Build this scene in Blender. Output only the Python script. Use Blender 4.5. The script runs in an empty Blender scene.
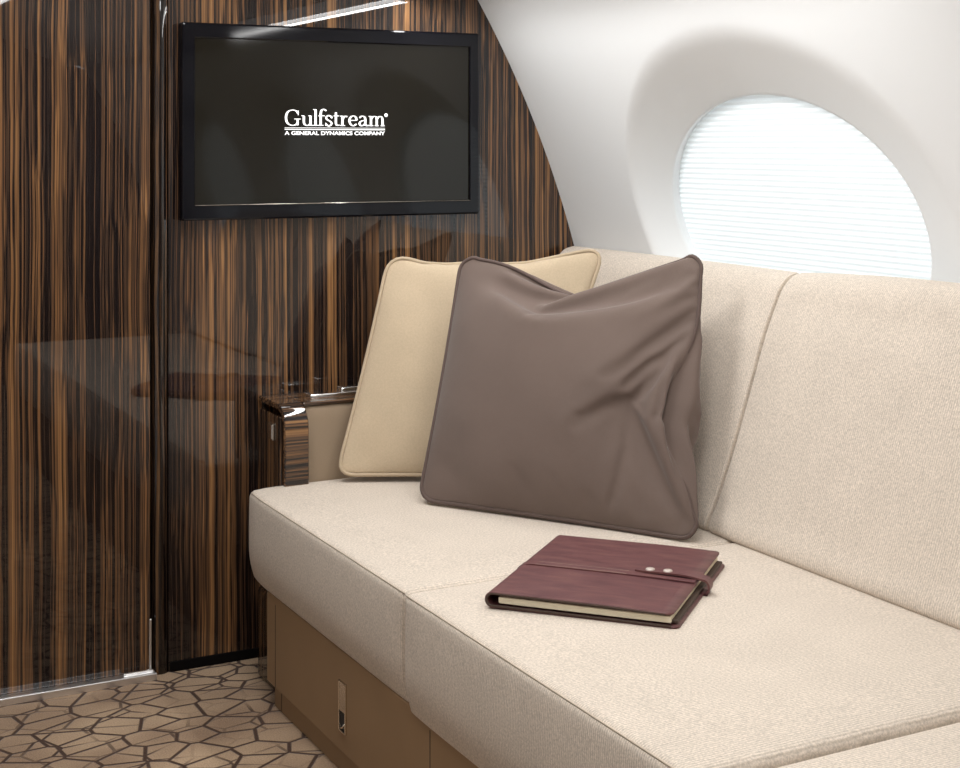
import bpy, bmesh, math, random
from mathutils import Vector, Matrix
from math import sin, cos, pi, sqrt, radians
random.seed(7)
SC = bpy.context.scene
COL = SC.collection
EYE = 1.25
THETA = math.atan(770/1470)
YB = 3.43                      # bulkhead plane

# ------------------------------------------------------------------ helpers
def link(o, parent=None):
    COL.objects.link(o)
    if parent: o.parent = parent
    return o
def mesh_obj(name, verts, faces, mat, parent=None, smooth=True, merge=1e-5):
    me = bpy.data.meshes.new(name)
    me.from_pydata([tuple(v) for v in verts], [], faces)
    bm = bmesh.new(); bm.from_mesh(me)
    if merge: bmesh.ops.remove_doubles(bm, verts=bm.verts, dist=merge)
    bmesh.ops.recalc_face_normals(bm, faces=bm.faces)
    bm.to_mesh(me); bm.free()
    me.materials.append(mat)
    for p in me.polygons: p.use_smooth = smooth
    o = bpy.data.objects.new(name, me)
    return link(o, parent)
def bm_obj(name, bm, mat, parent=None, smooth=False):
    me = bpy.data.meshes.new(name); bm.to_mesh(me); bm.free()
    me.materials.append(mat)
    for p in me.polygons: p.use_smooth = smooth
    return link(bpy.data.objects.new(name, me), parent)
def empty(name, loc=(0, 0, 0), rz=0):
    o = bpy.data.objects.new(name, None); o.location = loc; o.rotation_euler = (0, 0, rz)
    o.empty_display_size = .1
    return link(o)
def tag(o, label, cat, group=None):
    o['label'] = label; o['category'] = cat
    if group: o['group'] = group
    return o
def struct(o):
    o['kind'] = 'structure'; return o

def box_vf(x0, x1, y0, y1, z0, z1, r=0.004, seg=3):
    bm = bmesh.new()
    bmesh.ops.create_cube(bm, size=1)
    for v in bm.verts:
        v.co = Vector(((x0+x1)/2+v.co.x*(x1-x0), (y0+y1)/2+v.co.y*(y1-y0), (z0+z1)/2+v.co.z*(z1-z0)))
    if r: bmesh.ops.bevel(bm, geom=bm.edges[:], offset=r, segments=seg, affect='EDGES', profile=.5)
    return bm
def box(name, x0, x1, y0, y1, z0, z1, mat, parent=None, r=0.004, seg=3):
    return bm_obj(name, box_vf(x0, x1, y0, y1, z0, z1, r, seg), mat, parent, smooth=False)

def rbox(name, c, h, r, n, mat, parent=None, deform=None):
    """soft box: dense grid with rounded edges, bent by deform()"""
    def samples(hh, k):
        k2 = 5
        s = [-hh + r*(1-cos(pi/2*i/k2)) for i in range(k2)]
        mid = [-hh + r + (2*hh-2*r)*i/k for i in range(k+1)]
        return s + mid + [-x for x in reversed(s)]
    S = [samples(h[a], n[a]) for a in range(3)]
    V = []; F = []
    def rnd(p):
        q = Vector([max(-(h[a]-r), min(h[a]-r, p[a])) for a in range(3)])
        d = Vector(p) - q
        if d.length > 1e-9: d = d.normalized()*r
        return q + d
    for ax in range(3):
        a, b = [(1, 2), (2, 0), (0, 1)][ax]
        for sg in (-1, 1):
            base = len(V); A, B = S[a], S[b]
            for i in A:
                for j in B:
                    p = [0, 0, 0]; p[ax] = sg*h[ax]; p[a] = i; p[b] = j
                    q = rnd(p)
                    if deform: q = Vector(deform(q, q.x/h[0], q.y/h[1], q.z/h[2]))
                    V.append(q + Vector(c))
            nb = len(B)
            for i in range(len(A)-1):
                for j in range(nb-1):
                    f = [base+i*nb+j, base+(i+1)*nb+j, base+(i+1)*nb+j+1, base+i*nb+j+1]
                    F.append(f if sg > 0 else f[::-1])
    return mesh_obj(name, V, F, mat, parent, True, 1e-4)

def tube(name, pts, rad, mat, parent=None, closed=False, seg=8, flat=None):
    P = [Vector(p) for p in pts]; n = len(P); V = []; F = []
    prev = None
    for i in range(n):
        if closed: t = P[(i+1) % n]-P[i-1]
        else: t = P[min(i+1, n-1)]-P[max(i-1, 0)]
        t.normalize()
        if prev is None:
            u = t.orthogonal().normalized()
        else:
            u = (prev - t*prev.dot(t)).normalized()
        prev = u; w = t.cross(u)
        for k in range(seg):
            a = 2*pi*k/seg
            V.append(P[i] + (u*cos(a)+w*sin(a))*rad)
    m = n if closed else n-1
    # closed: match rotation of the last ring to the first
    off = 0
    if closed:
        best = 1e9
        for k in range(seg):
            d = (V[k]-V[(n-1)*seg]).length
            if d < best: best = d; off = k
    for i in range(m):
        j = (i+1) % n
        o2 = off if (closed and j == 0) else 0
        for k in range(seg):
            F.append([i*seg+k, i*seg+(k+1) % seg, j*seg+(k+1+o2) % seg, j*seg+(k+o2) % seg])
    if not closed:
        F.append(list(range(seg))[::-1]); F.append([(n-1)*seg+k for k in range(seg)])
    return mesh_obj(name, V, F, mat, parent, True, 0)

def sweep(name, prof, y0, y1, mat, parent=None, r=0.0, nmid=12, bulge=None, smooth=True, axis='y'):
    """closed profile [(x,z)] swept along y, ends rounded by r"""
    cx = sum(p[0] for p in prof)/len(prof); cz = sum(p[1] for p in prof)/len(prof)
    st = []
    if r:
        for i in range(6):
            a = pi/2*i/5; st.append((y0+r*(1-sin(a)), r*(1-cos(a))))
        st = [(y0+r*(1-sin(pi/2*i/5)), r*(1-cos(pi/2*i/5))) for i in range(5, -1, -1)]
    else: st = [(y0, 0)]
    ins = [(a, b) for a, b in st]
    mids = [(y0+r+(y1-y0-2*r)*i/nmid, 0) for i in range(1, nmid)]
    end = [(y0+y1-a, b) for a, b in reversed(ins)]
    st = ins+mids+end
    # edge normals for inset
    n = len(prof); N = []
    area = sum(prof[i][0]*prof[(i+1) % n][1]-prof[(i+1) % n][0]*prof[i][1] for i in range(n))
    sg = 1 if area > 0 else -1
    for i in range(n):
        tx = prof[(i+1) % n][0]-prof[i-1][0]; tz = prof[(i+1) % n][1]-prof[i-1][1]
        l = sqrt(tx*tx+tz*tz) or 1
        N.append((-tz/l*sg, tx/l*sg))
    V = []; F = []
    for y, d in st:
        for i, (x, z) in enumerate(prof):
            px, pz = x+N[i][0]*d, z+N[i][1]*d
            if bulge: px, pz = bulge(px, y, pz)
            V.append((px, y, pz))
    for s in range(len(st)-1):
        for i in range(n):
            F.append([s*n+i, s*n+(i+1) % n, (s+1)*n+(i+1) % n, (s+1)*n+i])
    F.append(list(range(n))); F.append([(len(st)-1)*n+i for i in range(n)])
    return mesh_obj(name, V, F, mat, parent, smooth, 0)

def smooth(a, b, x):
    t = max(0, min(1, (x-a)/(b-a))); return t*t*(3-2*t)
def spline(P, n):
    """Catmull-Rom through 2-D points"""
    out = []
    for i in range(len(P)-1):
        a = P[max(i-1, 0)]; b = P[i]; c = P[i+1]; d = P[min(i+2, len(P)-1)]
        for k in range(n):
            t = k/n
            out.append(tuple(.5*((2*b[j])+(-a[j]+c[j])*t+(2*a[j]-5*b[j]+4*c[j]-d[j])*t*t+(-a[j]+3*b[j]-3*c[j]+d[j])*t**3) for j in range(len(b))))
    out.append(tuple(P[-1])); return out

# ------------------------------------------------------------------ materials
def new_mat(name):
    m = bpy.data.materials.new(name); m.use_nodes = True
    nt = m.node_tree; b = nt.nodes['Principled BSDF']
    return m, nt, b
def node(nt, t, **kw):
    n = nt.nodes.new(t)
    for k, v in kw.items(): setattr(n, k, v)
    return n
def plain(name, col, rough=.5, metal=0, spec=.5, coat=0, emit=None, estr=1):
    m, nt, b = new_mat(name)
    b.inputs['Base Color'].default_value = (*col, 1); b.inputs['Roughness'].default_value = rough
    b.inputs['Metallic'].default_value = metal; b.inputs['Specular IOR Level'].default_value = spec
    b.inputs['Coat Weight'].default_value = coat; b.inputs['Coat Roughness'].default_value = .02
    nz = node(nt, 'ShaderNodeTexNoise'); nz.inputs['Scale'].default_value = 60
    mr = node(nt, 'ShaderNodeMapRange'); mr.inputs['To Min'].default_value = rough*.9; mr.inputs['To Max'].default_value = min(1, rough*1.1)
    nt.links.new(nz.outputs['Fac'], mr.inputs['Value']); nt.links.new(mr.outputs['Result'], b.inputs['Roughness'])
    if emit:
        b.inputs['Emission Color'].default_value = (*emit, 1); b.inputs['Emission Strength'].default_value = estr
    return m
def ramp(nt, stops):
    r = node(nt, 'ShaderNodeValToRGB'); e = r.color_ramp.elements
    while len(e) > 1: e.remove(e[-1])
    e[0].position = stops[0][0]; e[0].color = (*stops[0][1], 1)
    for p, c in stops[1:]:
        k = e.new(p); k.color = (*c, 1)
    return r
def wood(name, grain='z', gain=1.0, coat=1.0):
    m, nt, b = new_mat(name); L = nt.links.new
    tc = node(nt, 'ShaderNodeTexCoord')
    # gentle waver of the grain
    wv = node(nt, 'ShaderNodeTexNoise'); wv.inputs['Scale'].default_value = 5; wv.inputs['Detail'].default_value = 2
    wm = node(nt, 'ShaderNodeMapping'); wm.inputs['Scale'].default_value = {'z': (1.5, 1.5, .55), 'x': (.55, 1.5, 1.5), 'y': (1.5, .55, 1.5)}[grain]
    L(tc.outputs['Object'], wm.inputs['Vector']); L(wm.outputs['Vector'], wv.inputs['Vector'])
    sb = node(nt, 'ShaderNodeVectorMath', operation='SUBTRACT'); sb.inputs[1].default_value = (.5, .5, .5)
    sc = node(nt, 'ShaderNodeVectorMath', operation='SCALE'); sc.inputs['Scale'].default_value = .012
    ad = node(nt, 'ShaderNodeVectorMath', operation='ADD')
    L(wv.outputs['Color'], sb.inputs[0]); L(sb.outputs[0], sc.inputs[0]); L(sc.outputs[0], ad.inputs[0]); L(tc.outputs['Object'], ad.inputs[1])
    def layer(freq, stretch, detail, off):
        mp = node(nt, 'ShaderNodeMapping')
        s = [freq, freq, freq]; s['xyz'.index(grain)] = stretch
        mp.inputs['Scale'].default_value = s; mp.inputs['Location'].default_value = (off, off*.7, off*.3)
        L(ad.outputs[0], mp.inputs['Vector'])
        n = node(nt, 'ShaderNodeTexNoise'); n.inputs['Scale'].default_value = 1; n.inputs['Detail'].default_value = detail
        n.inputs['Roughness'].default_value = .65
        L(mp.outputs['Vector'], n.inputs['Vector']); return n
    big = layer(13, .25, 1, 3.1); mid = layer(122, .16, 2, 11.7); fine = layer(330, .25, 2, 5.3)
    def math_(op, a, b_, c=None):
        n = node(nt, 'ShaderNodeMath', operation=op)
        for i, v in enumerate((a, b_, c)):
            if v is None: continue
            if isinstance(v, (int, float)): n.inputs[i].default_value = v
            else: L(v, n.inputs[i])
        return n.outputs[0]
    v = math_('MULTIPLY', big.outputs['Fac'], .34)
    v = math_('MULTIPLY_ADD', mid.outputs['Fac'], .95, v)
    v = math_('MULTIPLY_ADD', fine.outputs['Fac'], .70, v)
    v = math_('SUBTRACT', v, .495)       # centred on .5
    rp = ramp(nt, [(.33, (.007, .004, .004)), (.43, (.016, .010, .008)), (.48, (.045, .026, .017)), (.55, (.105, .053, .026)), (.64, (.205, .10, .040)), (.76, (.33, .17, .068))])
    L(v, rp.inputs['Fac'])
    if gain != 1:
        g = node(nt, 'ShaderNodeMix', data_type='RGBA', blend_type='MULTIPLY'); g.inputs[0].default_value = 1
        g.inputs[7].default_value = (gain, gain, gain, 1); L(rp.outputs['Color'], g.inputs[6]); L(g.outputs[2], b.inputs['Base Color'])
    else: L(rp.outputs['Color'], b.inputs['Base Color'])
    b.inputs['Roughness'].default_value = .45; b.inputs['Specular IOR Level'].default_value = .08
    b.inputs['Coat Weight'].default_value = coat; b.inputs['Coat Roughness'].default_value = .012; b.inputs['Coat IOR'].default_value = 1.55
    return m
def fabric(name, col, var=.12, rib=None, rib_scale=300, rough=.9, bump=.4, speck=.25, nscale=420, sheen=.15):
    m, nt, b = new_mat(name); L = nt.links.new
    tc = node(nt, 'ShaderNodeTexCoord')
    n1 = node(nt, 'ShaderNodeTexNoise'); n1.inputs['Scale'].default_value = 9; n1.inputs['Detail'].default_value = 4
    n2 = node(nt, 'ShaderNodeTexNoise'); n2.inputs['Scale'].default_value = nscale; n2.inputs['Detail'].default_value = 3; n2.inputs['Roughness'].default_value = .7
    L(tc.outputs['Object'], n1.inputs['Vector']); L(tc.outputs['Object'], n2.inputs['Vector'])
    lo = tuple(c*(1-var) for c in col); hi = tuple(min(1, c*(1+var)) for c in col)
    r1 = ramp(nt, [(.3, lo), (.7, hi)]); L(n1.outputs['Fac'], r1.inputs['Fac'])
    r2 = ramp(nt, [(.35, (1-speck,)*3), (.65, (1+speck*.5,)*3)]); L(n2.outputs['Fac'], r2.inputs['Fac'])
    mx = node(nt, 'ShaderNodeMix', data_type='RGBA', blend_type='MULTIPLY'); mx.inputs[0].default_value = 1
    L(r1.outputs['Color'], mx.inputs[6]); L(r2.outputs['Color'], mx.inputs[7])
    hgt = n2.outputs['Fac']; colr = mx.outputs[2]
    if rib is not None:
        w = node(nt, 'ShaderNodeTexWave', wave_type='BANDS', bands_direction='DIAGONAL' if rib == 'D' else rib)
        w.inputs['Scale'].default_value = rib_scale; w.inputs['Distortion'].default_value = 2.2
        w.inputs['Detail'].default_value = 2; w.inputs['Detail Scale'].default_value = .6
        L(tc.outputs['Object'], w.inputs['Vector'])
        a = node(nt, 'ShaderNodeMath', operation='MULTIPLY_ADD'); a.inputs[1].default_value = .8
        L(w.outputs['Fac'], a.inputs[0]); L(n2.outputs['Fac'], a.inputs[2]); hgt = a.outputs[0]
        r3 = ramp(nt, [(.1, (.86, .85, .83)), (.7, (1.03, 1.03, 1.03))]); L(w.outputs['Fac'], r3.inputs['Fac'])
        m2 = node(nt, 'ShaderNodeMix', data_type='RGBA', blend_type='MULTIPLY'); m2.inputs[0].default_value = 1
        L(colr, m2.inputs[6]); L(r3.outputs['Color'], m2.inputs[7]); colr = m2.outputs[2]
    L(colr, b.inputs['Base Color'])
    bp = node(nt, 'ShaderNodeBump'); bp.inputs['Strength'].default_value = bump; bp.inputs['Distance'].default_value = .001
    L(hgt, bp.inputs['Height']); L(bp.outputs['Normal'], b.inputs['Normal'])
    b.inputs['Roughness'].default_value = rough; b.inputs['Sheen Weight'].default_value = sheen
    b.inputs['Specular IOR Level'].default_value = .2
    return m

M = {}
M['wood'] = wood('ebony veneer', 'z')
M['wood_x'] = wood('ebony veneer crossways', 'x', .85)
M['wood_dark'] = wood('dark ebony veneer', 'z', .45)
M['wood_arm'] = wood('ebony veneer arm side', 'z', 1.15)
M['black'] = plain('gloss black trim', (.006, .006, .007), .12, coat=1)
M['black_matte'] = plain('black kick board', (.004, .003, .003), .8, spec=.1)
M['lining'] = plain('cabin lining', (.845, .86, .87), .45, spec=.3)
M['ceiling'] = plain('ceiling lining', (.85, .86, .865), .55, spec=.25)
M['seat'] = fabric('ribbed cream upholstery', (.69, .605, .52), var=.03, rib='Y', rib_scale=62, bump=.4, speck=.24, nscale=260)
M['back'] = fabric('cream upholstery', (.69, .605, .52), var=.03, rib='Y', rib_scale=62, bump=.4, speck=.24, nscale=260)
M['seam'] = fabric('cream seam welt', (.58, .49, .39), nscale=900)
M['cream'] = fabric('sand suede', (.54, .43, .30), var=.06, speck=.07, nscale=260, bump=.15, sheen=.3)
M['cream_p'] = fabric('sand piping', (.50, .395, .275), var=.05, speck=.06)
M['brown'] = fabric('taupe brown cloth', (.148, .107, .090), var=.05, speck=.10, nscale=900, bump=.2, rough=.75, sheen=.25)
M['brown_p'] = fabric('taupe piping', (.105, .072, .062), var=.05, speck=.08, nscale=900, rough=.7)
M['tan'] = fabric('tan leather', (.35, .265, .185), var=.04, speck=.05, nscale=700, bump=.1, rough=.5, sheen=0)
M['tan_base'] = fabric('tan leather base', (.30, .195, .11), var=.03, speck=.04, nscale=700, bump=.08, rough=.55, sheen=0)
M['chrome'] = plain('polished chrome', (.88, .87, .86), .16, 1)
M['nickel'] = plain('satin nickel', (.72, .66, .58), .22, 1)
M['snap'] = plain('pale snap metal', (.62, .54, .49), .5, .6)
M['alu'] = plain('brushed aluminium', (.9, .91, .93), .35, 1)
M['dark_hole'] = plain('dark recess', (.01, .008, .007), .7)
M['paper'] = plain('cream page block', (.82, .74, .56), .8)
M['cover_in'] = plain('dark leather edge', (.055, .032, .022), .6)
M['tv_black'] = plain('television bezel black', (.003, .003, .005), .06, spec=.28)
M['logo'] = plain('white logo light', (.8, .8, .8), .5, emit=(1, 1, 1), estr=.9)

def leather_red():
    m, nt, b = new_mat('burgundy leather'); L = nt.links.new
    tc = node(nt, 'ShaderNodeTexCoord'); mp = node(nt, 'ShaderNodeMapping'); mp.inputs['Scale'].default_value = (1, 5, 3)
    L(tc.outputs['Object'], mp.inputs['Vector'])
    n1 = node(nt, 'ShaderNodeTexNoise'); n1.inputs['Scale'].default_value = 14; n1.inputs['Detail'].default_value = 6
    n2 = node(nt, 'ShaderNodeTexNoise'); n2.inputs['Scale'].default_value = 60; n2.inputs['Detail'].default_value = 5; n2.inputs['Roughness'].default_value = .8
    L(mp.outputs[0], n1.inputs['Vector']); L(mp.outputs[0], n2.inputs['Vector'])
    r1 = ramp(nt, [(.3, (.094, .034, .038)), (.5, (.130, .050, .052)), (.72, (.170, .075, .068))]); L(n1.outputs['Fac'], r1.inputs['Fac'])
    r2 = ramp(nt, [(.6, (0, 0, 0)), (.78, (.5, .5, .5))]); L(n2.outputs['Fac'], r2.inputs['Fac'])
    mx = node(nt, 'ShaderNodeMix', data_type='RGBA'); mx.inputs[7].default_value = (.36, .17, .14, 1)
    L(r2.outputs['Color'], mx.inputs[0]); L(r1.outputs['Color'], mx.inputs[6]); L(mx.outputs[2], b.inputs['Base Color'])
    bp = node(nt, 'ShaderNodeBump'); bp.inputs['Strength'].default_value = .35; bp.inputs['Distance'].default_value = .001
    L(n2.outputs['Fac'], bp.inputs['Height']); L(bp.outputs['Normal'], b.inputs['Normal'])
    b.inputs['Roughness'].default_value = .42; b.inputs['Specular IOR Level'].default_value = .45
    return m
M['red'] = leather_red()

def carpet_mat():
    m, nt, b = new_mat('patterned carpet'); L = nt.links.new
    tc = node(nt, 'ShaderNodeTexCoord')
    def vor(scale, rnd, stretch, off, rot):
        mp = node(nt, 'ShaderNodeMapping'); mp.inputs['Scale'].default_value = stretch; mp.inputs['Location'].default_value = off
        mp.inputs['Rotation'].default_value = (0, 0, rot)
        L(tc.outputs['Object'], mp.inputs['Vector'])
        v = node(nt, 'ShaderNodeTexVoronoi', feature='DISTANCE_TO_EDGE', voronoi_dimensions='2D'); v.inputs['Scale'].default_value = scale
        v.inputs['Randomness'].default_value = rnd
        L(mp.outputs[0], v.inputs['Vector']); return v.outputs['Distance']
    def line(d, w):
        r = ramp(nt, [(0, (1, 1, 1)), (w*.55, (1, 1, 1)), (w, (0, 0, 0))]); L(d, r.inputs['Fac']); return r.outputs['Color']
    a = line(vor(10.6, .8, (1, 1.3, 1), (.3, .1, 0), .5), .060)
    c = line(vor(10.6, .8, (1, 1.3, 1), (.318, .115, 0), .53), .050)
    nz = node(nt, 'ShaderNodeTexNoise'); nz.inputs['Scale'].default_value = 5.5; L(tc.outputs['Object'], nz.inputs['Vector'])
    nr = ramp(nt, [(.42, (.15, .15, .15)), (.62, (1, 1, 1))]); L(nz.outputs['Fac'], nr.inputs['Fac'])
    def mix(t, f, A, B):
        x = node(nt, 'ShaderNodeMix', data_type='RGBA', blend_type=t)
        for s, v in ((0, f), (6, A), (7, B)):
            if isinstance(v, (int, float)): x.inputs[s].default_value = v
            elif isinstance(v, tuple): x.inputs[s].default_value = (*v, 1)
            else: L(v, x.inputs[s])
        return x.outputs[2]
    c2 = mix('MULTIPLY', 1.0, c, nr.outputs['Color'])
    ln = mix('LIGHTEN', 1.0, a, c2)
    n3 = node(nt, 'ShaderNodeTexNoise'); n3.inputs['Scale'].default_value = 3.2; n3.inputs['Detail'].default_value = 2; L(tc.outputs['Object'], n3.inputs['Vector'])
    base = ramp(nt, [(.38, (.29, .19, .12)), (.62, (.46, .325, .21))]); L(n3.outputs['Fac'], base.inputs['Fac'])
    nf = node(nt, 'ShaderNodeTexNoise'); nf.inputs['Scale'].default_value = 330; nf.inputs['Detail'].default_value = 2; L(tc.outputs['Object'], nf.inputs['Vector'])
    rf = ramp(nt, [(.3, (.72, .72, .72)), (.7, (1.2, 1.2, 1.2))]); L(nf.outputs['Fac'], rf.inputs['Fac'])
    colr = mix('MIX', ln, base.outputs['Color'], (.055, .024, .012))
    colr = mix('MULTIPLY', 1.0, colr, rf.outputs['Color'])
    L(colr, b.inputs['Base Color'])
    inv = node(nt, 'ShaderNodeMath', operation='MULTIPLY_ADD'); inv.inputs[1].default_value = -2.0; L(ln, inv.inputs[0]); L(nf.outputs['Fac'], inv.inputs[2])
    bp = node(nt, 'ShaderNodeBump'); bp.inputs['Strength'].default_value = .7; bp.inputs['Distance'].default_value = .002
    L(inv.outputs[0], bp.inputs['Height']); L(bp.outputs['Normal'], b.inputs['Normal'])
    b.inputs['Roughness'].default_value = .95; b.inputs['Specular IOR Level'].default_value = .1; b.inputs['Sheen Weight'].default_value = .2
    return m
M['carpet'] = carpet_mat()

def shade_mat():
    m, nt, b = new_mat('pleated shade cloth'); L = nt.links.new
    b.inputs['Base Color'].default_value = (.88, .9, .9, 1); b.inputs['Roughness'].default_value = .9; b.inputs['Specular IOR Level'].default_value = .1
    n = node(nt, 'ShaderNodeTexNoise'); n.inputs['Scale'].default_value = 300
    r = ramp(nt, [(.3, (.84, .86, .86)), (.7, (.92, .94, .94))]); L(n.outputs['Fac'], r.inputs['Fac']); L(r.outputs['Color'], b.inputs['Base Color'])
    t = node(nt, 'ShaderNodeBsdfTranslucent'); t.inputs['Color'].default_value = (.9, .95, .96, 1)
    mx = node(nt, 'ShaderNodeMixShader'); mx.inputs[0].default_value = .35
    L(b.outputs[0], mx.inputs[1]); L(t.outputs[0], mx.inputs[2])
    L(mx.outputs[0], nt.nodes['Material Output'].inputs['Surface'])
    return m
M['shade'] = shade_mat()
def screen_mat():
    m, nt, b = new_mat('television screen glass')
    b.inputs['Base Color'].default_value = (.006, .005, .003, 1); b.inputs['Roughness'].default_value = .07
    b.inputs['Specular IOR Level'].default_value = .34
    b.inputs['Emission Color'].default_value = (.016, .012, .006, 1); b.inputs['Emission Strength'].default_value = .15
    return m
M['screen'] = screen_mat()
def lamp_mat(name, col, s):
    m, nt, b = new_mat(name)
    b.inputs['Base Color'].default_value = (.8, .8, .8, 1)
    b.inputs['Emission Color'].default_value = (*col, 1); b.inputs['Emission Strength'].default_value = s
    return m

# ------------------------------------------------------------------ cabin section
CX, CZ, RR = -.5135, .1949, 2.7147
XM = .80                                     # centre line of the cabin
def xw(z):
    if z < CZ: return CX+RR
    return CX+sqrt(RR*RR-(z-CZ)**2)
ZT = 1.66
xT = xw(ZT)
YA = -1.1                                     # aft end

def grid_strip(name, secs, ys, mat, smooth=True):
    V = []; F = []; n = len(secs)
    for y in ys:
        for x, z in secs: V.append((x, y, z))
    for j in range(len(ys)-1):
        for i in range(n-1): F.append([j*n+i, j*n+i+1, (j+1)*n+i+1, (j+1)*n+i])
    return struct(mesh_obj(name, V, F, mat, None, smooth))

# right wall with three funnel shaped windows --------------------------------
WIN = [2.52, 1.36, .20]
A_O, B_O, ZC_O = .555, .425, 1.085
A_I, B_I, ZC_I, DY_I = .425, .288, 1.072, .058
XI0, SL = 2.10, .296
BND = [YB+.03, 1.94, .78, -.38]
Z0P = .50
def wall_right():
    V = []; F = []
    def add_ring(ring):
        b0 = len(V); V.extend(ring); return b0
    for w, yc in enumerate(WIN):
        yb, ya = BND[w], BND[w+1]
        per = []
        n1, n2 = 56, 48
        for i in range(n1): per.append((ya+(yb-ya)*i/n1, Z0P))
        for i in range(n2): per.append((yb, Z0P+(ZT-Z0P)*i/n2))
        for i in range(n1): per.append((yb-(yb-ya)*i/n1, ZT))
        for i in range(n2): per.append((ya, ZT-(ZT-Z0P)*i/n2))
        n = len(per); rings = []
        T = [math.atan2((z-ZC_O)/B_O, (y-yc)/A_O) for y, z in per]
        # rect -> outer ellipse
        K = 14
        for k in range(K):
            t = (k/K)
            r = []
            for (y, z), a in zip(per, T):
                ye, ze = yc+A_O*cos(a), ZC_O+B_O*sin(a)
                yy, zz = y+(ye-y)*t, z+(ze-z)*t
                r.append(Vector((xw(zz), yy, zz)))
            rings.append(r)
        # funnel
        K2 = 26
        for k in range(K2+1):
            s = k/K2
            e = .30
            if s < e: d = s*s/(2*e)
            else: d = s-e/2
            d /= (1-e/2)
            r = []
            for a in T:
                ye, ze = yc+A_O*cos(a), ZC_O+B_O*sin(a)
                yi, zi = yc+DY_I+A_I*cos(a), ZC_I+B_I*sin(a)
                yy, zz = ye+(yi-ye)*s, ze+(zi-ze)*s
                xi = XI0-SL*(zi-1.15)
                xe = xw(zz)
                x = xe+(xi-xw(zi))*d
                r.append(Vector((x, yy, zz)))
            rings.append(r)
        # short straight lip going outboard
        for dd in (.004, .03):
            r = []
            for a in T:
                yi, zi = yc+DY_I+(A_I+(.0 if dd < .01 else .004))*cos(a), ZC_I+(B_I+(.0 if dd < .01 else .004))*sin(a)
                r.append(Vector((XI0-SL*(zi-1.15)+dd, yi, zi+dd*SL)))
            rings.append(r)
        bs = [add_ring(r) for r in rings]
        for a, b in zip(bs, bs[1:]):
            for i in range(n):
                j = (i+1) % n
                F.append([a+i, b+i, b+j, a+j])
    # below the windows, and the plain piece aft
    def patch(y0, y1, zs, ny):
        b0 = len(V); nz = len(zs)
        for j in range(ny+1):
            for z in zs: V.append(Vector((xw(z), y0+(y1-y0)*j/ny, z)))
        for j in range(ny):
            for i in range(nz-1):
                F.append([b0+j*nz+i, b0+j*nz+i+1, b0+(j+1)*nz+i+1, b0+(j+1)*nz+i])
    patch(YA, YB+.03, [0, .19, .3, .4, Z0P], 60)
    patch(YA, BND[3], [Z0P+(ZT-Z0P)*i/16 for i in range(17)], 12)
    return struct(mesh_obj('wall_right', V, F, M['lining'], None, True, 1e-5))
wall_right()

# pleated window shades ------------------------------------------------------
def window(w, yc):
    pitch = .0125; V = []; F = []
    n = int(2*(B_I+.012)/pitch)*2
    zs = [ZC_I-(B_I+.012)+i*pitch/2 for i in range(n+2)]
    nc = 30
    for i, z in enumerate(zs):
        q = 1-((z-ZC_I)/(B_I+.014))**2
        hw = (A_I+.012)*sqrt(max(q, .0005))
        for k in range(nc+1):
            y = yc+DY_I-hw+2*hw*k/nc
            V.append((XI0-SL*(z-1.15)+.022+(0.0028 if i % 2 else 0), y, z))
    for i in range(len(zs)-1):
        for k in range(nc):
            a = i*(nc+1)+k; F.append([a, a+1, a+nc+2, a+nc+1])
    o = mesh_obj('window_shade', V, F, M['shade'], None, False, 0)
    tag(o, ['white pleated shade closed over the oval cabin window behind the sofa', 'white pleated shade in the next oval window aft', 'white pleated shade in the aftmost oval window'][w], 'window shade', 'pleated window shades')
    # outer frame ring seen as the thin rim round the shade
    pts = []
    for k in range(96):
        a = 2*pi*k/96
        z = ZC_I+(B_I+.006)*sin(a)
        pts.append((XI0-SL*(z-1.15)+.036, yc+DY_I+(A_I+.006)*cos(a), z))
    struct(tube('window_%d' % (w+1), pts, .006, M['lining'], None, True, 8))
for w, yc in enumerate(WIN): window(w, yc)

# ceiling, valance, left wall --------------------------------------------------
def mirror(x): return 2*XM-x
strip_x, strip_z = 1.60, EYE+1.60*(.369/1.523)
ceil_right = [(xT, ZT), (xT-.02, ZT+.012), (1.66, ZT+.012)]
# cove: recessed slot holding the light strip, then the curved ceiling panel
prof = spline([(1.655, ZT+.03), (1.56, ZT+.055), (1.40, ZT+.13), (1.15, ZT+.205), (.8, ZT+.235)], 6)
full = [(xT, ZT), (xT-.03, ZT+.014), (1.665, ZT+.004), (1.66, ZT+.03)] + prof[1:]
full += [(mirror(x), z) for x, z in reversed(full[:-1])]
grid_strip('ceiling', full, [YA, 0, 1, 2, 3, YB+.03], M['ceiling'])
lw = [(mirror(xw(z)), z) for z in [0]+[CZ+(ZT-CZ)*i/20 for i in range(21)]]
o = grid_strip('wall_left', lw, [YA, 0, 1, 2, 3, YB+.03], M['lining'])
# floor
V = [(mirror(2.2)-.1, YA, 0), (2.3, YA, 0), (2.3, YB+.05, 0), (mirror(2.2)-.1, YB+.05, 0)]
struct(mesh_obj('floor', V, [[0, 1, 2, 3]], M['carpet'], None, False))

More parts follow.
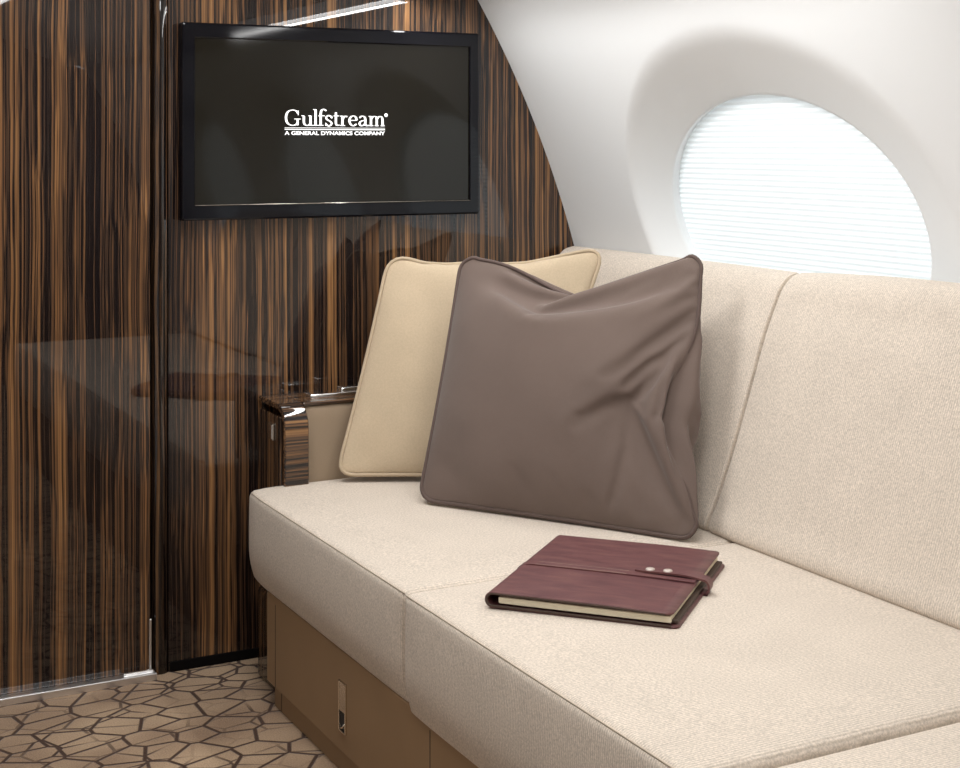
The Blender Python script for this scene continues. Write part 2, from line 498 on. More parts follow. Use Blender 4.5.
# forward bulkhead (with tumblehome outline) and the pocket door on the left ----
def bulk(name, x0, x1, y, mat, z0=0.0, th=.03):
    xs = []
    n = 40
    for i in range(n+1): xs.append(x0+(x1-x0)*i/n)
    top = []
    for x in xs:
        xm = x if x >= XM else mirror(x)
        if xm <= xT: z = 0
        # height of the shell above x
        if xm > xT:
            z = CZ+sqrt(max(0, RR*RR-(xm-CX)**2)) if xm < CX+RR else z0+.01
        else:
            P = sorted([(a, b) for a, b in full if a >= XM-.001])
            z = P[-1][1]
            for (a, b), (c, d) in zip(P, P[1:]):
                if a <= xm <= c: z = b+(d-b)*(xm-a)/(c-a+1e-9); break
        top.append(z+.004)
    V = []; F = []
    for yy in (y, y+th):
        for x, z in zip(xs, top): V.append((x, yy, z0)); V.append((x, yy, z))
    m = 2*(n+1)
    for i in range(n):
        a = 2*i
        F.append([a, a+2, a+3, a+1]); F.append([m+a, m+a+1, m+a+3, m+a+2])
        F.append([a+1, a+3, m+a+3, m+a+1]); F.append([a, m+a, m+a+2, a+2])
    F.append([0, 1, m+1, m]); F.append([m-2, 2*m-2, 2*m-1, m-1])
    return mesh_obj(name, V, F, mat, None, False, 0)
XD = .925
struct(bulk('wall_back', .963, 2.2, YB, M['wood'], .0))
door = empty('door_1', (0, 0, 0)); struct(door)
d = bulk('door_panel', mirror(2.2), XD-.008, YB-.006, M['wood'], .012); d.parent = door
# chrome corner guard at the foot of the door, and floor track
box('corner_guard', XD-.010, XD-.005, YB-.010, YB-.002, .02, .135, M['alu'], door, .001, 1)
tr = empty('trim_1', (0, 0, 0)); struct(tr)
sweep('track_rail', [(0, 0), (0, 0)], 0, 0, M['alu']) if False else None
bmv = box_vf(mirror(2.2), XD, YB-.035, YB-.008, .0, .016, .0025, 2); bm_obj('track_base', bmv, M['alu'], tr)
box('track_lip', mirror(2.2), XD, YB-.040, YB-.034, .0, .017, M['alu'], tr, .0015, 2)
box('track_guide', XD-.075, XD-.004, YB-.026, YB-.014, .015, .023, M['chrome'], tr, .002, 2)
# rounded glossy jamb between door and bulkhead
n = 16; pr = []
for i in range(n+1):
    a = pi*i/n
    pr.append((.9445-.0205*cos(a), YB+.012-.019*sin(a)))
V = []; F = []
for z in (0, ZT+.26):
    for x, y in pr: V.append((x, y, z))
for i in range(n): F.append([i, i+1, n+2+i, n+1+i])
struct(mesh_obj('trim_2', V, F, M['wood_dark'], None, True, 0))
struct(box('gap_light_stop', .90, .99, YB+.0305, YB+.036, 0, ZT+.24, M['black_matte'], None, 0))  # added black slab behind the jamb gap, blocks sky light leaking through
# black kick board along the foot of the bulkhead
struct(box('baseboard_back', .967, 1.25, YB-.004, YB+.002, 0, .024, M['black_matte'], None, .001, 1))
# thin shadow line where the lining meets the bulkhead
# aft bulkhead closing the cabin behind the camera
a_ = bulk('wall_front', mirror(2.2), 2.2, YA-.03, M['wood'], 0); struct(a_)

# light strips -------------------------------------------------------------------
M['strip'] = lamp_mat('cove light', (1, .99, .98), 10)
M['panel'] = lamp_mat('ceiling light diffuser', (1, .99, .975), 4.4)
def cove(x, name_label, side):
    t = empty('cove_light', (0, 0, 0)); tag(t, name_label, 'light')
    s = 1 if side > 0 else -1
    box('diffuser', x-.011, x+.011, 1.90, YB-.03, strip_z-.008, strip_z-.002, M['strip'], t, .002, 2)
    box('housing', x-.016, x+.016, 1.89, YB-.025, strip_z-.002, strip_z+.03, M['lining'], t, .002, 2)
cove(strip_x, 'slim white light strip along the ceiling edge above the sofa', 1)

def area(name, loc, rot, sx, sy, power, col=(1, .998, .985)):
    l = bpy.data.lights.new(name, 'AREA'); l.shape = 'RECTANGLE'; l.size = sx; l.size_y = sy; l.energy = power; l.color = col
    o = bpy.data.objects.new(name, l); o.location = loc; o.rotation_euler = rot; link(o); return o
for i, y in enumerate((2.75, 1.55, .35)):
    t = empty('ceiling_light', (0, 0, 0)); tag(t, ('flat white ceiling light panel nearest the striped forward bulkhead', 'flat white ceiling light panel in the middle of the cabin ceiling', 'flat white ceiling light panel nearest the aft end of the cabin')[i], 'light', 'ceiling light panels')
    box('diffuser', .62, 1.12, y-.22, y+.22, 1.868, 1.876, M['panel'], t, .003, 2)
    box('frame', .60, 1.14, y-.24, y+.24, 1.876, 1.888, M['lining'], t, .003, 2)
    area('ceiling_lamp', (.87, y, 1.862), (0, 0, 0), .5, .44, 8.2)
area('cove_lamp', (strip_x, 2.64, strip_z-.015), (0, 0, 0), .03, 1.48, 5.5)

w = bpy.data.worlds.new('sky'); SC.world = w; w.use_nodes = True
bg = w.node_tree.nodes['Background']; bg.inputs['Color'].default_value = (.92, .97, 1, 1); bg.inputs['Strength'].default_value = 1.85

# ------------------------------------------------------------------ television
tv = empty('television', (0, YB, 0)); tag(tv, 'wide flat television with glossy black bezel mounted on the striped wood bulkhead', 'television')
def rel(o, root):
    o.parent = root; o.location = -Vector(root.location); return o
TX0, TX1, TZ0, TZ1 = .984, 1.772, 1.071, 1.540
YT = YB-.042
def frame_ring(name, x0, x1, z0, z1, bw, yf, yb_, mat):
    def rr(x0, x1, z0, z1, r, n=5):
        P = []
        for cx, cz, a0 in ((x1-r, z1-r, 0), (x0+r, z1-r, pi/2), (x0+r, z0+r, pi), (x1-r, z0+r, 3*pi/2)):
            for i in range(n+1):
                a = a0+pi/2*i/n; P.append((cx+r*cos(a), cz+r*sin(a)))
        return P
    prof = [(0, yb_, .004), (0, yf+.004, .004), (.0012, yf+.0012, .004), (.004, yf, .004), (bw[0]-.002, yf, .003), (bw[0], yf+.002, .003), (bw[0], yf+.010, .003)]
    rings = []
    V = []; F = []
    for k, (ins, y, r) in enumerate(prof):
        f = ins/bw[0]
        P = rr(x0+bw[1]*f, x1-bw[2]*f, z0+bw[3]*f, z1-bw[4]*f, r)
        rings.append(len(V)); V += [(x, y, z) for x, z in P]; n = len(P)
    for a, b in zip(rings, rings[1:]):
        for i in range(n): F.append([a+i, a+(i+1) % n, b+(i+1) % n, b+i])
    F.append([rings[0]+i for i in range(n)])
    return mesh_obj(name, V, F, mat, None, False, 0)
rel(frame_ring('bezel', TX0, TX1, TZ0, TZ1, (.03, .031, .026, .036, .036), YT, YT+.03, M['tv_black']), tv)
rel(box('screen', TX0+.028, TX1-.023, YT+.007, YT+.020, TZ0+.033, TZ1-.033, M['screen'], None, .001, 1), tv)
rel(tube('screen_edge', [(TX0+.031, YT-.0005, TZ0+.036), (TX1-.027, YT-.0005, TZ0+.036)], .0009, M['nickel'], None, False, 6), tv)
rel(box('wall_mount', TX0+.2, TX1-.2, YT+.03, YB-.0005, TZ0+.1, TZ1-.1, M['black_matte'], None, .003, 2), tv)

# lettering: a small roman face drawn with a broad pen
def pen(strokes, ox, oz, s, V, F, y):
    for st in strokes:
        pts, wd = st[0], st[1]
        P = spline(pts, 8) if (len(pts) > 2 and len(st) < 3) else pts
        m = len(P); b0 = len(V)
        for i in range(m):
            a = P[max(i-1, 0)]; b = P[min(i+1, m-1)]
            tx, tz = b[0]-a[0], b[1]-a[1]; l = sqrt(tx*tx+tz*tz) or 1; tx /= l; tz /= l
            if isinstance(wd, tuple): ww = wd[0]+(wd[1]-wd[0])*abs(tz)**1.6
            else: ww = wd
            nx, nz = -tz*ww/2, tx*ww/2
            V.append((ox+(P[i][0]+nx)*s, y, oz+(P[i][1]+nz)*s)); V.append((ox+(P[i][0]-nx)*s, y, oz+(P[i][1]-nz)*s))
        for i in range(m-1): F.append([b0+2*i, b0+2*i+1, b0+2*i+3, b0+2*i+2])
TH, TK, SF = .05, .118, .045
W = (TH, TK)
G = {
 'G': ([([(.70, .78), (.60, .93), (.40, .985), (.16, .86), (.07, .5), (.16, .14), (.40, .015), (.58, .06), (.68, .18)], W), ([(.68, .40), (.68, .02)], TK*.9), ([(.50, .42), (.84, .42)], SF), ([(.71, .96), (.71, .66)], .045)], .86),
 'u': ([([(.15, .62), (.15, .2), (.24, .04), (.38, .03), (.50, .14)], W), ([(.50, .64), (.50, 0)], TK), ([(.02, .63), (.16, .63)], SF), ([(.38, .63), (.52, .63)], SF), ([(.50, .025), (.64, .025)], SF)], .62),
 'l': ([([(.15, 1.04), (.15, 0)], TK), ([(.02, 1.03), (.16, 1.03)], SF), ([(.02, .025), (.29, .025)], SF)], .27),
 'f': ([([(.15, 0), (.15, .78)], TK, 1), ([(.15, .76), (.19, .97), (.32, 1.05), (.45, .96)], (TH*1.3, TK)), ([(.02, .64), (.38, .64)], SF), ([(.02, .025), (.31, .025)], SF)], .36),
 's': ([([(.38, .52), (.32, .62), (.20, .65), (.09, .56), (.12, .42), (.30, .28), (.38, .15), (.30, .02), (.18, 0), (.07, .12)], (.075, .10)), ([(.39, .64), (.39, .46)], .04), ([(.06, .2), (.06, .0)], .04)], .44),
 't': ([([(.17, .86), (.17, .18), (.24, .03), (.36, .06)], W), ([(.03, .64), (.35, .64)], SF)], .37),
 'r': ([([(.15, .64), (.15, 0)], TK), ([(.17, .42), (.26, .6), (.42, .60)], (.08, .10)), ([(.02, .63), (.16, .63)], SF), ([(.02, .025), (.30, .025)], SF)], .44),
 'e': ([([(.12, .36), (.48, .36)], SF), ([(.48, .36), (.44, .56), (.30, .65), (.15, .56), (.09, .33), (.16, .1), (.31, .01), (.48, .13)], W)], .54),
 'a': ([([(.10, .52), (.22, .64), (.36, .6), (.42, .45), (.42, .12), (.50, .02), (.60, .06)], W), ([(.42, .38), (.2, .31), (.10, .17), (.18, .02), (.32, .05), (.42, .18)], W)], .58),
 'm': ([([(.15, .64), (.15, 0)], TK), ([(.16, .45), (.28, .62), (.42, .6), (.47, .42), (.47, 0)], W), ([(.48, .45), (.60, .62), (.74, .6), (.79, .42), (.79, 0)], W), ([(.02, .63), (.16, .63)], SF), ([(.02, .025), (.29, .025)], SF), ([(.36, .025), (.59, .025)], SF), ([(.68, .025), (.92, .025)], SF)], .93),
}
def logo():
    V = []; F = []
    word = 'Gulfstream'; y = YT+.0062
    total = sum(G[c][1] for c in word)
    x0, x1 = 1.2405, 1.5075            # span of the word in the place
    s = (x1-x0)/total; zb = 1.2975
    x = x0
    hs = .0385
    for c in word:
        V0 = len(V)
        pen(G[c][0], x, 0, s, V, F, y)
        for i in range(V0, len(V)):
            V[i] = (V[i][0], y, zb+V[i][2]/s*hs)
        x += G[c][1]*s
    # registered dot
    cx, cz, r = x1+.003, zb+hs*.72, .0046
    b0 = len(V)
    for k in range(20): V.append((cx+r*cos(2*pi*k/20), y, cz+r*sin(2*pi*k/20)))
    F.append(list(range(b0, b0+20)))
    # double rule
    for z, h in ((zb-.0092, .0022), (zb-.0052, .0009)):
        b0 = len(V); V.extend([(x0, y, z-h/2), (x1, y, z-h/2), (x1, y, z+h/2), (x0, y, z+h/2)]); F.append([b0, b0+1, b0+2, b0+3])
    o = mesh_obj('logo', V, F, M['logo'], None, False, 0)
    rel(o, tv)
    cu = bpy.data.curves.new('tagline', 'FONT'); cu.body = 'A GENERAL DYNAMICS COMPANY'; cu.size = .0135; cu.align_x = 'LEFT'; cu.offset = .00035
    t = bpy.data.objects.new('tmp_text', cu); COL.objects.link(t)
    bpy.context.view_layer.update()
    dg = bpy.context.evaluated_depsgraph_get()
    me = bpy.data.meshes.new_from_object(t.evaluated_get(dg))
    COL.objects.unlink(t); bpy.data.objects.remove(t)
    xs = [v.co.x for v in me.vertices]; mn, mxx = min(xs), max(xs); sc = (x1-x0)/(mxx-mn)
    ys = [v.co.y for v in me.vertices]; mh = max(ys)
    for v in me.vertices: v.co = Vector((x0+(v.co.x-mn)*sc, y, zb-.0225+v.co.y*(.0090/mh)))
    me.materials.clear(); me.materials.append(M['logo'])
    o = bpy.data.objects.new('tagline', me); link(o); rel(o, tv)
logo()

# ------------------------------------------------------------------ the divan
dv = empty('divan', (1.45, 1.9, 0)); tag(dv, 'long cream upholstered sofa with tan leather base and striped wood arm along the cabin wall', 'sofa')
def part(o): return rel(o, dv)
SEAM = [3.29, 2.388, 1.525, .66]
SEAT_Z = .452
def seat(i):
    y1, y0 = SEAM[i], SEAM[i+1]
    top = SEAT_Z if i < 2 else SEAT_Z-.011
    zb = .238 if i == 0 else (.226 if i == 1 else .222)
    x0, x1 = 1.098-(.003 if i == 1 else 0), 1.875
    c = ((x0+x1)/2, (y0+y1)/2, (top+zb)/2); h = ((x1-x0)/2, (y1-y0)/2-.0012, (top-zb)/2)
    def df(p, u, v, w_):
        x, y, z = p
        f = max(0, 1-abs(u)**4)*max(0, 1-abs(v)**6)
        if w_ > 0: z += .006*f*w_
        if u < 0:
            g = max(0, 1-abs(v)**10)
            x -= .007*(1-w_*w_)*g*(-u)          # soft front face
            # rounded lower roll
            if w_ < -.2: x += .016*((-w_-.2)/.8)**2*(-u)
        # far outer corner of the first cushion is rounded in plan
        if i == 0 and v > .55 and u < 0:
            x += .008*((v-.55)/.45)**3*(-u)**3
        if i == 0 and v > 0 and u < -.8: y -= .020*((-u-.8)/.2)**2*v*v
        if i == 0 and v > .9: z -= .006*((v-.9)/.1)**2*max(0, w_)
        return (x, y, z)
    return rbox('seat_cushion', c, h, .016, (26, 30, 12), M['seat'], None, df)
for i in range(3):
    s_ = seat(i); part(s_)
    # welt along the front top edge
    y1, y0 = SEAM[i], SEAM[i+1]
    top = SEAT_Z if i < 2 else SEAT_Z-.011
    pts = []
    for k in range(41):
        y = y0+.006+(y1-y0-(.030 if i == 0 else .012))*k/40
        v = (y-(y0+y1)/2)/((y1-y0)/2)
        x = 1.098-(.003 if i == 1 else 0)+.0035
        if i == 0 and v > .55: x += .008*((v-.55)/.45)**3
        if i == 0 and v > 0: y -= .019*v*v
        pts.append((x, y, top-.0045))
    w_ = tube('welt', pts, .0016, M['seam'], None, False, 6); w_.parent = s_

# back cushions
FR = [(1.875, .447), (1.838, .4475), (1.818, .458), (1.820, .480), (1.842, .522), (1.880, .616), (1.924, .738), (1.963, .851), (1.990, .912), (2.008, .947), (2.032, .970), (2.060, .978)]
fr = spline([(a, b) for a, b in FR], 5)
def backprof():
    P = list(fr)
    P += [(2.076, .970), (2.082, .948)]
    for z in (.9, .8, .7, .6, .5): P.append((min(xw(z)-.012, 2.10), z))
    P += [(2.06, .452), (1.95, .448)]
    return P
BSEAM = [3.40, 2.462, 1.585, .66]
for i in range(3):
    y1, y0 = BSEAM[i], BSEAM[i+1]
    def bl(x, y, z, y0=y0, y1=y1, i=i):
        v = (y-(y0+y1)/2)/((y1-y0)/2); g = max(0, 1-abs(v)**4)
        if x < 2.07:
            x -= .010*g*max(0, 1-((z-.66)/.30)**2)
        if z > .9: z += (.015 if i == 1 else .002)*(1-v*v)*smooth(.90, .965, z)
        return x, z
    b_ = sweep('back_cushion', backprof(), y0+.0012, y1-.0012, M['back'], None, .010, 24, bl); part(b_)
    if i:
        pts = [(x-.0005, y1+.0, z) for x, z in fr[10:-2]]
        s_ = tube('welt', pts, .0009, M['seam'], None, False, 6); s_.parent = b_

# arm: wooden waterfall shell with a leather pad
AX, AY, AZ = 1.186, 3.242, .639
def arm():
    root = box('armrest', AX+.001, AX+.055, AY+.036, YB-.002, .0, AZ-.03, M['wood_arm'], None, .003, 2); part(root)
    # waterfall strip: path in y-z, extruded along x, top plate + rounded front
    R_ = .055
    path = [(YB-.003, AZ), (AY+R_, AZ)]
    for k in range(1, 40):
        a = pi/2*k/40; path.append((AY+R_-R_*sin(a), AZ-R_+R_*cos(a)))
    path += [(AY, AZ-R_), (AY, .42)]
    th = .012
    def strip(name, x0, x1, mat, th=th, dy=0, dz=0):
        V = []; F = []; n = len(path)
        O = []; I = []
        for i, (y, z) in enumerate(path):
            a = path[max(i-1, 0)]; b = path[min(i+1, n-1)]
            ty, tz = b[0]-a[0], b[1]-a[1]; l = sqrt(ty*ty+tz*tz); ny, nz = tz/l, -ty/l     # outward: up / toward camera
            O.append((y+dy, z+dz)); I.append((y-ny*th+dy, z-nz*th+dz))
        rc = .003
        secs = [(x0, 1), (x0, .75), (x0+rc, 1), (x1-rc, 1)]
        prof = [(x0, I), (x0, [(o[0]+(q[0]-o[0])*.3, o[1]+(q[1]-o[1])*.3) for o, q in zip(O, I)]), (x0+rc, O), (x1-rc, O), (x1, [(o[0]+(q[0]-o[0])*.3, o[1]+(q[1]-o[1])*.3) for o, q in zip(O, I)]), (x1, I)]
        for x, L_ in prof:
            for y, z in L_: V.append((x, y, z))
        m = len(prof)
        for j in range(m):
            k2 = (j+1) % m
            for i in range(n-1): F.append([j*n+i, j*n+i+1, k2*n+i+1, k2*n+i])
        F.append([j*n for j in range(m)]); F.append([j*n+n-1 for j in range(m)])
        return mesh_obj(name, V, F, mat, None, False, 0)
    s1 = strip('arm_facing', AX, AX+.060, M['wood_x']); s1.parent = root; s1.location = (0, 0, 0)
    # top plate continues over the pad
    tp = box('arm_top', AX+.060, 2.0, AY+.040, YB-.003, AZ-.009, AZ, M['wood_x'], root, .003, 2)
    pad = rbox('arm_pad', ((AX+.061+2.0)/2, (AY+.044+YB-.02)/2, (.42+AZ-.008)/2), ((2.0-AX-.061)/2, (YB-.02-AY-.044)/2, (AZ-.008-.42)/2), .014, (30, 4, 8), M['tan'], root)
    lid = rbox('latch_plate', (1.372, 3.348, AZ+.004), (.092, .026, .006), .004, (10, 4, 1), M['chrome'], root)
    lens = rbox('latch_lens', (1.40, 3.350, AZ+.0125), (.036, .017, .007), .0055, (8, 4, 1), M['chrome'], lid)
    btn = rbox('latch_button', (1.450, 3.350, AZ+.011), (.010, .009, .004), .0038, (3, 3, 1), M['black'], lid)
    sw = box('side_switch', AX-.003, AX+.001, 3.318, 3.352, .548, .588, M['nickel'], root, .001, 1)
    box('switch_key', AX-.005, AX-.0025, 3.320, 3.334, .551, .585, M['chrome'], sw, .0008, 1)
arm()
part(box('side_skirt', 1.140, 1.25, 3.150, 3.31, .0, .215, M['wood_dark'], None, .012, 4))

# leather clad base
BX = 1.106
base = box('base_cabinet', BX, 1.98, .70, 3.142, .050, .25, M['tan_base'], None, .003, 2); part(base)
pl = box('plinth', BX+.010, 1.95, .72, 3.118, .0, .052, M['tan_base'], None, .002, 2); part(pl)
for y in (3.085, 2.298, 1.48): 
    g = box('panel_joint', BX-.0006, BX+.004, y-.0012, y+.0012, .052, .235, M['cover_in'], base, 0)
g = box('panel_joint', BX+.0094, BX+.013, 3.072-.0012, 3.072+.0012, .001, .05, M['cover_in'], pl, 0)
# recessed latch in the base panel
lt = empty('latch', (BX, 2.692, .136)); lt.parent = dv; lt.location = Vector((BX, 2.692, .136))-Vector(dv.location)
def lrel(o, r0): o.parent = lt; o.location = -Vector((BX, 2.692, .136)); return o
y0, y1, z0, z1 = 2.674, 2.710, .092, .192
lrel(box('latch_frame', BX-.004, BX+.001, y0-.0002, y0+.0035, z0, z1, M['nickel'], None, .0008, 1), 0)
lrel(box('latch_frame', BX-.004, BX+.001, y1-.0035, y1, z0, z1, M['nickel'], None, .0008, 1), 0)
lrel(box('latch_frame', BX-.004, BX+.001, y0, y1, z1-.004, z1, M['nickel'], None, .0008, 1), 0)
lrel(box('latch_frame', BX-.004, BX+.001, y0, y1, z0, z0+.003, M['nickel'], None, .0008, 1), 0)
lrel(box('latch_paddle', BX-.0025, BX+.001, y0+.0034, y1-.0034, .132, z1-.004, M['nickel'], None, .001, 2), 0)
lrel(box('latch_recess', BX-.0010, BX+.0012, y0+.0034, y1-.0034, z0+.003, .132, M['dark_hole'], None, .0003, 1), 0)
lrel(tube('latch_pull', [(BX-.003, y0+.006, .112), (BX-.0045, y0+.012, .104), (BX-.0045, y0+.020, .101), (BX-.003, y1-.006, .105)], .0022, M['nickel'], None, False, 8), 0)

# ------------------------------------------------------------------ scatter cushions
# relief of a sewn, stuffed square cover: front and back leaf on a square grid, seam shared.
# the lists hold x, then y, then z of every point, each number the step from the one before.
def relief(nums, sc):
    n = len(nums)//3; out = []
    for ch in range(3):
        p = 0; col = []
        for q in range(n):
            p += nums[ch*n+q]; col.append(p*sc)
        out.append(col)
    return [list(c) for c in zip(*out)]
def pillow_topology(PN):
    idx = {}; n = 0
    for side in (0, 1):
        for i in range(PN+1):
            for j in range(PN+1):
                e = i in (0, PN) or j in (0, PN)
                if side == 1 and e: idx[(1, i, j)] = idx[(0, i, j)]; continue
                idx[(side, i, j)] = n; n += 1
    F = []
    for side in (0, 1):
        for i in range(PN):
            for j in range(PN):
                f = [idx[(side, i, j)], idx[(side, i+1, j)], idx[(side, i+1, j+1)], idx[(side, i, j+1)]]
                F.append(f if side == 0 else f[::-1])
    ring = [idx[(0, i, 0)] for i in range(PN)]+[idx[(0, PN, j)] for j in range(PN)]+[idx[(0, i, PN)] for i in range(PN, 0, -1)]+[idx[(0, 0, j)] for j in range(PN, 0, -1)]
    return F, ring
def pillow(name, corners, nums, sc, grid, mats, H, zf=1.0, zb=1.0, pip=.0046, push=0):
    P = relief(nums, sc); F, ring = pillow_topology(grid)
    if push:                                   # the rear leaf stays out where the seam is pulled in
        for q in range((grid+1)**2, len(P)):
            x, y, z = P[q]
            P[q][0] = x+push*math.exp(-((y+.055)/.15)**2)*smooth(.05, .185, x)
    BL, BR, TR, TL = [Vector(c) for c in corners]
    W_ = ((BR-BL)+(TR-TL))/2; H_ = ((TL-BL)+(TR-BR))/2
    nrm = W_.cross(H_).normalized()
    if nrm.dot(Vector((0, 0, EYE))-(BL+TR)/2) < 0: nrm = -nrm
    V = []
    for x, y, z in P:
        a_, b_ = (x/H+1)/2, (y/H+1)/2
        V.append(BL*(1-a_)*(1-b_)+BR*a_*(1-b_)+TR*a_*b_+TL*(1-a_)*b_ + nrm*(z*(zf if z > 0 else zb)))
    o = mesh_obj(name, V, F, mats[0], None, True, 0)
    sb = o.modifiers.new('smooth', 'SUBSURF'); sb.levels = 2 if grid < 50 else 1; sb.render_levels = sb.levels
    rg = [V[q] for q in ring]
    for k in range(2): rg = [(rg[i-1]+rg[i]*2+rg[(i+1) % len(rg)])/4 for i in range(len(rg))]
    tube('piping', rg, pip, mats[1], o, True, 8)
    return o
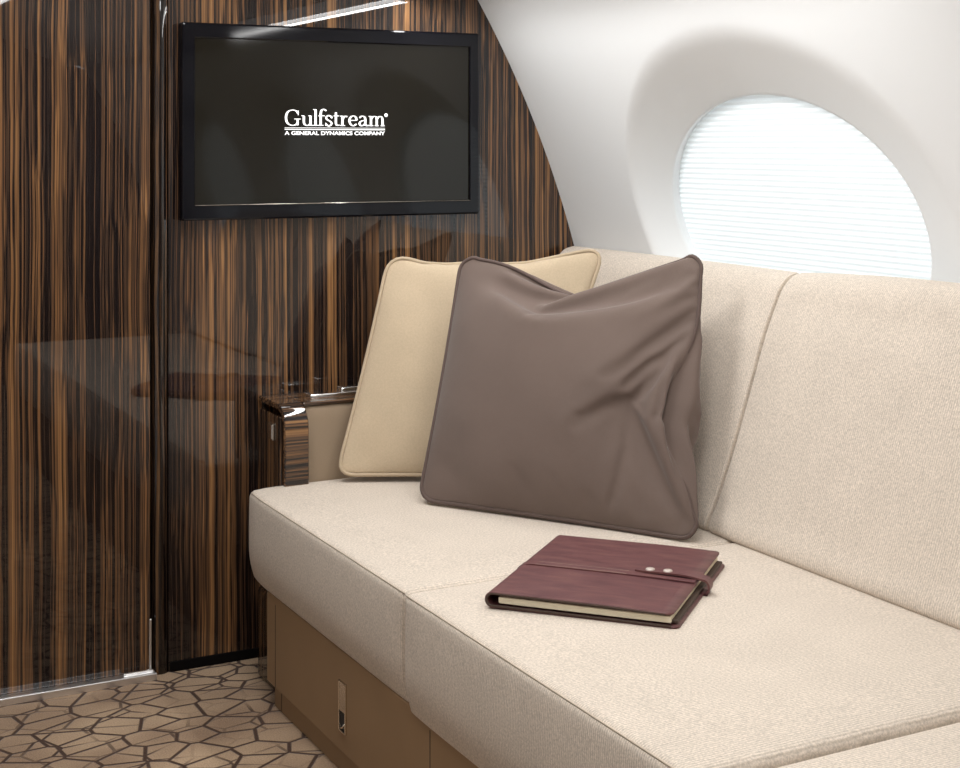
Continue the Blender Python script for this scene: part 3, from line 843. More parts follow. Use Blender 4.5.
RB = [
    -902,-12,-10,-7,-2,1,1,0,1,0,1,0,1,0,0,1,0,0,0,1,0,0,0,0,0,0,0,-1,0,0,0,-1,0,0,-1,0,-1,0,-1,0,-1,-1,0,-1,-1,-1,0,-1,-1,-1,-1,-1,-1,-1,-2,-1,-1,-1,
    -2,-1,-1,1,6,11,14,36,-6,-6,-4,-3,-1,-1,0,-1,0,0,0,-1,0,-1,0,0,1,0,0,1,0,0,0,0,0,0,-1,0,0,0,0,-1,0,0,-1,0,-1,0,-1,-1,-1,0,-1,-1,-1,-1,-1,0,-1,0,-1,
    0,0,-1,0,0,0,1,0,2,3,6,10,16,19,-2,-3,-3,-2,-2,-1,-2,-1,-1,-1,-1,-1,-2,0,-1,0,0,1,0,1,0,0,-1,0,0,0,0,0,0,0,0,0,-1,0,-1,0,-1,0,-1,-1,-1,-1,-1,-1,-1,
    0,-1,0,0,0,0,0,1,0,1,1,1,2,2,2,4,5,8,9,19,1,-1,-2,-2,-2,-1,-2,-2,-2,-2,-2,-1,-2,-1,-1,0,0,1,0,0,0,0,0,-1,0,1,0,0,0,-1,0,0,-1,0,0,-1,0,-1,-1,-1,-1,
    -1,-1,-1,-1,0,0,0,0,0,1,1,0,2,1,2,2,2,3,3,4,5,4,6,19,3,1,-1,-1,-2,-2,-2,-2,-3,-2,-3,-2,-2,-1,-1,0,0,0,0,0,0,0,-1,0,0,0,0,0,0,0,0,-1,0,0,-1,0,-1,0,
    -1,-1,-1,-1,-1,-1,-1,0,0,0,1,0,1,1,2,1,2,2,3,3,3,3,4,3,3,1,27,1,1,0,-1,-1,-2,-2,-3,-3,-3,-3,-2,-3,-1,-1,0,0,0,0,-1,0,-1,0,0,0,0,0,0,0,0,-1,0,-1,0,
    0,0,-1,-1,0,-1,-1,-1,-1,-1,-1,0,0,1,1,1,1,1,2,1,2,3,2,4,3,4,3,4,3,2,26,1,0,0,0,-1,-2,-2,-3,-4,-3,-3,-3,-2,-2,-1,0,-1,0,0,-1,0,-1,0,0,0,0,0,0,-1,0,
    0,-1,0,0,-1,0,0,-1,-1,-1,-1,-1,0,-1,0,0,0,1,1,1,1,2,1,2,2,2,3,3,4,4,3,4,3,4,25,1,0,0,-1,-1,-2,-2,-3,-4,-3,-4,-3,-2,-1,-1,-1,-1,0,-1,-1,0,-1,0,0,0,
    0,0,0,-1,0,0,-1,0,0,0,-1,0,-1,-1,0,-1,-1,0,-1,0,0,1,0,1,2,1,2,1,2,2,2,3,3,4,4,4,4,4,3,26,0,-1,0,-1,-1,-2,-2,-4,-3,-4,-3,-3,-2,-2,-1,-1,0,-1,-1,-1,
    -1,0,0,0,0,0,0,0,-1,0,-1,0,0,0,-1,0,0,-1,-1,0,-1,-1,0,0,0,0,1,1,1,1,1,2,1,2,2,2,3,3,4,4,4,5,4,4,25,0,-1,0,-1,-2,-2,-3,-3,-4,-4,-3,-3,-2,-1,-1,-1,
    -1,-1,-1,-1,-1,0,0,0,0,0,0,0,-1,0,-1,0,0,0,0,-1,0,-1,0,-1,0,-1,0,0,0,1,0,1,1,1,2,2,1,2,2,2,2,4,3,5,4,5,5,4,24,0,-1,-1,-1,-2,-3,-3,-4,-3,-4,-3,-2,
    -2,-2,-1,-1,-1,-1,-1,0,-1,0,0,0,0,0,-1,0,0,-1,0,0,0,-1,0,0,0,-1,0,-1,0,0,0,0,0,1,0,1,1,2,1,2,1,2,1,2,3,3,4,5,5,5,4,5,23,0,-1,-2,-2,-2,-3,-3,-4,-3,
    -4,-2,-2,-2,-2,-1,-1,-1,-1,-1,-1,0,0,0,0,0,0,-1,0,0,-1,0,0,0,-1,0,0,0,-1,0,0,0,0,0,0,1,0,1,1,1,1,2,1,2,1,1,1,3,4,5,5,5,5,4,5,23,-1,-2,-1,-3,-3,-3,
    -4,-3,-3,-3,-3,-2,-1,-1,-2,-1,-1,-1,0,-1,-1,0,0,0,0,0,0,-1,0,-1,0,0,0,0,0,-1,0,0,0,0,0,0,0,1,0,1,0,1,2,1,2,1,1,1,0,2,3,4,5,6,5,5,4,5,22,-2,-1,-2,
    -3,-3,-4,-3,-4,-3,-2,-2,-2,-2,-1,-1,-1,-1,-1,-1,0,-1,0,0,0,0,-1,0,0,-1,0,0,0,0,0,-1,0,0,0,0,0,0,0,1,0,1,0,1,1,1,2,2,1,1,0,0,1,3,5,6,6,6,4,3,6,21,
    -2,-2,-2,-3,-3,-4,-4,-3,-3,-2,-2,-1,-2,-1,-1,-1,-1,-1,0,-1,0,-1,0,0,0,-1,0,0,-1,0,0,0,0,0,0,-1,0,0,0,1,0,0,1,0,1,0,1,1,1,2,1,2,1,-1,-1,1,4,6,6,7,6,
    3,0,8,21,-2,-2,-3,-3,-3,-4,-3,-3,-3,-2,-2,-1,-1,-2,-1,0,-1,-1,-1,0,-1,0,-1,0,0,0,-1,0,0,-1,0,0,0,0,0,0,0,0,0,0,1,0,0,1,1,0,1,1,1,2,1,2,1,-3,-2,2,5,
    7,7,6,7,1,0,9,21,-3,-2,-3,-3,-4,-3,-4,-2,-3,-2,-1,-2,-1,-1,-1,-1,-1,0,-1,-1,0,-1,0,0,-1,0,0,0,-1,0,0,0,0,0,0,0,0,0,0,0,1,0,0,1,0,1,1,1,1,1,3,2,-2,
    -3,-1,3,5,7,7,7,7,-1,0,10,20,-2,-3,-3,-3,-4,-3,-3,-3,-2,-2,-2,-1,-1,-1,-1,-1,-1,0,-1,-1,0,-1,0,-1,0,0,0,-1,0,0,0,0,0,0,0,0,0,0,0,0,1,0,0,1,0,1,1,1,
    0,3,2,1,-3,-3,0,4,6,7,6,7,7,-2,0,11,19,-2,-3,-3,-3,-3,-3,-3,-3,-2,-2,-1,-2,-1,-1,-1,-1,-1,0,-1,-1,0,-1,0,-1,0,0,0,-1,0,0,0,0,0,0,0,0,0,0,0,0,1,0,0,
    1,0,1,1,0,2,3,2,-2,-3,-3,1,5,6,7,7,7,6,-3,0,12,18,-2,-2,-3,-3,-4,-3,-3,-2,-2,-2,-1,-2,-1,-1,-1,-1,-1,0,-1,0,-1,0,-1,0,-1,0,0,0,-1,0,0,0,0,0,0,0,0,
    0,0,1,0,0,0,1,0,1,0,1,3,2,1,-3,-4,-1,2,5,6,7,7,7,6,-4,1,12,18,-3,-2,-3,-3,-3,-3,-3,-2,-2,-1,-2,-1,-1,-2,-1,0,-1,-1,-1,0,-1,0,-1,0,0,-1,0,0,0,0,0,
    -1,0,0,0,0,1,0,0,0,0,0,0,1,0,0,1,2,3,1,-1,-3,-3,-1,3,5,6,8,6,8,4,-4,1,13,17,-2,-3,-2,-3,-3,-3,-2,-3,-1,-2,-1,-2,-1,-1,-1,-1,-1,-1,0,-1,0,-1,0,-1,0,
    0,0,-1,0,0,0,0,0,0,0,0,0,0,0,0,0,0,0,1,0,0,2,2,2,1,-3,-3,-3,1,3,6,6,7,7,7,4,-5,1,13,17,-2,-2,-3,-3,-2,-3,-2,-2,-2,-1,-2,-1,-2,-1,-1,-1,-1,0,-1,0,
    -1,0,-1,0,0,-1,0,0,0,0,-1,0,0,0,0,0,0,0,0,0,0,0,0,1,0,0,2,3,2,-1,-4,-3,-2,2,4,5,6,7,7,8,2,-4,1,13,17,-3,-2,-3,-2,-3,-2,-2,-2,-1,-2,-2,-1,-1,-2,-1,
    0,-1,-1,0,-1,0,-1,0,-1,0,0,0,-1,0,0,0,0,0,0,0,0,0,0,0,0,0,0,0,0,0,1,2,2,1,-2,-3,-4,-1,3,4,5,7,7,7,7,2,-5,1,14,16,-2,-3,-2,-3,-2,-2,-2,-1,-2,-1,-2,
    -2,-1,-1,-1,-1,-1,0,-1,0,-1,0,-1,0,0,-1,0,0,0,0,0,-1,0,0,0,0,0,0,0,0,0,0,0,0,0,2,2,0,0,-1,-4,-4,1,3,4,5,7,7,8,7,1,-5,1,14,15,-2,-2,-3,-2,-2,-2,-2,
    -1,-2,-1,-2,-1,-2,-1,-1,0,-1,-1,0,-1,0,0,-1,0,-1,0,0,0,0,-1,0,0,0,0,0,0,0,0,0,0,0,0,0,0,0,0,-1,0,0,2,-4,-3,1,2,3,7,7,7,8,7,1,-5,0,15,14,-2,-2,-2,
    -2,-2,-2,-2,-1,-2,-2,-1,-1,-1,-1,-1,-1,0,-1,-1,0,-1,0,0,-1,0,0,-1,0,0,0,0,0,0,0,0,0,0,-1,0,1,0,0,-1,1,-1,1,-1,-1,-1,-1,1,-4,0,2,3,8,8,7,7,8,0,-4,
    -1,15,14,-2,-3,-2,-2,-1,-2,-2,-2,-1,-2,-1,-1,-1,0,-1,-1,-1,0,-1,0,-1,0,-1,0,0,-1,0,0,0,0,0,-1,0,0,0,0,0,0,0,0,0,0,0,0,0,1,-1,-1,-1,-1,0,-2,-3,-2,8,
    9,7,7,8,7,1,-5,-1,15,13,-2,-2,-2,-2,-2,-2,-1,-2,-1,-2,-1,0,-1,-1,0,-1,-1,-1,0,-1,0,-1,0,0,-1,0,0,0,0,-1,0,0,0,0,0,0,0,0,0,0,0,0,0,0,0,0,-1,0,-1,-1,
    0,-2,-3,-2,2,12,9,7,8,8,0,-5,0,13,13,-2,-2,-2,-1,-2,-2,-1,-2,-1,-1,-1,-1,0,-1,-1,-1,0,-1,-1,0,-1,0,0,-1,0,0,-1,0,0,0,0,0,0,0,0,0,0,0,0,0,0,0,0,0,0,
    -1,0,-1,0,0,-1,-1,-3,-4,0,13,9,8,7,9,1,-6,1,12,12,-1,-2,-2,-2,-1,-2,-1,-2,-1,-1,0,-1,-1,-1,0,-1,-1,0,-1,0,-1,0,-1,0,0,-1,0,0,0,0,0,0,0,0,0,0,0,0,0,
    0,0,0,0,0,0,-1,0,-1,0,-1,0,-1,-3,-3,-3,11,11,9,7,9,2,-6,2,10,12,-2,-2,-1,-2,-1,-2,-1,-1,-1,-1,-1,-1,0,-1,-1,0,-1,-1,0,-1,0,-1,0,0,-1,0,0,0,0,0,0,0,
    0,0,0,0,0,0,0,0,0,1,-1,0,0,0,-1,-1,0,-1,0,-1,-3,-3,-3,2,16,11,7,10,2,-7,4,9,11,-2,-1,-2,-1,-2,-1,-1,-1,-1,0,-1,-1,-1,0,-1,0,-1,-1,0,-1,0,-1,0,-1,0,
    0,0,0,0,0,0,0,0,0,0,0,0,0,0,0,0,0,0,0,0,-1,0,-1,0,-1,0,-1,-3,-3,-3,-2,15,13,9,8,2,-8,6,10,10,-1,-2,-1,-1,-1,-2,0,-1,-1,-1,-1,0,-1,-1,0,-1,0,-1,-1,
    0,-1,0,-1,0,0,0,0,-1,0,1,-1,1,0,0,0,0,0,0,0,0,0,0,0,0,0,0,-1,-1,0,-1,0,-1,-3,-3,-3,-2,5,18,9,5,8,-6,3,12,10,-2,-1,-1,-1,-1,-1,-1,-1,-1,0,-1,-1,0,
    -1,-1,0,-1,-1,0,-1,0,-1,0,0,-1,0,0,0,0,0,0,0,1,0,0,0,0,0,0,0,0,0,0,0,0,0,-2,0,0,-1,0,-1,-3,-3,-2,-3,1,12,16,9,10,-8,-12,-2,36,-1,-2,-1,-1,-1,0,-1,
    -1,-1,0,0,-1,-1,0,-1,-1,0,-1,0,-1,0,-1,0,-1,0,0,0,0,0,0,0,0,0,1,0,0,0,0,0,0,0,0,0,0,0,0,-2,0,-1,0,0,-1,-3,-3,-2,-3,-1,9,15,14,10,-7,-9,-7,36,-1,-1,
    -1,-1,-1,0,-1,-1,0,0,-1,0,-1,-1,0,-1,0,-1,-1,0,-1,0,-1,0,0,0,0,0,0,0,0,0,0,0,1,0,0,0,0,0,0,0,0,0,0,0,-1,-2,0,0,0,-1,-3,-3,-2,-3,-2,6,14,15,9,-5,
    -10,-4,35,-1,-1,-1,0,-1,0,-1,0,-1,0,0,-1,0,-1,-1,0,-1,0,-1,-1,0,-1,0,0,0,0,0,0,0,0,0,0,0,0,0,1,0,0,0,0,0,0,0,0,0,0,-2,-1,0,0,0,-1,-3,-3,-2,-3,-2,4,
    11,16,10,-4,-9,-5,36,-1,-1,-1,-1,0,0,-1,0,0,-1,0,0,-1,0,-1,-1,0,-1,0,-1,-1,-2,2,0,0,0,0,0,0,0,0,0,0,0,0,0,1,0,0,0,0,0,0,0,0,-1,0,-2,0,0,0,-1,-3,-3,
    -2,-3,-3,2,10,16,12,-3,-9,-5,35,-1,-1,0,-1,0,0,0,0,-1,0,0,-1,0,-1,0,-1,-1,-1,0,-1,-4,0,0,-2,5,0,0,0,1,0,0,0,0,0,0,0,0,1,0,0,0,0,0,0,0,0,-1,-2,0,0,
    0,-1,-3,-3,-2,-3,-3,1,8,14,14,-1,-10,-5,35,-1,0,-1,0,0,0,0,0,0,0,-1,0,-1,-1,0,-1,-1,-1,-1,-1,-4,-4,-1,0,8,2,0,0,0,0,1,0,0,0,0,0,0,0,1,0,0,0,0,0,0,
    -1,0,-2,-1,1,0,-1,-3,-3,-3,-1,-3,-1,5,14,14,2,-10,-5,34,0,-1,0,-1,1,0,0,0,0,0,0,-1,-1,-1,0,-2,-1,-1,-1,-2,-2,-5,-3,-1,8,5,1,1,0,0,0,1,0,0,0,0,0,0,
    0,0,0,0,0,0,0,0,0,-2,-1,0,1,-1,-3,-3,-3,-2,-2,-2,4,12,15,4,-10,-6,35,-1,-1,0,0,0,1,0,1,0,-1,0,-1,-1,-1,-1,-1,-2,-1,-2,-1,-2,-4,-5,-3,3,10,5,1,0,0,
    1,0,1,0,0,0,0,0,0,0,0,0,0,0,0,0,-1,-1,-1,0,0,0,-3,-3,-3,-2,-2,-3,3,10,15,6,-9,-6,34,-1,0,0,0,0,1,1,0,0,-1,-1,0,-2,-1,-1,-1,-2,-1,-2,-2,-2,-3,-4,-5,
    -1,9,10,3,1,0,0,1,0,1,0,0,0,0,0,0,0,0,0,0,0,0,-1,-1,-1,0,0,-1,-2,-3,-3,-2,-2,-3,1,8,15,8,-8,-7,34,0,-1,0,0,1,1,1,0,-1,0,-1,-1,-1,-2,-2,-1,-2,-1,-2,
    -2,-2,-2,-4,-5,-4,3,12,9,3,0,0,0,-2,2,3,0,-1,1,-1,0,0,0,0,0,1,0,-1,-1,-1,-1,1,-1,-2,-3,-3,-2,-2,-3,-1,7,14,10,-7,-7,34,-1,-1,0,0,1,2,1,0,-1,-1,-1,
    -1,-1,-2,-2,-3,-2,-2,-2,-1,-2,-2,-2,-4,-5,-3,10,12,8,1,0,0,-3,0,4,2,0,0,0,0,0,0,0,0,0,0,0,-1,-1,-1,0,0,-2,-3,-3,-2,-2,-3,-1,4,13,12,-6,-8,34,-1,-2,
    -1,-1,-2,-1,2,5,1,0,-1,-1,-1,-2,-2,-2,-4,-3,-2,-2,-2,-2,-1,-3,-4,-6,4,14,11,5,1,-1,-2,-2,2,5,1,1,0,-1,0,0,0,0,1,-1,0,0,-1,-1,0,0,-2,-3,-3,-2,-2,-2,
    -3,3,10,14,-4,-8,33,-1,-2,-1,-1,-2,0,-1,-2,0,2,4,0,0,-1,-2,-3,-3,-2,-3,-3,-3,-3,-2,-1,-4,-6,1,10,15,7,4,0,-3,-3,0,4,6,1,0,0,0,0,0,0,0,0,-1,1,-1,-1,
    -1,1,-2,-4,-2,-2,-2,-2,-3,1,9,14,-2,-9,33,-1,-1,-2,-1,-1,-1,-1,0,-1,-2,-3,-1,0,0,4,-2,0,-2,-3,-3,-4,-3,-3,-3,-2,-6,-2,8,17,9,1,5,0,-3,-3,0,8,4,0,1,
    0,0,0,0,0,1,0,-1,-1,-1,0,0,-1,-4,-2,-2,-2,-2,-3,0,7,14,0,-9,33,-2,-1,-1,0,-1,-1,-1,-2,-1,-2,-1,-2,-3,-3,-3,0,0,2,-3,-2,-2,-3,-2,-3,-3,-4,-5,5,18,
    11,-6,3,10,2,-5,-3,2,9,5,1,0,0,0,0,0,1,0,0,-2,0,-1,1,-1,-4,-2,-2,-3,-1,-3,-2,6,14,2,-10,33,-1,-1,-1,0,-1,-1,-1,-1,-2,-1,-2,-3,-3,-3,-1,-2,-3,-3,-3,
    -3,-3,-2,-2,-2,-1,-2,-3,1,14,16,-8,-2,6,14,1,-4,-3,3,10,6,1,0,0,0,0,1,1,0,-1,-3,0,1,-1,-3,-2,-2,-3,-1,-2,-3,3,13,4,-9,32,-1,-1,0,-1,-1,-2,-2,-1,0,
    -1,-2,-3,-3,0,-2,-3,-2,-3,-3,-4,-3,-3,-4,-3,-3,-2,-2,-1,17,13,-1,-5,-4,8,16,1,-5,-1,2,11,8,1,0,0,0,1,1,0,0,-2,-3,0,1,-2,-3,-2,-2,-1,-2,-3,1,12,5,
    -9,32,-1,-1,-1,-1,-1,0,-1,-1,-1,-2,-3,-3,-1,-1,-2,-3,-3,-3,-3,-4,-3,-3,-3,-2,-2,-3,-7,1,4,8,16,-1,-6,-2,7,19,0,-3,-2,2,12,8,1,1,0,0,1,2,0,-1,-2,-4,
    1,-1,-2,-2,-2,-2,-1,-3,-1,10,8,-9,32,-1,-1,-1,0,-1,-1,0,-2,-3,-4,-4,2,-1,-3,-3,-3,-4,-3,-3,-2,-2,-2,-2,-4,-5,-11,3,4,2,2,6,14,-3,-3,-2,6,20,1,-3,
    -3,3,13,7,2,1,0,0,2,1,0,-2,-3,-3,1,-2,-1,-2,-2,-1,-2,-3,6,10,-8,32,-1,0,0,-1,0,-1,-2,-2,-5,-4,1,-1,-3,-3,-3,-3,-3,-2,-2,-2,-2,-4,-6,-7,-11,4,2,-2,
    8,4,0,0,13,1,-2,-2,7,20,-1,-3,-3,4,13,8,2,1,0,0,3,1,-1,-2,-4,-4,0,-1,0,-2,-2,-1,-2,2,11,-7,31,0,0,0,0,-1,-2,-3,-5,-3,0,-1,-3,-3,-3,-2,-2,-1,-3,-3,
    -4,-6,-8,-9,-8,4,1,-1,2,7,5,3,0,3,10,-1,-3,-1,10,17,-2,-4,-1,4,13,8,2,1,-1,1,4,1,-2,-3,-4,-5,-1,1,0,-1,-1,-2,0,10,-6,31,0,1,0,-1,-2,-3,-4,-5,0,0,
    -2,-3,-2,-1,-2,-3,-4,-5,-7,-7,-7,-8,-5,-1,1,1,1,1,3,3,11,2,3,0,8,0,-3,0,17,8,-3,-3,-1,6,13,8,1,0,-1,2,5,1,-2,-4,-5,-6,0,0,2,-1,-1,-2,9,-4,31,0,0,1,
    -3,-3,-4,-6,1,0,-1,-2,-2,-2,-3,-5,-6,-7,-7,-6,-6,-5,-4,-2,0,-1,1,2,2,1,1,4,9,7,2,1,4,0,-2,1,20,3,-3,-3,0,6,13,8,0,-1,0,5,4,0,-3,-4,-5,-8,1,1,2,1,
    -3,7,-3,31,1,1,-3,-4,-4,-7,2,2,1,-2,-3,-4,-6,-7,-6,-6,-6,-4,-4,-4,-2,-3,-5,-5,-4,10,2,2,3,1,1,1,4,5,10,5,-2,0,-1,2,20,1,-3,-3,1,6,13,8,-1,-2,1,7,4,
    -1,-3,-4,-7,-8,1,2,3,0,3,0,30,2,-4,-3,-4,-9,5,4,0,-3,-5,-6,-7,-6,-5,-4,-4,-3,-3,-3,-3,-3,-3,-4,-5,-10,1,3,2,4,4,4,5,6,3,2,4,6,3,0,0,1,19,0,-4,-2,2,
    6,14,6,-2,-2,2,9,4,-3,-2,-6,-7,-9,3,2,3,0,4,30,-3,-4,-3,-9,8,4,-1,-5,-6,-6,-6,-4,-3,-3,-3,-3,-3,-3,-4,-3,-3,-4,-3,-5,-19,3,6,4,4,5,6,4,6,3,3,3,3,1,
    3,2,2,0,17,-1,-4,-1,2,7,14,4,-3,-2,6,7,3,-3,-2,-6,-8,-10,4,2,2,8,23,-1,-6,-6,8,5,-2,-4,-5,-4,-4,-4,-5,-5,-7,-7,-8,-7,-8,-7,-5,-6,-4,-5,-26,15,6,6,
    5,5,4,5,6,6,6,6,6,6,5,4,2,2,1,1,12,-2,-3,0,2,8,13,2,-4,0,10,4,3,-3,-4,-6,-8,-10,3,2,3,26,-1,-5,9,7,-1,-2,-5,-6,-7,-9,-11,-10,-11,-13,-12,-13,-13,
    -12,-11,-8,-7,-5,3,2,-14,9,1,6,2,3,6,7,10,11,13,13,13,13,11,9,7,3,1,2,7,-2,-3,4,0,9,11,-1,-5,9,1,-2,12,-2,-5,-5,-9,-13,2,4,23,-1,14,10,1,-3,-7,-8,
    -8,-7,-8,-9,-10,-11,-12,-14,-15,-15,-16,-15,-15,-14,-14,-17,2,3,-7,6,2,3,16,14,15,15,16,16,16,15,14,11,10,8,7,5,3,3,0,-1,-4,8,0,12,-1,2,-4,10,-8,
    14,5,0,-3,-9,-13,-14,6,19,15,12,7,-29,-5,-5,-7,-8,-9,-11,-12,-13,-15,-15,-16,-17,-17,-17,-16,-15,-14,-11,-10,-6,-4,-1,3,5,8,10,13,14,16,17,17,17,
    16,16,15,14,12,12,10,8,7,7,5,4,3,3,2,2,1,1,1,0,0,1,0,0,12,-7,-11,-15,-1791,-6,-4,-2,0,-1,0,0,0,0,0,0,1,0,0,0,0,0,0,0,0,0,0,0,0,0,-1,0,-1,-1,0,-1,0,
    0,-1,0,0,-1,0,-1,0,-1,0,-1,-1,-1,-1,-2,-1,-1,-1,-1,-1,0,-1,0,0,0,0,2,3,6,11,34,-2,-2,-1,-2,0,-1,-1,0,0,0,-1,1,0,0,0,-1,0,0,0,-1,0,0,0,0,0,-1,-1,-1,
    -1,-1,0,-1,0,0,0,0,0,-1,0,0,-1,0,-1,-1,-2,-1,-2,-1,-1,-1,-1,-1,0,0,1,1,1,2,3,4,6,7,31,0,-1,-1,-1,-1,-1,0,-1,-1,0,0,0,0,0,-1,0,0,-1,0,-1,0,0,0,0,-1,
    -1,-1,-2,-1,-1,0,0,0,0,0,0,0,-1,0,0,-1,0,-1,-1,-2,-1,-2,-1,-2,0,-1,0,0,0,2,1,3,2,4,4,5,5,29,1,0,0,-1,-1,0,-1,-1,-1,0,-1,0,0,0,-1,0,-1,0,-1,0,0,0,0,
    -1,-1,-2,-1,-2,-1,-1,0,0,0,1,0,0,-1,0,0,-1,0,-1,-1,-1,-2,-1,-2,-1,-1,-1,0,0,1,1,1,3,2,3,4,4,4,3,30,1,0,0,0,-1,-1,0,-1,-1,0,-1,0,-1,0,-1,0,-1,-1,0,
    0,0,-1,0,-1,-2,-1,-2,-1,-1,-1,0,0,0,1,0,0,-1,0,0,-1,0,-1,-1,-1,-2,-1,-1,-2,0,-1,0,0,1,2,2,2,3,3,4,3,4,3,30,0,0,0,0,-1,0,-1,0,-1,-1,0,-1,0,-1,-1,-1,
    0,-1,0,0,-1,0,-1,-1,-2,-2,-1,-2,0,-1,0,1,0,0,0,0,0,-1,0,0,-1,-1,-1,-1,-2,-1,-1,-1,0,-1,1,0,1,2,2,3,3,3,4,3,4,3,29,-1,0,0,-1,0,0,0,-1,0,-1,-1,0,-1,
    -1,-1,-1,0,-1,0,-1,0,-1,-1,-2,-2,-1,-1,-1,-1,0,0,0,0,0,0,0,0,0,0,-1,0,-1,-2,-1,-1,-1,0,-1,0,0,0,1,1,2,2,3,3,3,4,3,4,4,27,-1,-1,0,-1,0,0,0,0,-1,0,
    -1,-1,-1,-1,-1,-1,0,-1,0,-1,-1,-1,-2,-1,-2,-1,-1,-1,0,0,0,0,0,0,0,0,0,0,0,-1,-1,-1,-1,-1,0,-1,-1,0,0,0,1,1,1,2,2,3,3,3,4,4,4,3,27,-1,-2,-1,0,-1,0,
    0,0,0,0,-1,-2,-1,-1,-1,-1,0,-1,-1,-1,-1,-1,-2,-2,-1,-1,-1,0,0,0,0,0,0,0,1,0,0,0,-1,-1,-1,0,-1,-1,0,-1,0,-1,1,0,1,1,1,2,2,2,3,4,4,4,4,4,26,-1,-2,-1,
    -1,-1,0,0,0,0,-1,-1,-1,-2,-1,-1,-1,0,-1,-1,-1,-2,-1,-2,-1,-1,-1,0,-1,0,0,0,1,0,0,0,0,0,0,0,-1,-1,-1,0,-1,0,-1,0,0,1,0,1,2,1,1,2,2,4,3,5,4,5,4,25,
    -2,-2,-1,-2,-1,0,0,0,-1,0,-1,-2,-1,-1,-1,-1,-1,-2,-1,-1,-2,-1,-1,-1,-1,0,-1,0,0,0,0,1,0,0,0,1,-1,0,-1,0,-1,-1,0,0,-1,0,0,0,1,1,1,1,1,1,2,3,3,4,5,5,
    4,4,24,-2,-2,-1,-2,-1,-1,0,0,-1,-1,-1,-1,-2,-1,-1,-1,-1,-2,-1,-2,-1,-1,-1,-1,0,0,-1,0,0,1,0,0,0,1,0,0,0,-1,0,-1,-1,0,0,0,-1,0,0,1,1,1,1,0,1,1,2,3,
    4,4,5,5,5,4,22,-1,-2,-2,-1,-2,-1,-1,-1,0,-1,-2,-1,-1,-2,-1,-1,-2,-1,-1,-2,-1,-1,0,-1,0,0,0,0,0,0,0,1,0,0,1,-1,0,0,-1,0,-1,0,0,0,0,0,0,0,2,1,0,1,0,
    1,2,4,3,5,5,6,6,4,20,-2,-1,-2,-2,-2,-1,-1,-2,-1,-1,-1,-2,-1,-1,-2,-1,-1,-2,-1,-1,-1,0,-1,0,0,0,0,0,0,0,0,1,0,0,0,0,0,-1,0,0,-1,0,0,0,0,0,1,0,2,1,0,
    0,0,1,3,4,3,5,6,6,6,6,16,-1,-2,-1,-2,-2,-2,-2,-2,-1,-2,-1,-2,-1,-1,-1,-2,-1,-1,-1,-1,0,-1,0,0,0,0,0,0,0,0,1,0,0,0,0,0,0,-1,0,0,0,0,0,0,0,0,1,0,2,0,
    0,0,0,2,3,4,3,4,7,7,6,6,15,-2,-1,-2,-2,-2,-2,-2,-3,-1,-2,-2,-1,-1,-1,-2,-1,-1,-1,0,-1,0,0,0,0,0,0,0,0,0,0,0,0,1,0,-1,0,0,0,0,0,-1,0,0,1,0,0,1,0,1,
    0,0,0,1,2,4,4,2,5,7,7,7,6,12,-1,-2,-2,-2,-2,-3,-2,-3,-2,-1,-2,-1,-1,-1,-1,-1,-1,-1,0,0,0,-1,0,0,0,0,0,0,0,1,0,0,0,0,0,0,-1,0,0,0,0,0,0,1,0,0,1,0,0,
    1,0,0,1,2,5,3,2,5,7,7,8,6,10,-1,-2,-2,-2,-2,-3,-3,-3,-2,-1,-1,-1,-1,-1,-1,-1,-1,0,0,0,-1,0,0,0,0,0,0,0,0,0,0,0,0,0,0,0,0,0,0,0,0,0,1,0,0,0,0,1,0,1,
    0,1,0,3,4,2,3,5,7,8,8,6,8,-1,-2,-2,-2,-3,-3,-3,-3,-1,-1,-1,-1,-1,-1,-1,0,-1,0,0,0,0,-1,0,0,0,0,0,0,0,0,0,0,0,0,0,0,0,1,0,-1,1,0,0,0,0,0,1,0,0,1,0,
    1,0,4,3,3,3,4,8,8,8,6,7,-2,-2,-2,-2,-3,-4,-3,-2,-1,-1,-1,-1,-1,-1,0,0,-1,0,0,0,0,0,0,0,0,-1,0,0,0,0,0,0,0,0,0,1,0,0,0,0,0,0,0,0,1,0,0,0,1,0,1,0,1,
    4,3,3,3,3,8,8,9,6,5,-2,-2,-2,-3,-3,-3,-3,-2,-1,0,-1,-1,-1,-1,0,0,0,-1,0,0,0,0,0,0,0,0,0,0,-1,0,0,0,0,1,0,0,0,0,0,0,0,1,0,0,0,0,1,0,0,1,0,0,2,3,4,2,
    2,4,8,9,9,5,4,-2,-2,-2,-3,-3,-3,-2,-2,-1,0,-1,-1,-1,0,-1,0,0,0,0,0,0,-1,0,0,0,0,0,0,0,0,0,0,0,0,0,0,0,1,0,0,0,0,0,0,1,0,0,1,0,0,1,0,2,3,3,2,2,4,9,
    8,10,5,2,-2,-2,-2,-3,-3,-2,-2,-2,-1,0,-1,-1,0,-1,0,0,0,-1,0,0,0,0,0,0,0,0,0,0,-1,0,0,0,1,0,0,0,0,0,0,0,1,0,0,0,0,1,0,0,1,0,0,1,2,3,3,2,1,4,8,9,10,
    4,2,-2,-2,-2,-2,-3,-2,-2,-1,-1,-1,-1,0,-1,0,0,-1,0,0,0,0,0,-1,0,0,0,0,0,0,0,0,0,0,0,0,0,1,0,0,0,0,0,1,0,0,0,0,1,0,0,1,0,1,2,3,3,2,0,4,8,9,12,2,1,
    -1,-2,-2,-3,-2,-2,-2,-1,-1,0,-1,-1,0,-1,0,0,0,0,-1,0,0,0,0,0,0,0,0,0,0,0,0,0,0,0,0,0,0,0,1,0,0,0,0,1,0,0,0,1,0,1,0,1,2,3,3,1,0,4,8,10,11,1,2,-2,-2,
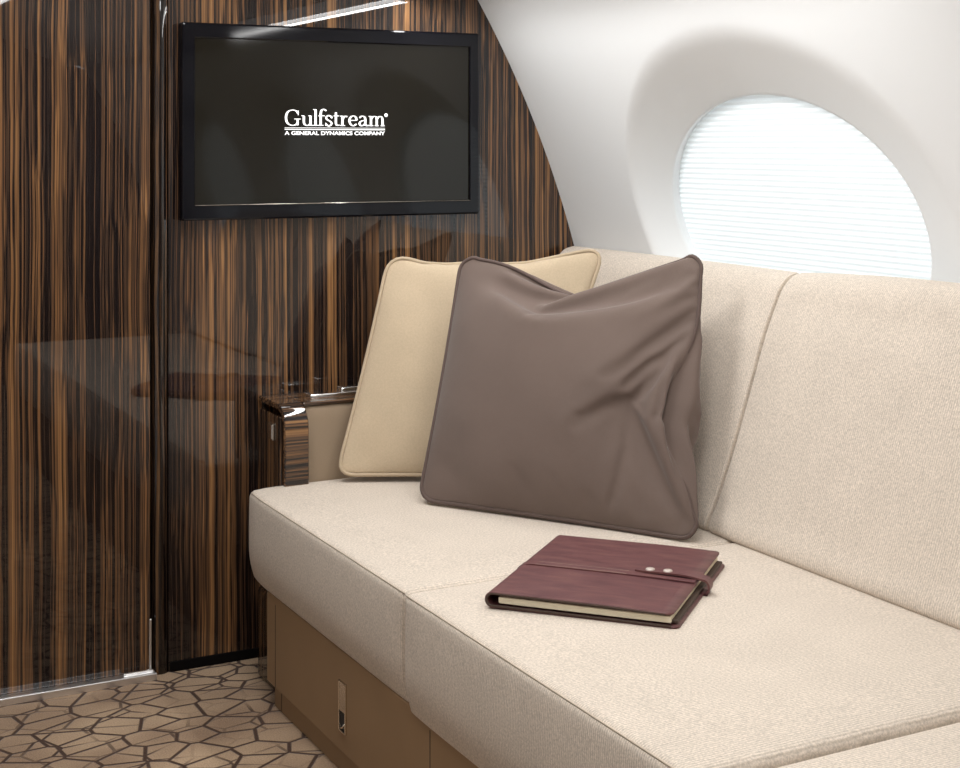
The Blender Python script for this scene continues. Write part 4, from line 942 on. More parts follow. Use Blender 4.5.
    -2,-2,-2,-2,-1,-1,-1,-1,-1,0,-1,0,0,-1,0,0,0,0,0,0,0,0,0,-1,0,1,0,0,0,0,0,0,0,0,0,0,1,0,0,0,0,0,1,0,0,1,0,0,1,1,2,3,2,0,2,3,8,10,11,-1,3,-1,-2,-2,
    -2,-2,-2,-1,-1,-1,0,-1,0,-1,0,-1,0,0,0,0,0,-1,1,-1,0,0,0,0,0,0,0,0,0,1,0,0,0,0,0,0,1,0,0,0,0,1,0,0,1,0,0,1,0,3,3,1,1,1,3,8,10,11,-2,4,-2,-2,-1,-2,
    -2,-1,-1,-1,-1,-1,0,-1,0,-1,0,0,-1,0,0,0,0,0,0,0,0,0,0,0,0,0,0,0,0,0,1,0,0,0,0,1,0,0,0,0,1,0,0,1,0,0,1,0,3,2,1,2,1,2,7,10,11,-2,4,-1,-2,-1,-2,-1,
    -2,-1,-1,0,-1,-1,0,-1,0,0,-1,0,0,0,0,0,0,0,0,0,0,0,0,0,0,0,0,0,0,1,0,0,0,0,0,1,0,0,0,1,0,0,1,0,0,1,0,3,2,2,1,1,2,5,11,11,-3,4,-1,-1,-1,-2,-1,-1,-1,
    -1,-1,-1,0,0,-1,0,-1,0,0,0,0,0,0,-1,0,0,0,1,0,0,0,0,0,0,0,0,0,1,0,0,0,0,1,0,0,0,1,0,0,1,0,0,1,0,3,2,2,1,1,2,4,10,11,-4,6,-1,-1,-1,-2,-1,-1,-1,0,-1,
    -1,0,-1,-1,0,0,0,0,-1,0,0,0,0,0,0,0,1,0,0,0,0,0,0,0,0,0,0,1,0,0,0,1,0,0,0,1,0,0,1,0,0,1,0,2,3,1,2,1,2,2,10,9,-5,9,-1,-1,-1,-1,-1,0,-1,-1,0,-1,-1,0,
    -1,0,0,-1,0,0,0,0,0,0,0,0,0,0,0,0,0,1,0,0,0,0,0,0,1,0,0,0,1,0,0,0,1,0,0,1,0,1,0,0,1,2,2,3,2,2,-3,-9,29,1,5,-1,-1,-1,0,-1,-1,-1,0,-1,0,-1,-1,0,-1,0,
    0,0,0,0,0,0,0,0,0,0,0,0,0,0,0,1,0,0,0,0,0,1,0,0,0,1,0,0,0,1,0,1,0,0,1,0,1,-1,3,-1,6,0,4,-13,4,12,10,8,0,-1,-1,0,-1,-1,0,-1,0,-1,-1,0,-1,0,0,0,0,0,
    0,0,0,0,0,0,0,0,0,0,0,0,1,0,0,0,0,0,1,0,0,0,1,0,0,0,1,0,0,1,0,1,0,1,-1,0,2,3,3,-13,0,4,11,-5,27,-1,0,-1,0,-1,0,-1,0,-2,0,-1,0,0,0,0,0,-1,0,0,0,1,
    -1,0,1,0,0,0,0,0,0,1,0,0,0,0,0,1,0,0,0,1,0,0,0,1,0,0,1,0,1,0,1,-1,0,2,3,-7,-6,0,1,0,-2,39,0,0,-1,0,-1,0,-1,-1,0,-2,0,0,0,0,0,0,0,0,0,0,0,0,0,0,0,1,
    0,0,0,0,0,0,1,0,0,0,0,1,0,0,1,0,0,1,0,0,0,1,0,1,0,1,-1,0,2,2,-10,-2,0,-2,-3,-5,46,0,0,0,-1,0,-1,0,-1,-1,0,0,0,0,0,0,0,0,0,0,0,0,0,0,0,0,1,0,0,0,0,
    0,0,1,0,0,0,0,1,0,0,0,1,0,0,1,0,0,0,1,0,1,0,0,-1,0,2,-10,1,0,-3,-2,-7,47,0,0,-1,0,-1,-1,0,-1,0,0,0,0,1,0,0,0,0,0,0,0,0,0,0,0,0,0,1,0,0,0,0,0,0,0,1,
    0,0,0,1,0,0,1,0,0,1,0,0,0,1,0,1,0,0,-3,2,-6,-3,1,-1,-1,-3,-7,46,0,0,0,-1,-1,0,0,0,0,0,0,0,0,0,0,0,0,0,1,0,0,0,0,0,0,0,0,0,0,1,0,0,0,0,0,1,0,0,0,1,
    0,0,1,0,1,0,0,0,1,0,0,1,0,-3,-3,-2,-2,-1,0,0,-5,-7,46,1,-1,0,0,-1,0,0,0,0,1,0,0,0,0,0,0,0,0,0,0,1,0,0,0,0,0,0,0,0,1,0,0,0,0,0,0,1,-1,1,0,1,0,0,1,0,
    0,1,0,0,1,0,0,0,-2,-3,-2,-3,0,0,-1,-6,-7,47,0,0,0,0,0,0,0,0,0,0,0,0,1,0,0,0,0,0,0,0,0,0,1,0,0,0,0,0,0,0,0,1,0,0,0,0,0,0,0,1,0,1,0,1,0,-1,1,1,0,0,1,
    0,0,-2,-3,-2,-3,0,0,-1,-7,-8,47,1,0,0,0,0,0,0,0,1,0,0,0,0,0,0,1,0,0,0,0,0,0,0,0,1,-1,1,0,0,0,0,0,0,0,1,0,0,0,0,0,1,-1,2,0,0,0,0,1,0,1,0,0,1,-2,-3,
    -3,-2,0,0,-2,-8,-7,47,0,1,0,0,1,0,0,0,0,1,0,0,0,0,0,0,1,0,0,-1,1,0,0,0,0,0,0,0,1,0,0,0,0,0,0,0,0,0,0,1,-1,1,0,2,-1,0,0,0,2,0,1,0,0,-1,-4,-2,-2,0,
    -1,-2,-9,-7,47,1,1,0,1,0,1,0,0,0,0,0,0,1,0,0,0,0,0,0,0,1,0,0,0,0,0,0,0,0,0,1,0,0,0,0,0,0,0,0,-1,1,0,1,0,1,0,0,-1,1,2,0,0,0,-1,-3,-3,-1,0,-1,-4,-8,
    -7,47,1,1,0,1,0,1,-1,1,0,1,0,0,0,0,1,0,0,0,0,0,0,1,0,0,0,0,0,0,0,0,0,0,0,0,0,1,-1,0,0,0,0,1,0,0,0,2,-1,0,-1,2,1,0,1,-1,-3,-3,-2,0,-1,-4,-9,-6,46,1,
    1,1,0,0,0,1,0,1,1,0,1,0,0,0,0,0,1,0,0,0,0,0,0,0,1,0,0,0,0,0,0,0,0,0,0,0,0,0,-1,0,0,2,-1,1,0,1,-2,1,0,1,1,1,0,-3,-3,-2,0,-1,-5,-9,-7,47,1,1,1,0,0,1,
    0,1,0,1,1,0,1,0,0,-1,1,0,1,0,0,0,0,0,0,0,0,0,0,1,-1,0,0,0,0,0,0,0,0,0,-1,0,-1,3,-1,1,0,0,-1,0,1,2,1,0,-2,-3,-2,0,-2,-5,-10,-6,46,2,1,1,0,0,0,1,0,1,
    1,0,1,1,0,-1,1,1,0,0,0,1,0,0,0,0,0,0,0,0,0,0,0,0,0,0,-1,1,-1,0,0,0,-1,0,-1,4,-1,0,0,0,-1,1,1,2,0,-1,-3,-3,0,-1,-7,-9,-6,45,2,1,1,0,0,1,1,1,1,0,1,1,
    0,-1,1,1,0,0,0,1,0,1,0,0,0,-1,0,0,0,0,0,0,0,0,0,0,0,0,-1,0,0,-1,-1,0,-1,5,-1,0,0,0,-1,1,2,1,0,-3,-3,0,-2,-7,-9,-6,45,1,1,1,0,1,1,1,1,1,1,0,0,0,1,1,
    0,0,0,1,0,-3,3,1,0,0,0,0,0,0,0,0,0,0,0,0,-1,0,0,0,0,-1,0,-1,-1,0,-1,5,-1,0,0,-1,0,1,3,0,-2,-3,0,-3,-7,-9,-7,45,1,2,1,0,2,1,1,1,0,1,0,-1,2,1,0,0,0,
    0,0,-1,0,-6,-1,7,2,1,0,0,0,0,0,0,0,0,0,0,-1,0,0,0,0,-1,-1,0,-2,0,-1,6,0,-2,0,0,0,2,2,-1,-4,0,-3,-7,-9,-7,44,2,2,1,1,1,1,1,1,0,0,-1,3,1,-1,0,0,0,0,
    0,-2,-1,-3,-5,-4,10,3,3,1,0,1,0,-1,1,0,0,0,0,0,-1,0,0,0,-1,-1,-1,-1,-1,-1,6,0,-2,0,0,1,3,1,-4,-1,-3,-7,-9,-7,44,2,2,1,2,0,0,0,2,0,-1,2,2,-3,2,0,0,
    0,-1,-1,-1,-2,-3,-2,-5,-6,10,6,5,1,1,0,1,0,0,0,1,0,0,-1,0,0,0,-1,0,-1,-1,-2,-1,-1,5,2,-3,0,0,3,3,-3,-1,-3,-9,-8,-7,43,2,2,3,0,0,-3,0,4,-1,0,-1,-5,
    6,1,0,0,-1,0,0,0,-3,-3,-2,-3,-6,-5,3,4,14,3,3,0,1,1,0,0,1,0,0,0,0,0,-1,0,-1,-1,-1,-1,-1,-1,2,3,-3,0,1,5,0,-3,-3,-8,-7,-7,41,2,-1,3,1,-3,0,1,-1,-3,
    -13,2,8,2,-2,-5,4,0,0,-3,-5,9,1,-2,-2,-3,-6,-4,1,2,16,6,4,2,1,1,1,0,1,0,0,1,-1,0,0,-1,0,-1,-1,-1,-2,-1,0,4,-3,1,-1,7,-2,-3,-8,-7,-7,40,2,-1,2,-3,
    -1,1,-1,-4,-9,-13,10,1,-2,-2,-1,-4,-7,2,6,-8,11,3,4,-1,-8,6,-3,-5,4,-6,15,9,8,3,1,2,1,1,2,1,-1,0,0,0,0,0,-1,-1,-1,-1,-1,-1,-2,4,-11,6,10,-2,-2,-8,
    -6,-7,38,-1,2,-5,0,1,-2,-3,-10,-14,2,-3,-14,-1,1,2,-7,-4,7,4,-1,-1,-9,8,12,6,-7,10,1,-2,-4,-6,14,8,14,3,4,3,3,1,-2,4,0,0,1,0,0,0,-1,0,-1,-1,-1,-1,
    -4,-3,1,8,-9,7,-5,-6,-6,37,-2,-5,-1,1,-2,-6,-12,-7,-2,-7,-16,-10,2,0,-1,-3,-1,-3,-6,-10,5,-5,12,8,2,18,5,4,-1,-2,-2,-2,10,11,16,5,6,4,2,2,-3,6,1,1,
    0,1,1,0,0,0,-1,-2,-1,-2,1,-3,-15,8,3,1,-3,-6,36,-5,-6,-2,-1,-10,-5,-7,-3,-7,-14,-11,-10,-11,-8,-6,-4,0,-8,-6,-5,-2,12,7,5,2,12,16,2,12,-4,-1,10,9,
    8,5,15,6,6,5,4,1,-3,8,1,1,2,2,0,0,1,0,-1,-1,-1,-2,-12,-3,-2,7,-7,5,1,28,-5,-8,-1,-7,-1,-5,-6,-10,-10,-10,-9,-10,-11,-11,-11,-12,-10,-9,-8,-6,-3,7,
    7,8,5,13,11,12,3,16,7,5,5,3,14,10,8,7,8,8,4,2,-4,10,1,4,2,0,-1,-2,3,-5,-3,-2,-4,2,3,-4,-17,8,6,2,24,-5,-10,6,0,-3,-7,-9,-10,-10,-10,-10,-10,-11,
    -12,-11,-12,-12,-13,-13,-11,-10,-7,9,10,9,6,13,11,9,7,13,9,9,9,10,11,10,11,10,10,8,4,2,-4,12,2,0,5,-4,4,-4,-4,-1,-1,2,3,2,-12,-6,-3,7,-3,26,-6,9,3,
    -2,-6,-9,-9,-10,-9,-10,-11,-11,-11,-13,-13,-14,-14,-14,-14,-12,-6,-10,-17,6,8,12,10,11,10,9,9,10,11,12,12,13,14,12,13,12,12,10,4,1,-4,14,-2,8,-3,4,
    -4,0,-2,1,3,-4,0,0,-1,-5,-17,6,24,11,9,1,-4,-9,-9,-10,-9,-10,-10,-11,-11,-12,-13,-14,-14,-15,-16,-15,-15,-15,-20,-2,-15,12,3,12,5,6,7,8,11,12,14,
    15,16,15,15,14,14,14,14,18,5,2,-3,14,-6,13,3,0,0,0,-12,10,1,0,3,0,-9,-11,-10,-900,16,20,22,23,29,29,29,30,29,29,29,30,29,29,29,30,29,29,29,30,29,
    29,30,29,29,29,30,29,29,29,30,29,29,30,29,29,29,30,29,29,29,30,29,29,30,29,29,29,30,29,29,29,30,29,29,29,30,29,29,29,23,22,20,18,-1817,24,25,24,26,
    27,28,29,29,29,29,29,29,29,29,29,29,30,29,29,29,30,29,29,29,30,29,29,30,29,29,30,29,29,30,29,29,30,29,29,30,29,29,30,29,29,30,29,30,29,30,29,30,29,
    30,29,29,28,29,28,27,25,25,25,27,-1842,28,27,27,27,27,29,28,29,28,29,29,28,29,29,29,29,29,29,30,29,29,29,29,30,29,29,30,29,30,29,29,30,29,30,29,30,
    29,29,30,29,30,29,30,29,30,29,30,29,30,30,30,29,30,29,29,28,28,28,27,27,27,27,29,34,-1861,30,29,28,28,28,28,29,28,28,28,29,28,28,29,29,29,29,30,29,
    29,29,29,30,29,29,30,29,30,29,30,29,30,29,30,29,30,29,30,29,30,29,30,30,29,30,30,29,30,30,30,30,30,29,29,29,28,27,28,27,26,27,29,30,40,-1870,30,28,
    29,28,29,28,29,28,28,28,27,28,28,29,29,29,29,29,30,29,29,29,30,29,30,29,30,29,30,30,29,30,29,30,30,29,30,29,30,30,29,30,30,30,29,30,30,30,30,30,30,
    30,29,29,28,28,27,27,26,27,27,27,26,23,-1845,28,28,29,28,29,29,28,28,28,27,28,27,28,29,28,29,30,29,29,30,29,29,30,29,30,30,29,30,30,29,30,30,29,30,
    30,30,29,30,30,29,30,30,30,30,30,30,30,30,30,30,30,30,29,29,27,27,27,26,27,26,27,26,26,24,-1842,27,27,29,28,29,29,28,28,27,27,27,28,28,28,29,29,29,
    29,30,29,30,29,30,30,29,30,30,30,29,30,30,30,30,30,29,30,30,30,30,30,30,30,30,30,30,30,30,31,30,30,29,30,29,28,27,26,26,26,27,26,26,26,25,25,-1838,
    26,27,27,29,28,29,28,28,27,27,27,27,28,28,29,29,30,29,29,30,30,29,30,30,30,30,30,30,29,30,30,30,30,30,30,30,30,30,30,30,30,30,31,30,30,30,31,30,30,
    30,30,29,28,28,26,26,25,26,26,26,26,26,25,24,-1832,25,26,26,28,29,28,28,27,27,27,27,27,28,29,29,29,29,30,29,30,30,30,30,30,30,30,30,30,30,30,30,30,
    30,30,30,30,30,30,30,30,31,30,30,31,30,31,30,30,30,30,30,29,28,26,26,24,25,25,26,26,26,26,25,24,-1827,24,25,26,28,27,28,28,27,27,27,27,28,28,28,29,
    30,29,30,30,29,30,30,31,30,30,30,30,30,30,30,30,30,31,30,30,30,30,30,31,30,30,31,30,31,30,31,30,30,31,29,30,28,28,25,25,23,24,25,25,27,26,25,25,24,
    -1821,24,24,25,27,27,27,27,27,27,27,28,28,28,29,29,30,29,30,30,30,30,30,31,30,30,30,30,30,31,30,30,30,31,30,30,30,31,30,30,31,30,31,30,31,30,31,30,
    31,30,29,30,28,26,25,23,22,23,24,26,26,26,26,24,24,-1814,23,24,24,26,26,27,27,27,27,27,28,28,29,29,30,29,30,30,30,30,30,31,30,30,30,31,30,30,30,31,
    30,30,31,30,30,31,30,31,30,31,30,31,30,31,30,31,30,31,30,29,29,28,25,24,21,21,22,24,25,27,26,25,24,24,-1805,21,23,24,25,26,26,27,26,28,27,29,28,30,
    29,29,30,30,30,30,30,31,30,30,31,30,30,31,30,30,31,30,31,30,30,31,30,31,30,31,30,31,31,30,31,30,31,30,30,30,30,29,27,24,21,19,19,22,24,27,27,26,24,
    23,24,-1796,20,22,23,25,25,26,27,27,27,28,29,29,29,30,30,29,30,30,31,30,30,31,30,30,31,30,31,30,30,31,30,31,30,31,30,31,30,31,31,30,31,30,31,31,30,
    31,30,30,30,30,29,26,23,18,16,18,21,25,28,27,27,23,21,25,-1787,20,20,23,24,25,26,26,27,28,29,28,30,29,30,30,30,30,30,30,31,30,30,31,30,31,30,31,30,
    31,30,31,30,31,30,31,31,30,31,30,31,31,30,31,31,30,30,31,30,30,30,29,26,20,14,12,17,23,26,29,28,29,20,15,29,-1777,19,20,22,23,25,26,27,27,28,28,30,
    29,30,30,30,30,30,30,30,30,31,30,31,30,31,30,31,30,31,30,31,31,30,31,31,30,31,31,30,31,31,30,31,30,31,30,31,30,30,30,29,25,16,8,10,18,24,29,30,28,
    30,16,13,29,-1765,18,20,22,23,25,26,26,27,28,29,29,30,29,30,30,30,31,30,30,30,31,30,31,30,31,30,31,31,30,31,31,30,31,31,30,31,31,30,31,31,30,31,31,
    30,31,30,30,31,30,31,27,20,11,6,11,20,26,30,29,29,29,12,14,28,-1753,18,20,21,24,24,26,26,27,28,29,29,30,29,30,30,31,30,30,30,31,30,31,30,31,30,31,
    30,31,31,30,31,31,30,31,31,31,30,31,31,30,31,31,30,31,30,31,30,31,30,29,24,16,8,6,13,22,27,30,28,30,28,8,14,28,-1741,19,19,22,23,24,26,26,27,28,28,
    29,30,30,29,31,30,30,30,31,30,30,31,30,31,31,30,31,31,30,31,31,30,31,31,31,30,31,31,30,31,31,31,30,31,30,31,30,31,30,27,20,10,5,9,16,23,27,30,29,
    30,26,5,14,26,-1727,19,20,21,23,24,26,26,27,27,29,29,29,30,30,30,30,30,31,30,30,31,30,31,30,31,31,30,31,31,31,30,31,31,31,30,31,31,30,31,31,31,30,
    31,31,30,31,31,30,29,23,15,7,6,10,18,25,27,30,28,30,24,3,13,25,-1713,19,20,22,23,24,25,26,26,28,28,30,29,30,29,30,30,31,30,30,31,30,31,30,31,31,30,
    31,31,30,31,31,31,30,31,31,31,30,31,31,31,30,31,31,31,30,31,30,30,27,19,11,5,6,13,20,25,28,30,28,30,21,0,12,25,-1699,19,21,21,23,24,25,25,27,28,28,
    29,30,29,30,30,30,30,30,31,30,31,30,31,31,30,31,31,30,31,31,31,30,31,31,31,30,31,31,31,30,31,31,31,30,31,31,30,29,23,16,7,4,8,15,21,26,28,30,28,30,
    18,-3,11,24,-1684,19,21,21,23,24,25,25,27,28,28,29,29,30,29,30,30,31,30,30,31,30,31,31,30,31,31,30,31,31,31,30,31,31,31,30,31,31,31,31,30,31,31,31,
    30,31,31,29,27,20,10,6,5,9,17,23,25,29,29,28,30,16,-6,9,24,-1669,19,21,21,23,24,25,26,26,28,28,29,29,29,30,30,30,30,31,30,31,30,31,30,31,31,30,31,
    31,31,30,31,31,31,30,31,31,31,31,30,31,31,31,30,31,31,31,29,23,14,8,6,4,12,19,23,26,29,29,28,30,13,-8,6,24,-1655,20,21,21,23,24,25,26,27,28,28,28,
    29,29,29,30,31,30,30,31,30,31,30,31,31,30,31,31,31,30,31,31,31,30,31,31,31,31,30,31,31,31,31,30,31,31,29,29,14,14,10,3,5,14,20,25,25,29,29,27,30,
    11,-10,2,26,-1641,20,21,22,23,24,26,26,27,28,29,28,28,27,30,29,31,30,30,31,30,30,31,31,30,31,31,30,31,31,31,31,30,31,31,31,31,31,30,31,31,31,31,30,
    31,31,31,12,13,14,17,2,4,19,29,27,14,27,30,27,30,9,-13,0,25,-1626,20,21,22,23,25,26,27,27,29,28,27,25,30,29,29,31,30,30,30,31,30,31,30,31,31,31,30,
    31,31,31,30,31,31,31,31,30,31,31,31,31,31,30,31,31,31,29,18,5,8,11,12,1,30,29,26,9,24,30,27,29,8,-15,-5,28,-1613,20,21,22,24,25,26,27,27,27,26,26,
    30,28,30,29,30,30,31,30,30,31,31,30,31,30,31,31,31,31,30,31,31,31,31,31,30,31,31,31,31,30,31,31,31,31,27,20,11,8,5,5,12,30,31,14,11,21,29,27,30,7,
    -17,-7,27,-1600,20,21,22,24,25,26,26,27,26,26,28,29,29,30,29,30,31,30,30,30,31,30,31,31,30,31,31,30,31,31,31,31,31,30,31,31,31,31,31,31,30,31,31,
    31,31,21,21,20,7,5,6,11,31,31,23,0,13,27,28,30,7,-19,-10,27,-1589,21,21,22,24,25,25,26,26,26,28,28,30,28,30,30,29,30,30,31,30,31,30,31,30,31,31,31,
    30,31,31,31,31,31,30,31,31,31,31,31,30,31,31,31,31,31,24,23,9,11,8,8,12,31,30,28,-3,4,22,30,29,9,-23,-9,26,-1579,21,21,22,24,24,25,26,26,27,28,28,
    29,29,29,30,30,30,30,31,30,30,31,30,31,31,31,30,31,31,31,31,31,30,31,31,31,31,31,31,31,30,31,31,31,31,26,22,12,7,10,9,13,31,30,31,0,-3,12,29,29,11,
    -27,-7,25,-1570,20,22,22,23,25,25,25,26,27,28,29,29,29,29,30,30,30,30,31,30,30,31,30,31,31,30,31,31,31,31,31,30,31,31,31,31,31,31,31,31,30,31,31,
    31,31,27,21,14,9,9,9,14,31,29,31,17,-14,-1,23,29,14,-29,-3,23,-1564,21,21,23,23,24,26,25,26,28,27,29,29,29,29,30,30,30,30,30,31,30,30,31,31,30,31,
    31,31,31,31,31,30,31,31,31,31,31,31,31,31,31,30,31,31,31,28,20,17,10,8,9,16,30,29,31,26,-13,-12,9,28,17,-30,6,18,-1558,21,21,23,23,24,26,25,27,27,
    28,29,28,29,29,30,30,30,30,30,30,31,30,31,31,30,31,31,31,31,31,31,30,31,31,31,31,31,31,31,31,31,30,31,31,31,28,20,18,11,8,11,16,30,29,30,29,4,-22,
    -13,17,28,-24,24,1,-1556,21,21,23,23,25,25,26,26,28,29,27,28,29,30,30,29,30,30,30,30,30,31,31,30,31,31,31,31,31,31,31,31,30,31,31,31,31,31,31,30,
    32,30,31,31,31,29,23,13,13,11,10,17,30,29,30,29,16,-15,-23,-2,27,-21,28,11,-1567,22,21,23,24,24,26,26,26,26,28,28,29,30,29,30,30,29,30,30,30,30,31,
    30,31,31,31,31,31,30,31,31,31,31,31,31,31,31,31,31,30,31,31,31,31,31,30,24,16,11,11,11,17,30,29,30,30,20,-7,-21,-21,19,4,15,19,-1579,21,22,23,24,
    25,26,26,26,25,28,29,29,29,30,29,30,30,29,30,30,30,31,30,31,31,31,31,31,31,30,31,31,31,31,31,31,31,31,31,31,30,31,31,31,31,30,26,17,12,10,12,18,28,
    31,28,31,23,1,-19,-21,-11,24,29,10,-1592,22,22,23,24,25,26,26,25,27,28,28,30,29,29,30,30,29,30,30,30,30,29,31,31,31,31,30,32,31,30,31,31,31,31,31,
    31,31,31,31,31,31,30,31,31,31,30,27,19,13,10,11,19,28,31,28,31,26,6,-14,-23,-14,21,27,14,-1603,22,22,23,24,25,25,25,27,28,28,29,28,30,29,30,30,30,
    29,30,30,30,31,29,30,31,31,31,30,31,31,31,31,31,31,31,31,31,31,31,30,31,31,31,31,31,30,28,21,14,10,12,18,28,30,29,31,28,11,-10,-22,-16,16,28,16,
    -1616,22,22,23,24,25,25,26,27,28,29,28,30,29,30,30,29,30,30,30,30,31,30,30,30,28,31,31,30,31,31,31,31,31,31,31,31,31,31,31,30,31,31,31,31,30,31,29,
    23,15,10,11,19,28,30,29,31,29,16,-5,-21,-18,11,28,18,-1627,22,22,23,24,26,25,26,26,28,29,29,30,30,30,29,31,30,30,30,31,30,31,30,31,23,30,31,31,31,
    31,31,31,31,31,31,31,31,31,30,31,31,31,31,31,30,31,29,25,17,10,11,19,28,30,30,29,31,20,0,-18,-21,6,29,19,-1639,22,22,24,25,26,27,27,26,25,29,30,30,
    30,30,30,30,31,30,30,31,31,30,31,31,23,27,30,31,31,31,31,31,31,31,31,31,30,31,31,31,31,31,31,31,30,31,30,26,19,11,11,18,27,30,31,29,31,24,5,-15,
    -22,1,30,20,-1651,21,22,24,25,26,27,26,26,29,29,30,30,30,30,31,30,31,30,30,31,31,31,30,31,28,22,27,31,31,31,31,31,31,31,31,31,31,30,31,31,31,31,30,
    31,31,31,30,28,21,12,10,18,27,30,31,29,31,27,9,-11,-22,-4,29,22,-1663,21,22,23,25,26,27,27,29,29,30,29,31,30,30,31,30,31,30,31,31,30,31,31,30,30,
    23,23,29,31,31,31,31,31,31,30,31,31,31,31,31,31,30,31,31,31,31,30,29,23,14,10,17,27,29,31,30,30,30,13,-6,-21,-9,28,23,-1675,22,21,24,24,27,27,28,
    30,29,30,30,30,31,30,31,30,31,31,30,31,31,30,31,31,31,27,21,23,30,31,31,31,31,31,30,31,31,31,30,31,31,31,31,30,31,31,31,29,26,16,10,16,27,29,31,30,
    30,30,19,-1,-20,-13,26,24,-1686,21,22,24,26,27,27,29,28,30,30,31,30,31,30,31,31,31,30,31,31,30,31,31,31,30,31,23,20,25,31,31,31,30,31,30,31,31,31,
    30,31,31,30,32,30,31,31,31,29,28,19,10,15,26,30,30,30,30,31,23,4,-16,-18,23,26,-1698,22,22,25,28,30,30,28,25,29,30,30,30,31,30,31,31,31,31,31,31,
    30,31,31,30,31,30,28,18,22,28,31,31,30,31,31,29,31,31,31,31,30,31,31,31,31,30,31,31,28,22,11,14,25,30,30,31,30,31,26,9,-13,-19,19,27,-1710,22,23,
    25,28,28,32,30,30,30,29,27,30,30,31,30,32,31,30,31,31,31,31,31,30,31,30,30,22,16,26,30,31,30,30,31,30,29,31,32,30,31,31,30,32,30,31,30,31,30,25,14,
    12,24,30,30,30,30,31,29,13,-8,-20,14,29,-1721,22,23,25,27,29,30,31,31,31,31,30,31,30,29,30,31,30,30,31,32,30,31,31,31,31,30,31,24,14,23,30,30,31,
    29,31,31,27,30,32,31,30,31,31,31,31,31,30,30,31,28,17,12,21,30,31,30,30,31,30,18,-4,-20,10,29,-1732,23,23,25,28,29,30,30,31,31,31,31,31,31,31,32,
    30,30,29,31,31,31,31,31,31,31,30,31,27,12,22,31,30,27,30,29,31,30,28,30,31,31,31,30,31,31,31,31,31,29,30,22,12,19,29,31,30,31,30,31,23,1,-20,6,30,
    -1744,23,24,27,27,30,30,31,30,30,31,31,31,32,32,30,30,31,31,31,31,31,31,31,30,31,31,31,30,17,14,31,30,30,24,30,29,31,30,28,29,31,31,31,31,31,31,31,
    31,29,29,27,14,18,26,32,30,31,30,32,26,7,-18,2,30,-1756,24,24,27,29,31,31,30,31,30,30,31,31,33,30,30,31,30,31,31,32,30,32,31,31,31,31,32,31,7,22,
    29,30,32,28,22,31,29,31,31,26,29,31,31,31,31,31,31,31,31,29,27,21,14,26,31,31,30,30,31,30,13,-15,-3,30,-1766,23,26,29,30,30,30,30,29,31,31,32,33,
    29,30,31,31,31,31,31,31,31,31,31,31,31,30,26,25,29,25,19,30,29,31,29,19,31,30,31,31,26,28,32,31,31,31,31,31,31,29,28,24,15,23,31,31,31,31,30,31,20,
    -10,-7,28,-1777,24,26,29,30,30,30,30,31,31,33,33,29,30,30,31,31,31,31,31,31,31,31,30,30,28,24,25,30,31,31,27,21,30,29,31,29,18,31,30,31,31,25,29,
    31,31,31,31,31,31,31,29,26,19,17,30,33,31,31,30,31,25,-1,-12,26,-1788,25,26,29,30,30,31,31,31,34,33,29,29,30,31,31,31,31,31,31,31,29,29,28,27,24,
    28,31,31,27,30,32,30,21,31,29,31,29,18,31,30,31,30,26,28,31,31,32,31,30,31,31,27,23,15,26,33,33,31,31,31,28,6,-13,24,-1799,27,28,26,31,31,31,31,34,
    34,29,28,29,31,32,31,31,31,30,29,28,28,27,26,26,30,32,31,30,28,29,31,30,30,24,31,30,30,27,21,30,30,30,31,25,29,31,31,31,31,30,31,30,24,22,16,32,34,
    33,32,31,30,14,-13,21,-1810,27,28,30,30,30,33,34,34,28,28,29,31,31,31,31,29,29,28,28,27,27,27,28,31,31,31,31,32,30,30,23,29,31,31,28,31,29,31,20,
    28,29,30,31,30,25,29,31,32,31,31,30,30,28,20,23,21,35,34,34,32,31,21,-11,18,-1821,27,30,30,30,33,35,35,26,28,29,31,31,30,29,28,28,27,28,27,28,28,
    29,31,31,32,31,31,31,32,30,30,24,27,29,30,31,31,29,31,19,30,29,30,31,30,25,29,31,31,31,30,31,30,25,21,23,24,36,35,33,33,27,-6,14,-1831,28,31,31,33,
    35,35,26,28,28,30,29,29,28,28,27,28,28,29,29,30,30,31,30,31,31,28,32,31,31,32,31,31,29,27,24,27,30,31,32,30,20,31,28,29,32,29,26,29,31,31,31,29,31,
    28,22,25,25,24,36,36,34,33,3,9,-1842,30,32,33,36,36,25,27,27,28,28,28,27,28,28,29,30,30,30,31,31,31,30,32,31,23,31,31,31,31,31,31,31,30,31,30,27,
    26,28,30,30,31,20,31,27,30,31,30,25,30,31,31,31,29,30,26,24,25,25,24,37,37,35,22,-1,-1852,34,35,35,37,25,26,24,25,28,27,29,29,29,30,31,31,30,31,32,
    30,32,31,30,30,19,31,30,30,32,30,31,31,30,31,31,31,30,29,29,28,27,31,22,31,25,31,31,30,25,30,31,31,30,29,31,27,23,25,25,23,38,37,34,0,-1859,34,42,
    39,20,25,22,25,28,29,31,31,31,30,31,31,30,30,30,30,31,30,31,30,15,29,30,30,30,31,31,30,31,30,31,30,31,30,31,31,30,29,27,29,27,31,23,31,32,29,25,31,
    30,31,28,31,31,27,24,25,24,22,38,36,34,-1881,38,40,26,23,21,26,30,31,30,30,30,30,30,30,29,29,29,28,30,29,30,31,28,30,24,31,30,31,31,31,30,30,29,29,
    29,29,29,29,30,30,30,31,29,30,30,30,23,30,32,28,28,31,29,28,31,32,27,30,24,24,24,20,36,37,-1863,40,23,24,25,26,32,30,31,31,30,31,31,30,31,31,29,30,
    28,29,27,28,27,25,31,28,27,30,31,31,25,27,27,28,28,29,29,30,30,31,31,32,31,31,31,31,30,31,26,28,31,26,31,31,30,29,29,25,31,31,26,20,19,21,39,-1838,
